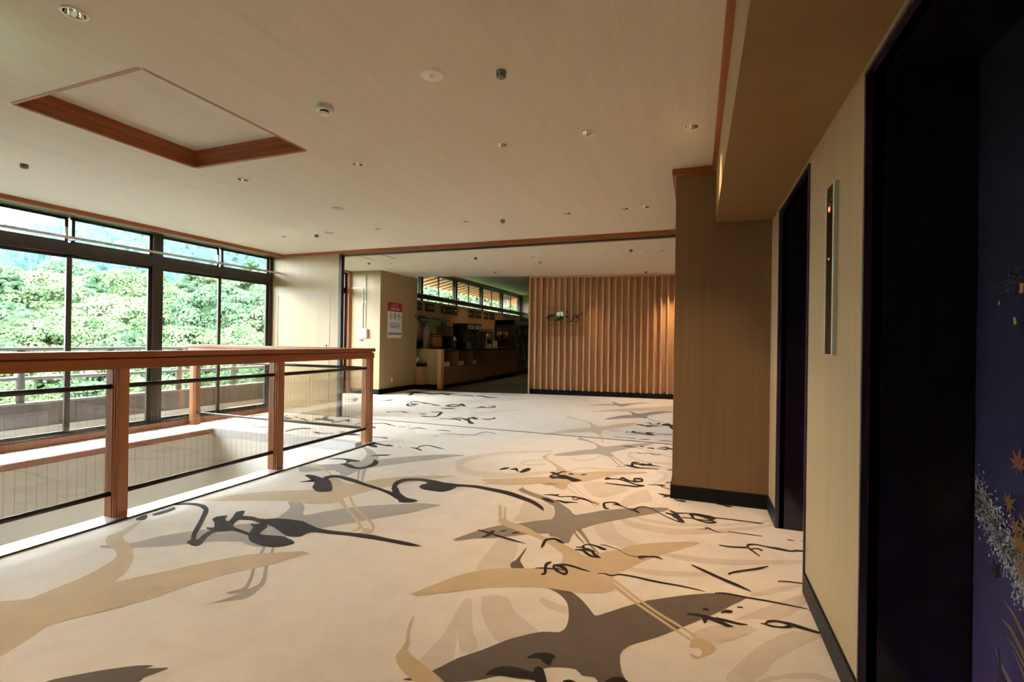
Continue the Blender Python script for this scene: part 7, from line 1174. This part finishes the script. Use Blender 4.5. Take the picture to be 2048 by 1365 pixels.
# ------------------------------------------------------------------ counter, partition, worktop
pt = thing('partition', (-6.5, 10.9, 0), 'low oak partition with a square end post at the head of the counter', 'partition')
box(-7.0, -6.09, 10.86, 10.93, 0.10, 0.985).build('panel', 'oak', pt); box(-7.0, -6.08, 10.84, 10.95, 0.985, 1.003).build('cap', 'slat_x', pt, bevel=.003)
box(-6.09, -5.985, 10.82, 10.97, 0.0, 1.003).build('end_post', 'slat', pt, bevel=.004); box(-7.0, -6.09, 10.85, 10.94, 0, 0.105).build('baseboard', 'base', pt)
lc = thing('side_cabinet', (-6.7, 10.74, 0), 'small low cabinet with a thick black top tucked between pillar and partition', 'cabinet')
box(-7.0, -6.44, 10.63, 10.848, 0.10, 0.56).build('body', 'oak_warm', lc); box(-7.0, -6.43, 10.625, 10.848, 0, .10).build('plinth', 'base', lc); box(-7.0, -6.40, 10.622, 10.848, 0.56, 0.642).build('top', 'worktop', lc, bevel=.004)
bw = thing('bowl', (-6.70, 10.735, 0.642), 'white bowl on the black top of the side cabinet', 'bowl')
MB().lathe([(.001, .0), (.05, .0), (.055, .008), (.09, .05), (.115, .10), (.118, .135), (.112, .135), (.10, .09), (.06, .03), (.001, .02)], (-6.70, 10.735, 0.642), 28).build('shell', 'porcelain', bw, smooth=True)
cb = thing('counter_cabinet', (-6.5, 12.3, 0), 'oak counter cabinet with three open compartments of glassware', 'cabinet')
dv = [10.975, 11.80, 12.66, 13.54]
box(-6.99, -6.05, dv[0], dv[-1], 0.0, 0.10).build('plinth', 'base', cb)
box(-6.99, -6.00, dv[0], dv[-1], 0.09, 0.54).build('lower_front', 'oak_red', cb); box(-6.99, -6.62, dv[0], dv[-1], 0.54, 0.95).build('back_panel', 'oak_red', cb)
for k, y in enumerate(dv): box(-6.62, -6.005, max(y - .018, dv[0]), min(y + .018, dv[-1]), 0.54, 0.95).build('divider', 'oak_red', cb)
c2 = thing('counter_cabinet', (-6.5, 15, 0), 'closed oak counter cabinet on short feet beyond the open compartments', 'cabinet')
box(-6.99, -6.02, 13.56, 16.46, 0.135, 0.95).build('body', 'oak_red', c2)
for a, b in ((13.56, 14.52), (14.52, 15.49), (15.49, 16.46)): box(-6.02, -6.0, a + .004, b - .004, 0.135, 0.945).build('door', 'oak_red', c2, bevel=.002)
for y in (13.7, 14.6, 15.5, 16.35): MB().tube([(-6.10, y, 0), (-6.10, y, .136)], .022, 10).build('foot', 'steel', c2, smooth=True)
box(-6.85, -6.3, 13.7, 16.3, 0.0, 0.135).build('kick', 'base', c2)
wt = tag(box(-6.998, -5.975, 10.972, 16.48, 0.951, 1.0).build('worktop', 'worktop', bevel=.004), 'long black worktop running along the drinks counter', 'worktop')
# back boards
for a, b, l in ((12.30, 13.30, 'brown back board behind the black drinks machine'), (14.55, 16.45, 'long brown back board behind the coffee machine')):
    tag(box(-6.996, -6.93, a, b, 1.001, 1.66).build('back_board', 'board_brown'), l, 'board')
# drinking glasses in the compartments
gl0 = None
def glassware(x, y, z, lab):
    global gl0
    if gl0 is None:
        gl0 = thing('drinking_glass', (x, y, z), lab, 'glass', 'glasses in the counter compartments')
        MB().lathe([(.001, .002), (.028, .0), (.030, .01), (.036, .12), (.034, .12), (.028, .015), (.001, .012)], (x, y, z), 14).build('shell', 'cup', gl0, smooth=True); return
    c = copy_tree(gl0); c.location = (x, y, z); c['label'] = lab
for k, nm in enumerate(('nearest the end post', 'in the middle', 'farthest from the end post')):
    for i in range(5):
        for j in range(2): glassware(-6.12 - j * .10, dv[k] + .14 + i * .085, .5405, 'whitish glass standing with others in the open compartment ' + nm)

# wooden rack with hanging glasses and ivy
XK = -6.58
rk = thing('glass_rack', (XK, 10.98, 1.0), 'wooden post and shelf holding hanging wine glasses with trailing ivy', 'rack')
box(XK - .06, XK + .06, 11.03, 11.14, 1.0, 1.74).build('post', 'board_grey', rk, bevel=.004); box(XK - .16, XK + .16, 10.66, 12.02, 1.735, 1.765).build('shelf', 'board_grey', rk, bevel=.004)
for i in range(6):
    y = 11.38 + i * .085
    MB().lathe([(.030, -.002), (.030, -.006), (.004, -.012), (.004, -.085), (.028, -.11), (.036, -.145), (.030, -.19), (.028, -.19), (.033, -.145), (.024, -.112), (.001, -.10)], (XK + .1, y, 1.735), 14).build('wine_glass', 'glass_bright', rk, smooth=True)
g3 = np.random.default_rng(3)
def leaves(mb, c, sx, sy, sz, n, s):
    for k in range(n):
        p = Vector(c) + Vector((g3.normal() * sx, g3.normal() * sy, g3.normal() * sz)); a = Vector(g3.normal(size=3)).normalized(); b = a.orthogonal().normalized(); q = s * (.6 + .8 * g3.random())
        mb.add([p - a * q, p + b * q * .6, p + a * q, p - b * q * .6], [(0, 1, 2, 3)])
    return mb
leaves(leaves(leaves(MB(), (XK, 10.82, 1.78), .08, .12, .03, 90, .035), (XK, 11.5, 1.78), .08, .28, .02, 110, .03), (XK + .05, 10.82, 1.66), .04, .035, .06, 60, .03).build('ivy', 'ivy_dark', rk)
leaves(MB(), (XK + .08, 11.25, 1.64), .04, .05, .09, 110, .032).build('hanging_ivy', 'ivy_light', rk)
leaves(MB(), (XK + .05, 11.93, 1.62), .03, .035, .07, 70, .03).build('hanging_ivy', 'ivy_dark', rk)
pl = thing('potted_plant', (-6.86, 11.12, 1.0), 'dark green leafy plant on the worktop behind the partition', 'plant')
MB().lathe([(.001, 0), (.06, 0), (.075, .07), (.07, .07), (.001, .06)], (-6.86, 11.12, 1.0), 16).build('pot', 'black', pl, smooth=True)
leaves(leaves(MB(), (-6.80, 11.12, 1.12), .05, .05, .035, 110, .045), (-6.95, 11.1, 1.07), .05, .05, .025, 60, .04).build('foliage', 'ivy_dark', pl)
# barrel, black machine
bx, by = -6.52, 11.48
br = thing('wine_barrel', (bx, by, 1.0), 'small red-brown wooden wine barrel with dark hoops and a tap', 'barrel')
for k in range(18):
    a0, a1 = 2 * math.pi * k / 18 + .008, 2 * math.pi * (k + 1) / 18 - .008; v = []
    for z, r in ((0, .150), (.10, .168), (.20, .175), (.30, .168), (.40, .150)): v += [(bx + r * math.cos(a0), by + r * math.sin(a0), 1.0 + z), (bx + r * math.cos(a1), by + r * math.sin(a1), 1.0 + z)]
    MB().add(v, [(2 * i, 2 * i + 1, 2 * i + 3, 2 * i + 2) for i in range(4)]).build('stave', 'barrel', br)
MB().lathe([(.001, .388), (.148, .388)], (bx, by, 1.0), 24).build('lid', 'barrel', br)
for z, r in ((.012, .154), (.055, .1635), (.325, .1665), (.378, .1565)): MB().lathe([(r, z - .012), (r + .003, z), (r, z + .012)], (bx, by, 1.0), 24).build('hoop', 'black', br, smooth=True)
MB().tube([(bx + .10, by - .13, 1.17), (bx + .16, by - .20, 1.17)], .012, 8).tube([(bx + .155, by - .195, 1.20), (bx + .155, by - .195, 1.14)], .010, 8).build('tap', 'steel', br, smooth=True)
bm_ = thing('drinks_machine', (-6.42, 12.0, 1.0), 'black drinks dispenser with a chrome tap beside the barrel', 'machine')
box(-6.58, -6.27, 11.86, 12.16, 1.0, 1.355).build('body', 'black', bm_, bevel=.012); box(-6.28, -6.22, 11.93, 12.09, 1.06, 1.14).build('drip_shelf', 'steel', bm_, bevel=.003)
MB().tube([(-6.25, 12.0, 1.33), (-6.25, 12.0, 1.17)], .016, 10).tube([(-6.25, 12.09, 1.33), (-6.25, 12.09, 1.20)], .014, 10).tube([(-6.25, 12.0, 1.25), (-6.20, 12.05, 1.25)], .018, 10).build('tap', 'chrome', bm_, smooth=True)
# juice dispensers
for i, (y, lab, top, pic) in enumerate(((13.10, 'juice dispenser with a red top and a yellow fruit picture', 'print_red', 'print_yellow'), (13.62, 'juice dispenser with a dark top and a pink fruit picture', 'black', 'print_pink'))):
    t = thing('juice_dispenser', (-6.5, y, 1.0), lab, 'machine', 'juice dispensers on the counter')
    box(-6.72, -6.40, y - .24, y + .24, 1.0, 1.60).build('body', 'gloss_black', t, bevel=.01); box(-6.74, -6.26, y - .245, y + .245, 1.55, 1.72).build('head', 'gloss_black', t, bevel=.012)
    box(-6.75, -6.25, y - .248, y + .248, 1.715, 1.745).build('cap', top, t, bevel=.008); box(-6.262, -6.255, y - .21, y + .21, 1.575, 1.695).build('sign_panel', 'print_cream', t)
    mb = MB(); P = [(-6.2535, y + .02 + .085 * math.cos(k * .524), 1.635 + .045 * math.sin(k * .524)) for k in range(12)]; mb.add(P, [tuple(range(12))]); mb.build('picture', pic, t)
    for k in range(4): MB().tube([(-6.33, y - .165 + k * .11, 1.56), (-6.33, y - .165 + k * .11, 1.45)], [.022, .014], 10).build('nozzle', 'rod' if k % 2 else 'chrome_dark', t, smooth=True)
    box(-6.42, -6.20, y - .23, y + .23, 1.0, 1.06).build('drip_tray', 'chrome_dark', t, bevel=.004)
    for k in range(4): MB().lathe([(.001, .002), (.028, 0), (.034, .10), (.031, .10), (.026, .01), (.001, .008)], (-6.28, y - .16 + k * .1, 1.061), 12).build('tumbler', 'glass_bright', t, smooth=True)
tm = thing('menu_card', (-6.18, 12.72, 1.0), 'small leaning card stand on the counter before the juice dispensers', 'card')
v = [(-6.16, 12.66, 1.0), (-6.10, 12.78, 1.0), (-6.14, 12.80, 1.20), (-6.20, 12.68, 1.20)]; v2 = [(x - .012, y + .006, z) for x, y, z in v]
MB().add(v + v2, [(0, 1, 2, 3), (4, 5, 6, 7), (0, 1, 5, 4), (1, 2, 6, 5), (2, 3, 7, 6), (3, 0, 4, 7)]).build('card', 'print_grey', tm); box(-6.20, -6.08, 12.64, 12.80, 1.0, 1.012).build('foot', 'black', tm)
# coffee machine, cups, cereal
cm = thing('coffee_machine', (-6.45, 14.45, 1.0), 'brushed steel coffee machine with dark sides and an orange light', 'machine')
box(-6.66, -6.24, 14.22, 14.62, 1.02, 1.50).build('body', 'steel_warm', cm, bevel=.012); box(-6.67, -6.25, 14.62, 14.68, 1.0, 1.51).build('side', 'black', cm, bevel=.004); box(-6.67, -6.20, 14.20, 14.68, 1.495, 1.53).build('top', 'steel', cm, bevel=.006)
box(-6.24, -6.225, 14.27, 14.56, 1.16, 1.33).build('recess', 'gloss_black', cm); MB().tube([(-6.215, 14.42, 1.33), (-6.215, 14.42, 1.27)], .022, 10).build('spout', 'chrome', cm, smooth=True); disc_x(MB(), 0, 14.30, 1.43, .014).build('light', 'lamp_amber', cm).location.x -= -cm.location.x * 0 - (-6.2385)
tr = thing('serving_tray', (-6.15, 14.42, 1.0), 'pale tray of tumblers before the coffee machine', 'tray')
box(-6.26, -6.02, 14.12, 14.70, 1.0, 1.014).build('plate', 'porcelain', tr, bevel=.003)
for k in range(5): MB().lathe([(.001, .002), (.026, 0), (.032, .08), (.029, .08), (.001, .008)], (-6.12 - .06 * (k % 2), 14.2 + k * .1, 1.0145), 12).build('tumbler', 'glass_bright', tr, smooth=True)
for i, (y, l) in enumerate(((14.98, 'stack of white cups after the coffee machine, nearer one'), (15.16, 'stack of white cups after the coffee machine, farther one'))):
    t = thing('cup_stack', (-6.3, y, 1.0), l, 'cups', 'stacked cups on the counter')
    for k in range(4): MB().lathe([(.001, 0), (.026, 0), (.036, .055), (.033, .055), (.001, .01)], (-6.3, y, 1.0 + k * .058), 14).build('cup', 'porcelain', t, smooth=True)
for i, (y, l, c) in enumerate(((15.52, 'clear cereal dispenser with orange flakes, nearer the cups', 'cereal'), (15.82, 'clear cereal dispenser with dark grains in the middle', 'cereal_dark'), (16.12, 'clear cereal dispenser with orange flakes, next to the fridge', 'cereal'))):
    t = thing('cereal_dispenser', (-6.35, y, 1.0), l, 'dispenser', 'cereal dispensers on the counter')
    box(-6.46, -6.24, y - .10, y + .10, 1.0, 1.03).build('base', 'black', t, bevel=.004); MB().tube([(-6.42, y, 1.03), (-6.42, y, 1.62)], .016, 8).build('stand', 'black', t, smooth=True)
    MB().lathe([(.03, 1.33 - 1), (.085, 1.40 - 1), (.085, 1.64 - 1), (.03, 1.66 - 1)], (-6.34, y, 1.0), 18).build('hopper', 'glass_bright', t, smooth=True)
    MB().lathe([(.001, .342), (.026, .345), (.080, .41), (.080, .55), (.001, .56)], (-6.34, y, 1.0), 16).build('contents', c, t, smooth=True)
    MB().lathe([(.001, .20), (.030, .21), (.034, .335), (.001, .336)], (-6.34, y, 1.0), 12).lathe([(.001, .655), (.088, .655), (.088, .68), (.001, .685)], (-6.34, y, 1.0), 16).build('knob', 'black', t, smooth=True)
# fridge
fr = thing('drinks_fridge', (-6.6, 18, 0), 'tall dark drinks fridge with glass doors at the end of the counter', 'fridge')
m_ = MB().box(-6.98, -6.24, 16.70, 16.74, 0.04, 2.0).box(-6.98, -6.24, 19.26, 19.30, 0.04, 2.0).box(-6.98, -6.94, 16.7, 19.3, 0.04, 2.0).box(-6.98, -6.24, 16.7, 19.3, 1.84, 2.02).box(-6.98, -6.24, 16.7, 19.3, 0.04, 0.20)
m_.build('body', 'fridge_dark', fr)
for a, b in ((16.70, 17.56), (17.56, 18.43), (18.43, 19.30)):
    d = MB().box(-6.24, -6.20, a + .005, a + .05, .10, 1.86).box(-6.24, -6.20, b - .05, b - .005, .10, 1.86).box(-6.24, -6.20, a, b, .10, .17).box(-6.24, -6.20, a, b, 1.79, 1.86).build('door', 'fridge_dark', fr)
    box(-6.225, -6.219, a + .045, b - .045, .16, 1.80).build('pane', 'glass', d); MB().tube([(-6.17, b - .03, .8), (-6.17, b - .03, 1.2)], .009, 8).build('handle', 'steel', d, smooth=True)
for z in (.52, .84, 1.16, 1.48): box(-6.92, -6.27, 16.75, 19.25, z - .012, z).build('shelf', 'chrome_dark', fr)
bt0 = None
for iz, z in enumerate((.2005, .5205, .8405, 1.1605, 1.4805)):
    for k in range(12):
        y = 16.86 + k * .2; c = ('bottle_green', 'bottle_brown', 'bottle_pale')[(k + iz) % 3]
        t = thing('bottle', (-6.36, y, z), 'small bottle on a shelf inside the glass door fridge', 'bottle', 'bottles in the drinks fridge')
        MB().lathe([(.001, 0), (.033, 0), (.034, .13), (.014, .19), (.014, .235), (.001, .236)], (-6.36, y, z), 10).build('body', c, t, smooth=True)

# ------------------------------------------------------------------ on the pillar
ps = thing('notice', (-6.58, 9.66, 1.68), 'white notice with a red heading on the side of the pillar', 'poster')
xx = -6.577
box(-6.58, -6.578, 9.375, 9.945, 1.268, 2.087).build('sheet', 'paper', ps); box(-6.5795, -6.5772, 9.375, 9.945, 1.878, 2.087).build('heading', 'print_deep_red', ps)
mb = MB(); put_text(mb, 'レストラン', .072, (xx, 9.66, 2.02), (0, 1, 0), width=.27); put_text(mb, 'ご利用のお願い', .072, (xx, 9.66, 1.935), (0, 1, 0), width=.40); mb.build('heading_text', 'paper', ps)
def annulus(mb, y, z, r0, r1, n=24):
    return mb.add([(xx, y + r * math.cos(2 * math.pi * k / n), z + r * math.sin(2 * math.pi * k / n)) for r in (r0, r1) for k in range(n)], [(k, (k + 1) % n, n + (k + 1) % n, n + k) for k in range(n)])
mb = MB()
for y in (9.49, 9.66, 9.83):
    annulus(mb, y, 1.785, .052, .064); c, s = .7071 * .052, .7071 * .008; mb.add([(xx, y - c - s, 1.785 + c - s), (xx, y - c + s, 1.785 + c + s), (xx, y + c + s, 1.785 - c + s), (xx, y + c - s, 1.785 - c - s)], [(0, 1, 2, 3)])
mb.build('prohibition_ring', 'print_maroon', ps)
mb = MB()
for y, k in ((9.49, 0), (9.66, 1), (9.83, 2)):
    if k == 0: mb.box(xx - .0004, xx, y - .03, y + .03, 1.765, 1.777).box(xx - .0004, xx, y - .005, y + .012, 1.777, 1.81)
    if k == 1: mb.add([(xx - .0004, y + .012 * math.cos(j * .785), 1.815 + .012 * math.sin(j * .785)) for j in range(8)], [tuple(range(8))]); mb.add([(xx - .0004, y - .028, 1.75), (xx - .0004, y + .028, 1.75), (xx - .0004, y, 1.80)], [(0, 1, 2)])
    if k == 2: mb.add([(xx - .0004, y - .022, 1.775), (xx - .0004, y - .006, 1.75), (xx - .0004, y + .022, 1.795), (xx - .0004, y + .006, 1.82)], [(0, 1, 2, 3)])
    mb.box(xx - .0004, xx, y - .05, y + .05, 1.700, 1.706).box(xx - .0004, xx, y - .035, y + .035, 1.688, 1.693)
mb.build('pictogram', 'print_dark', ps)
mb = MB()
for z, a, b in ((1.60, 9.47, 9.86), (1.565, 9.45, 9.87), (1.54, 9.46, 9.88), (1.515, 9.45, 9.86), (1.49, 9.48, 9.84)): mb.box(xx - .0004, xx, a, b, z, z + .010)
for a, b, z0, z1 in ((9.42, 9.90, 1.628, 1.631), (9.42, 9.90, 1.585, 1.588), (9.42, 9.423, 1.585, 1.631), (9.897, 9.90, 1.585, 1.631), (9.40, 9.92, 1.428, 1.431)): mb.box(xx - .0004, xx, a, b, z0, z1)
mb.build('small_print', 'print_navy', ps)
mb = MB()
for k in range(7):
    y = 9.435 + k * .075; mb.add([(xx, y + .030 * math.cos(j * .4488), 1.365 + .030 * math.sin(j * .4488)) for j in range(14)], [tuple(range(14))])
mb.build('round_icon', 'print_navy', ps)
ou = thing('wall_outlet', (-6.58, 9.562, .295), 'white wall outlet low on the side of the pillar', 'outlet')
box(-6.58, -6.572, 9.527, 9.597, .238, .352).build('plate', 'white', ou, bevel=.003); box(-6.573, -6.570, 9.548, 9.576, .262, .328).build('socket', 'cream', ou, bevel=.001)
wd = thing('control_box', (-7.03, 9.09, 1.36), 'white control box on the pillar fed by two thin conduits', 'control box')
box(-7.005, -6.895, 9.03, 9.09, 1.255, 1.46).build('case', 'white', wd, bevel=.006); box(-7.115, -7.02, 9.035, 9.09, 1.25, 1.47).build('handset', 'white', wd, bevel=.006); box(-7.09, -7.045, 9.03, 9.04, 1.33, 1.42).build('window', 'print_grey', wd); box(-7.10, -7.05, 9.04, 9.085, 1.195, 1.213).build('lead', 'black', wd)
bend = [(-7.38, 9.075, 2.385)] + [(-7.10 + .06 * math.sin(t), 9.075, 2.325 + .06 * math.cos(t)) for t in np.linspace(0, math.pi / 2, 7)] + [(-7.04, 9.075, 1.46)]
MB().tube(bend, .009, 8).build('conduit', 'white', wd, smooth=True); MB().tube([(-6.965, 9.077, 1.455), (-6.965, 9.077, 2.69)], .008, 8).build('conduit', 'white', wd, smooth=True)
for x in (-7.04, -6.965): box(x - .018, x + .018, 9.074, 9.092, 2.06, 2.075).build('clip', 'alu', wd)
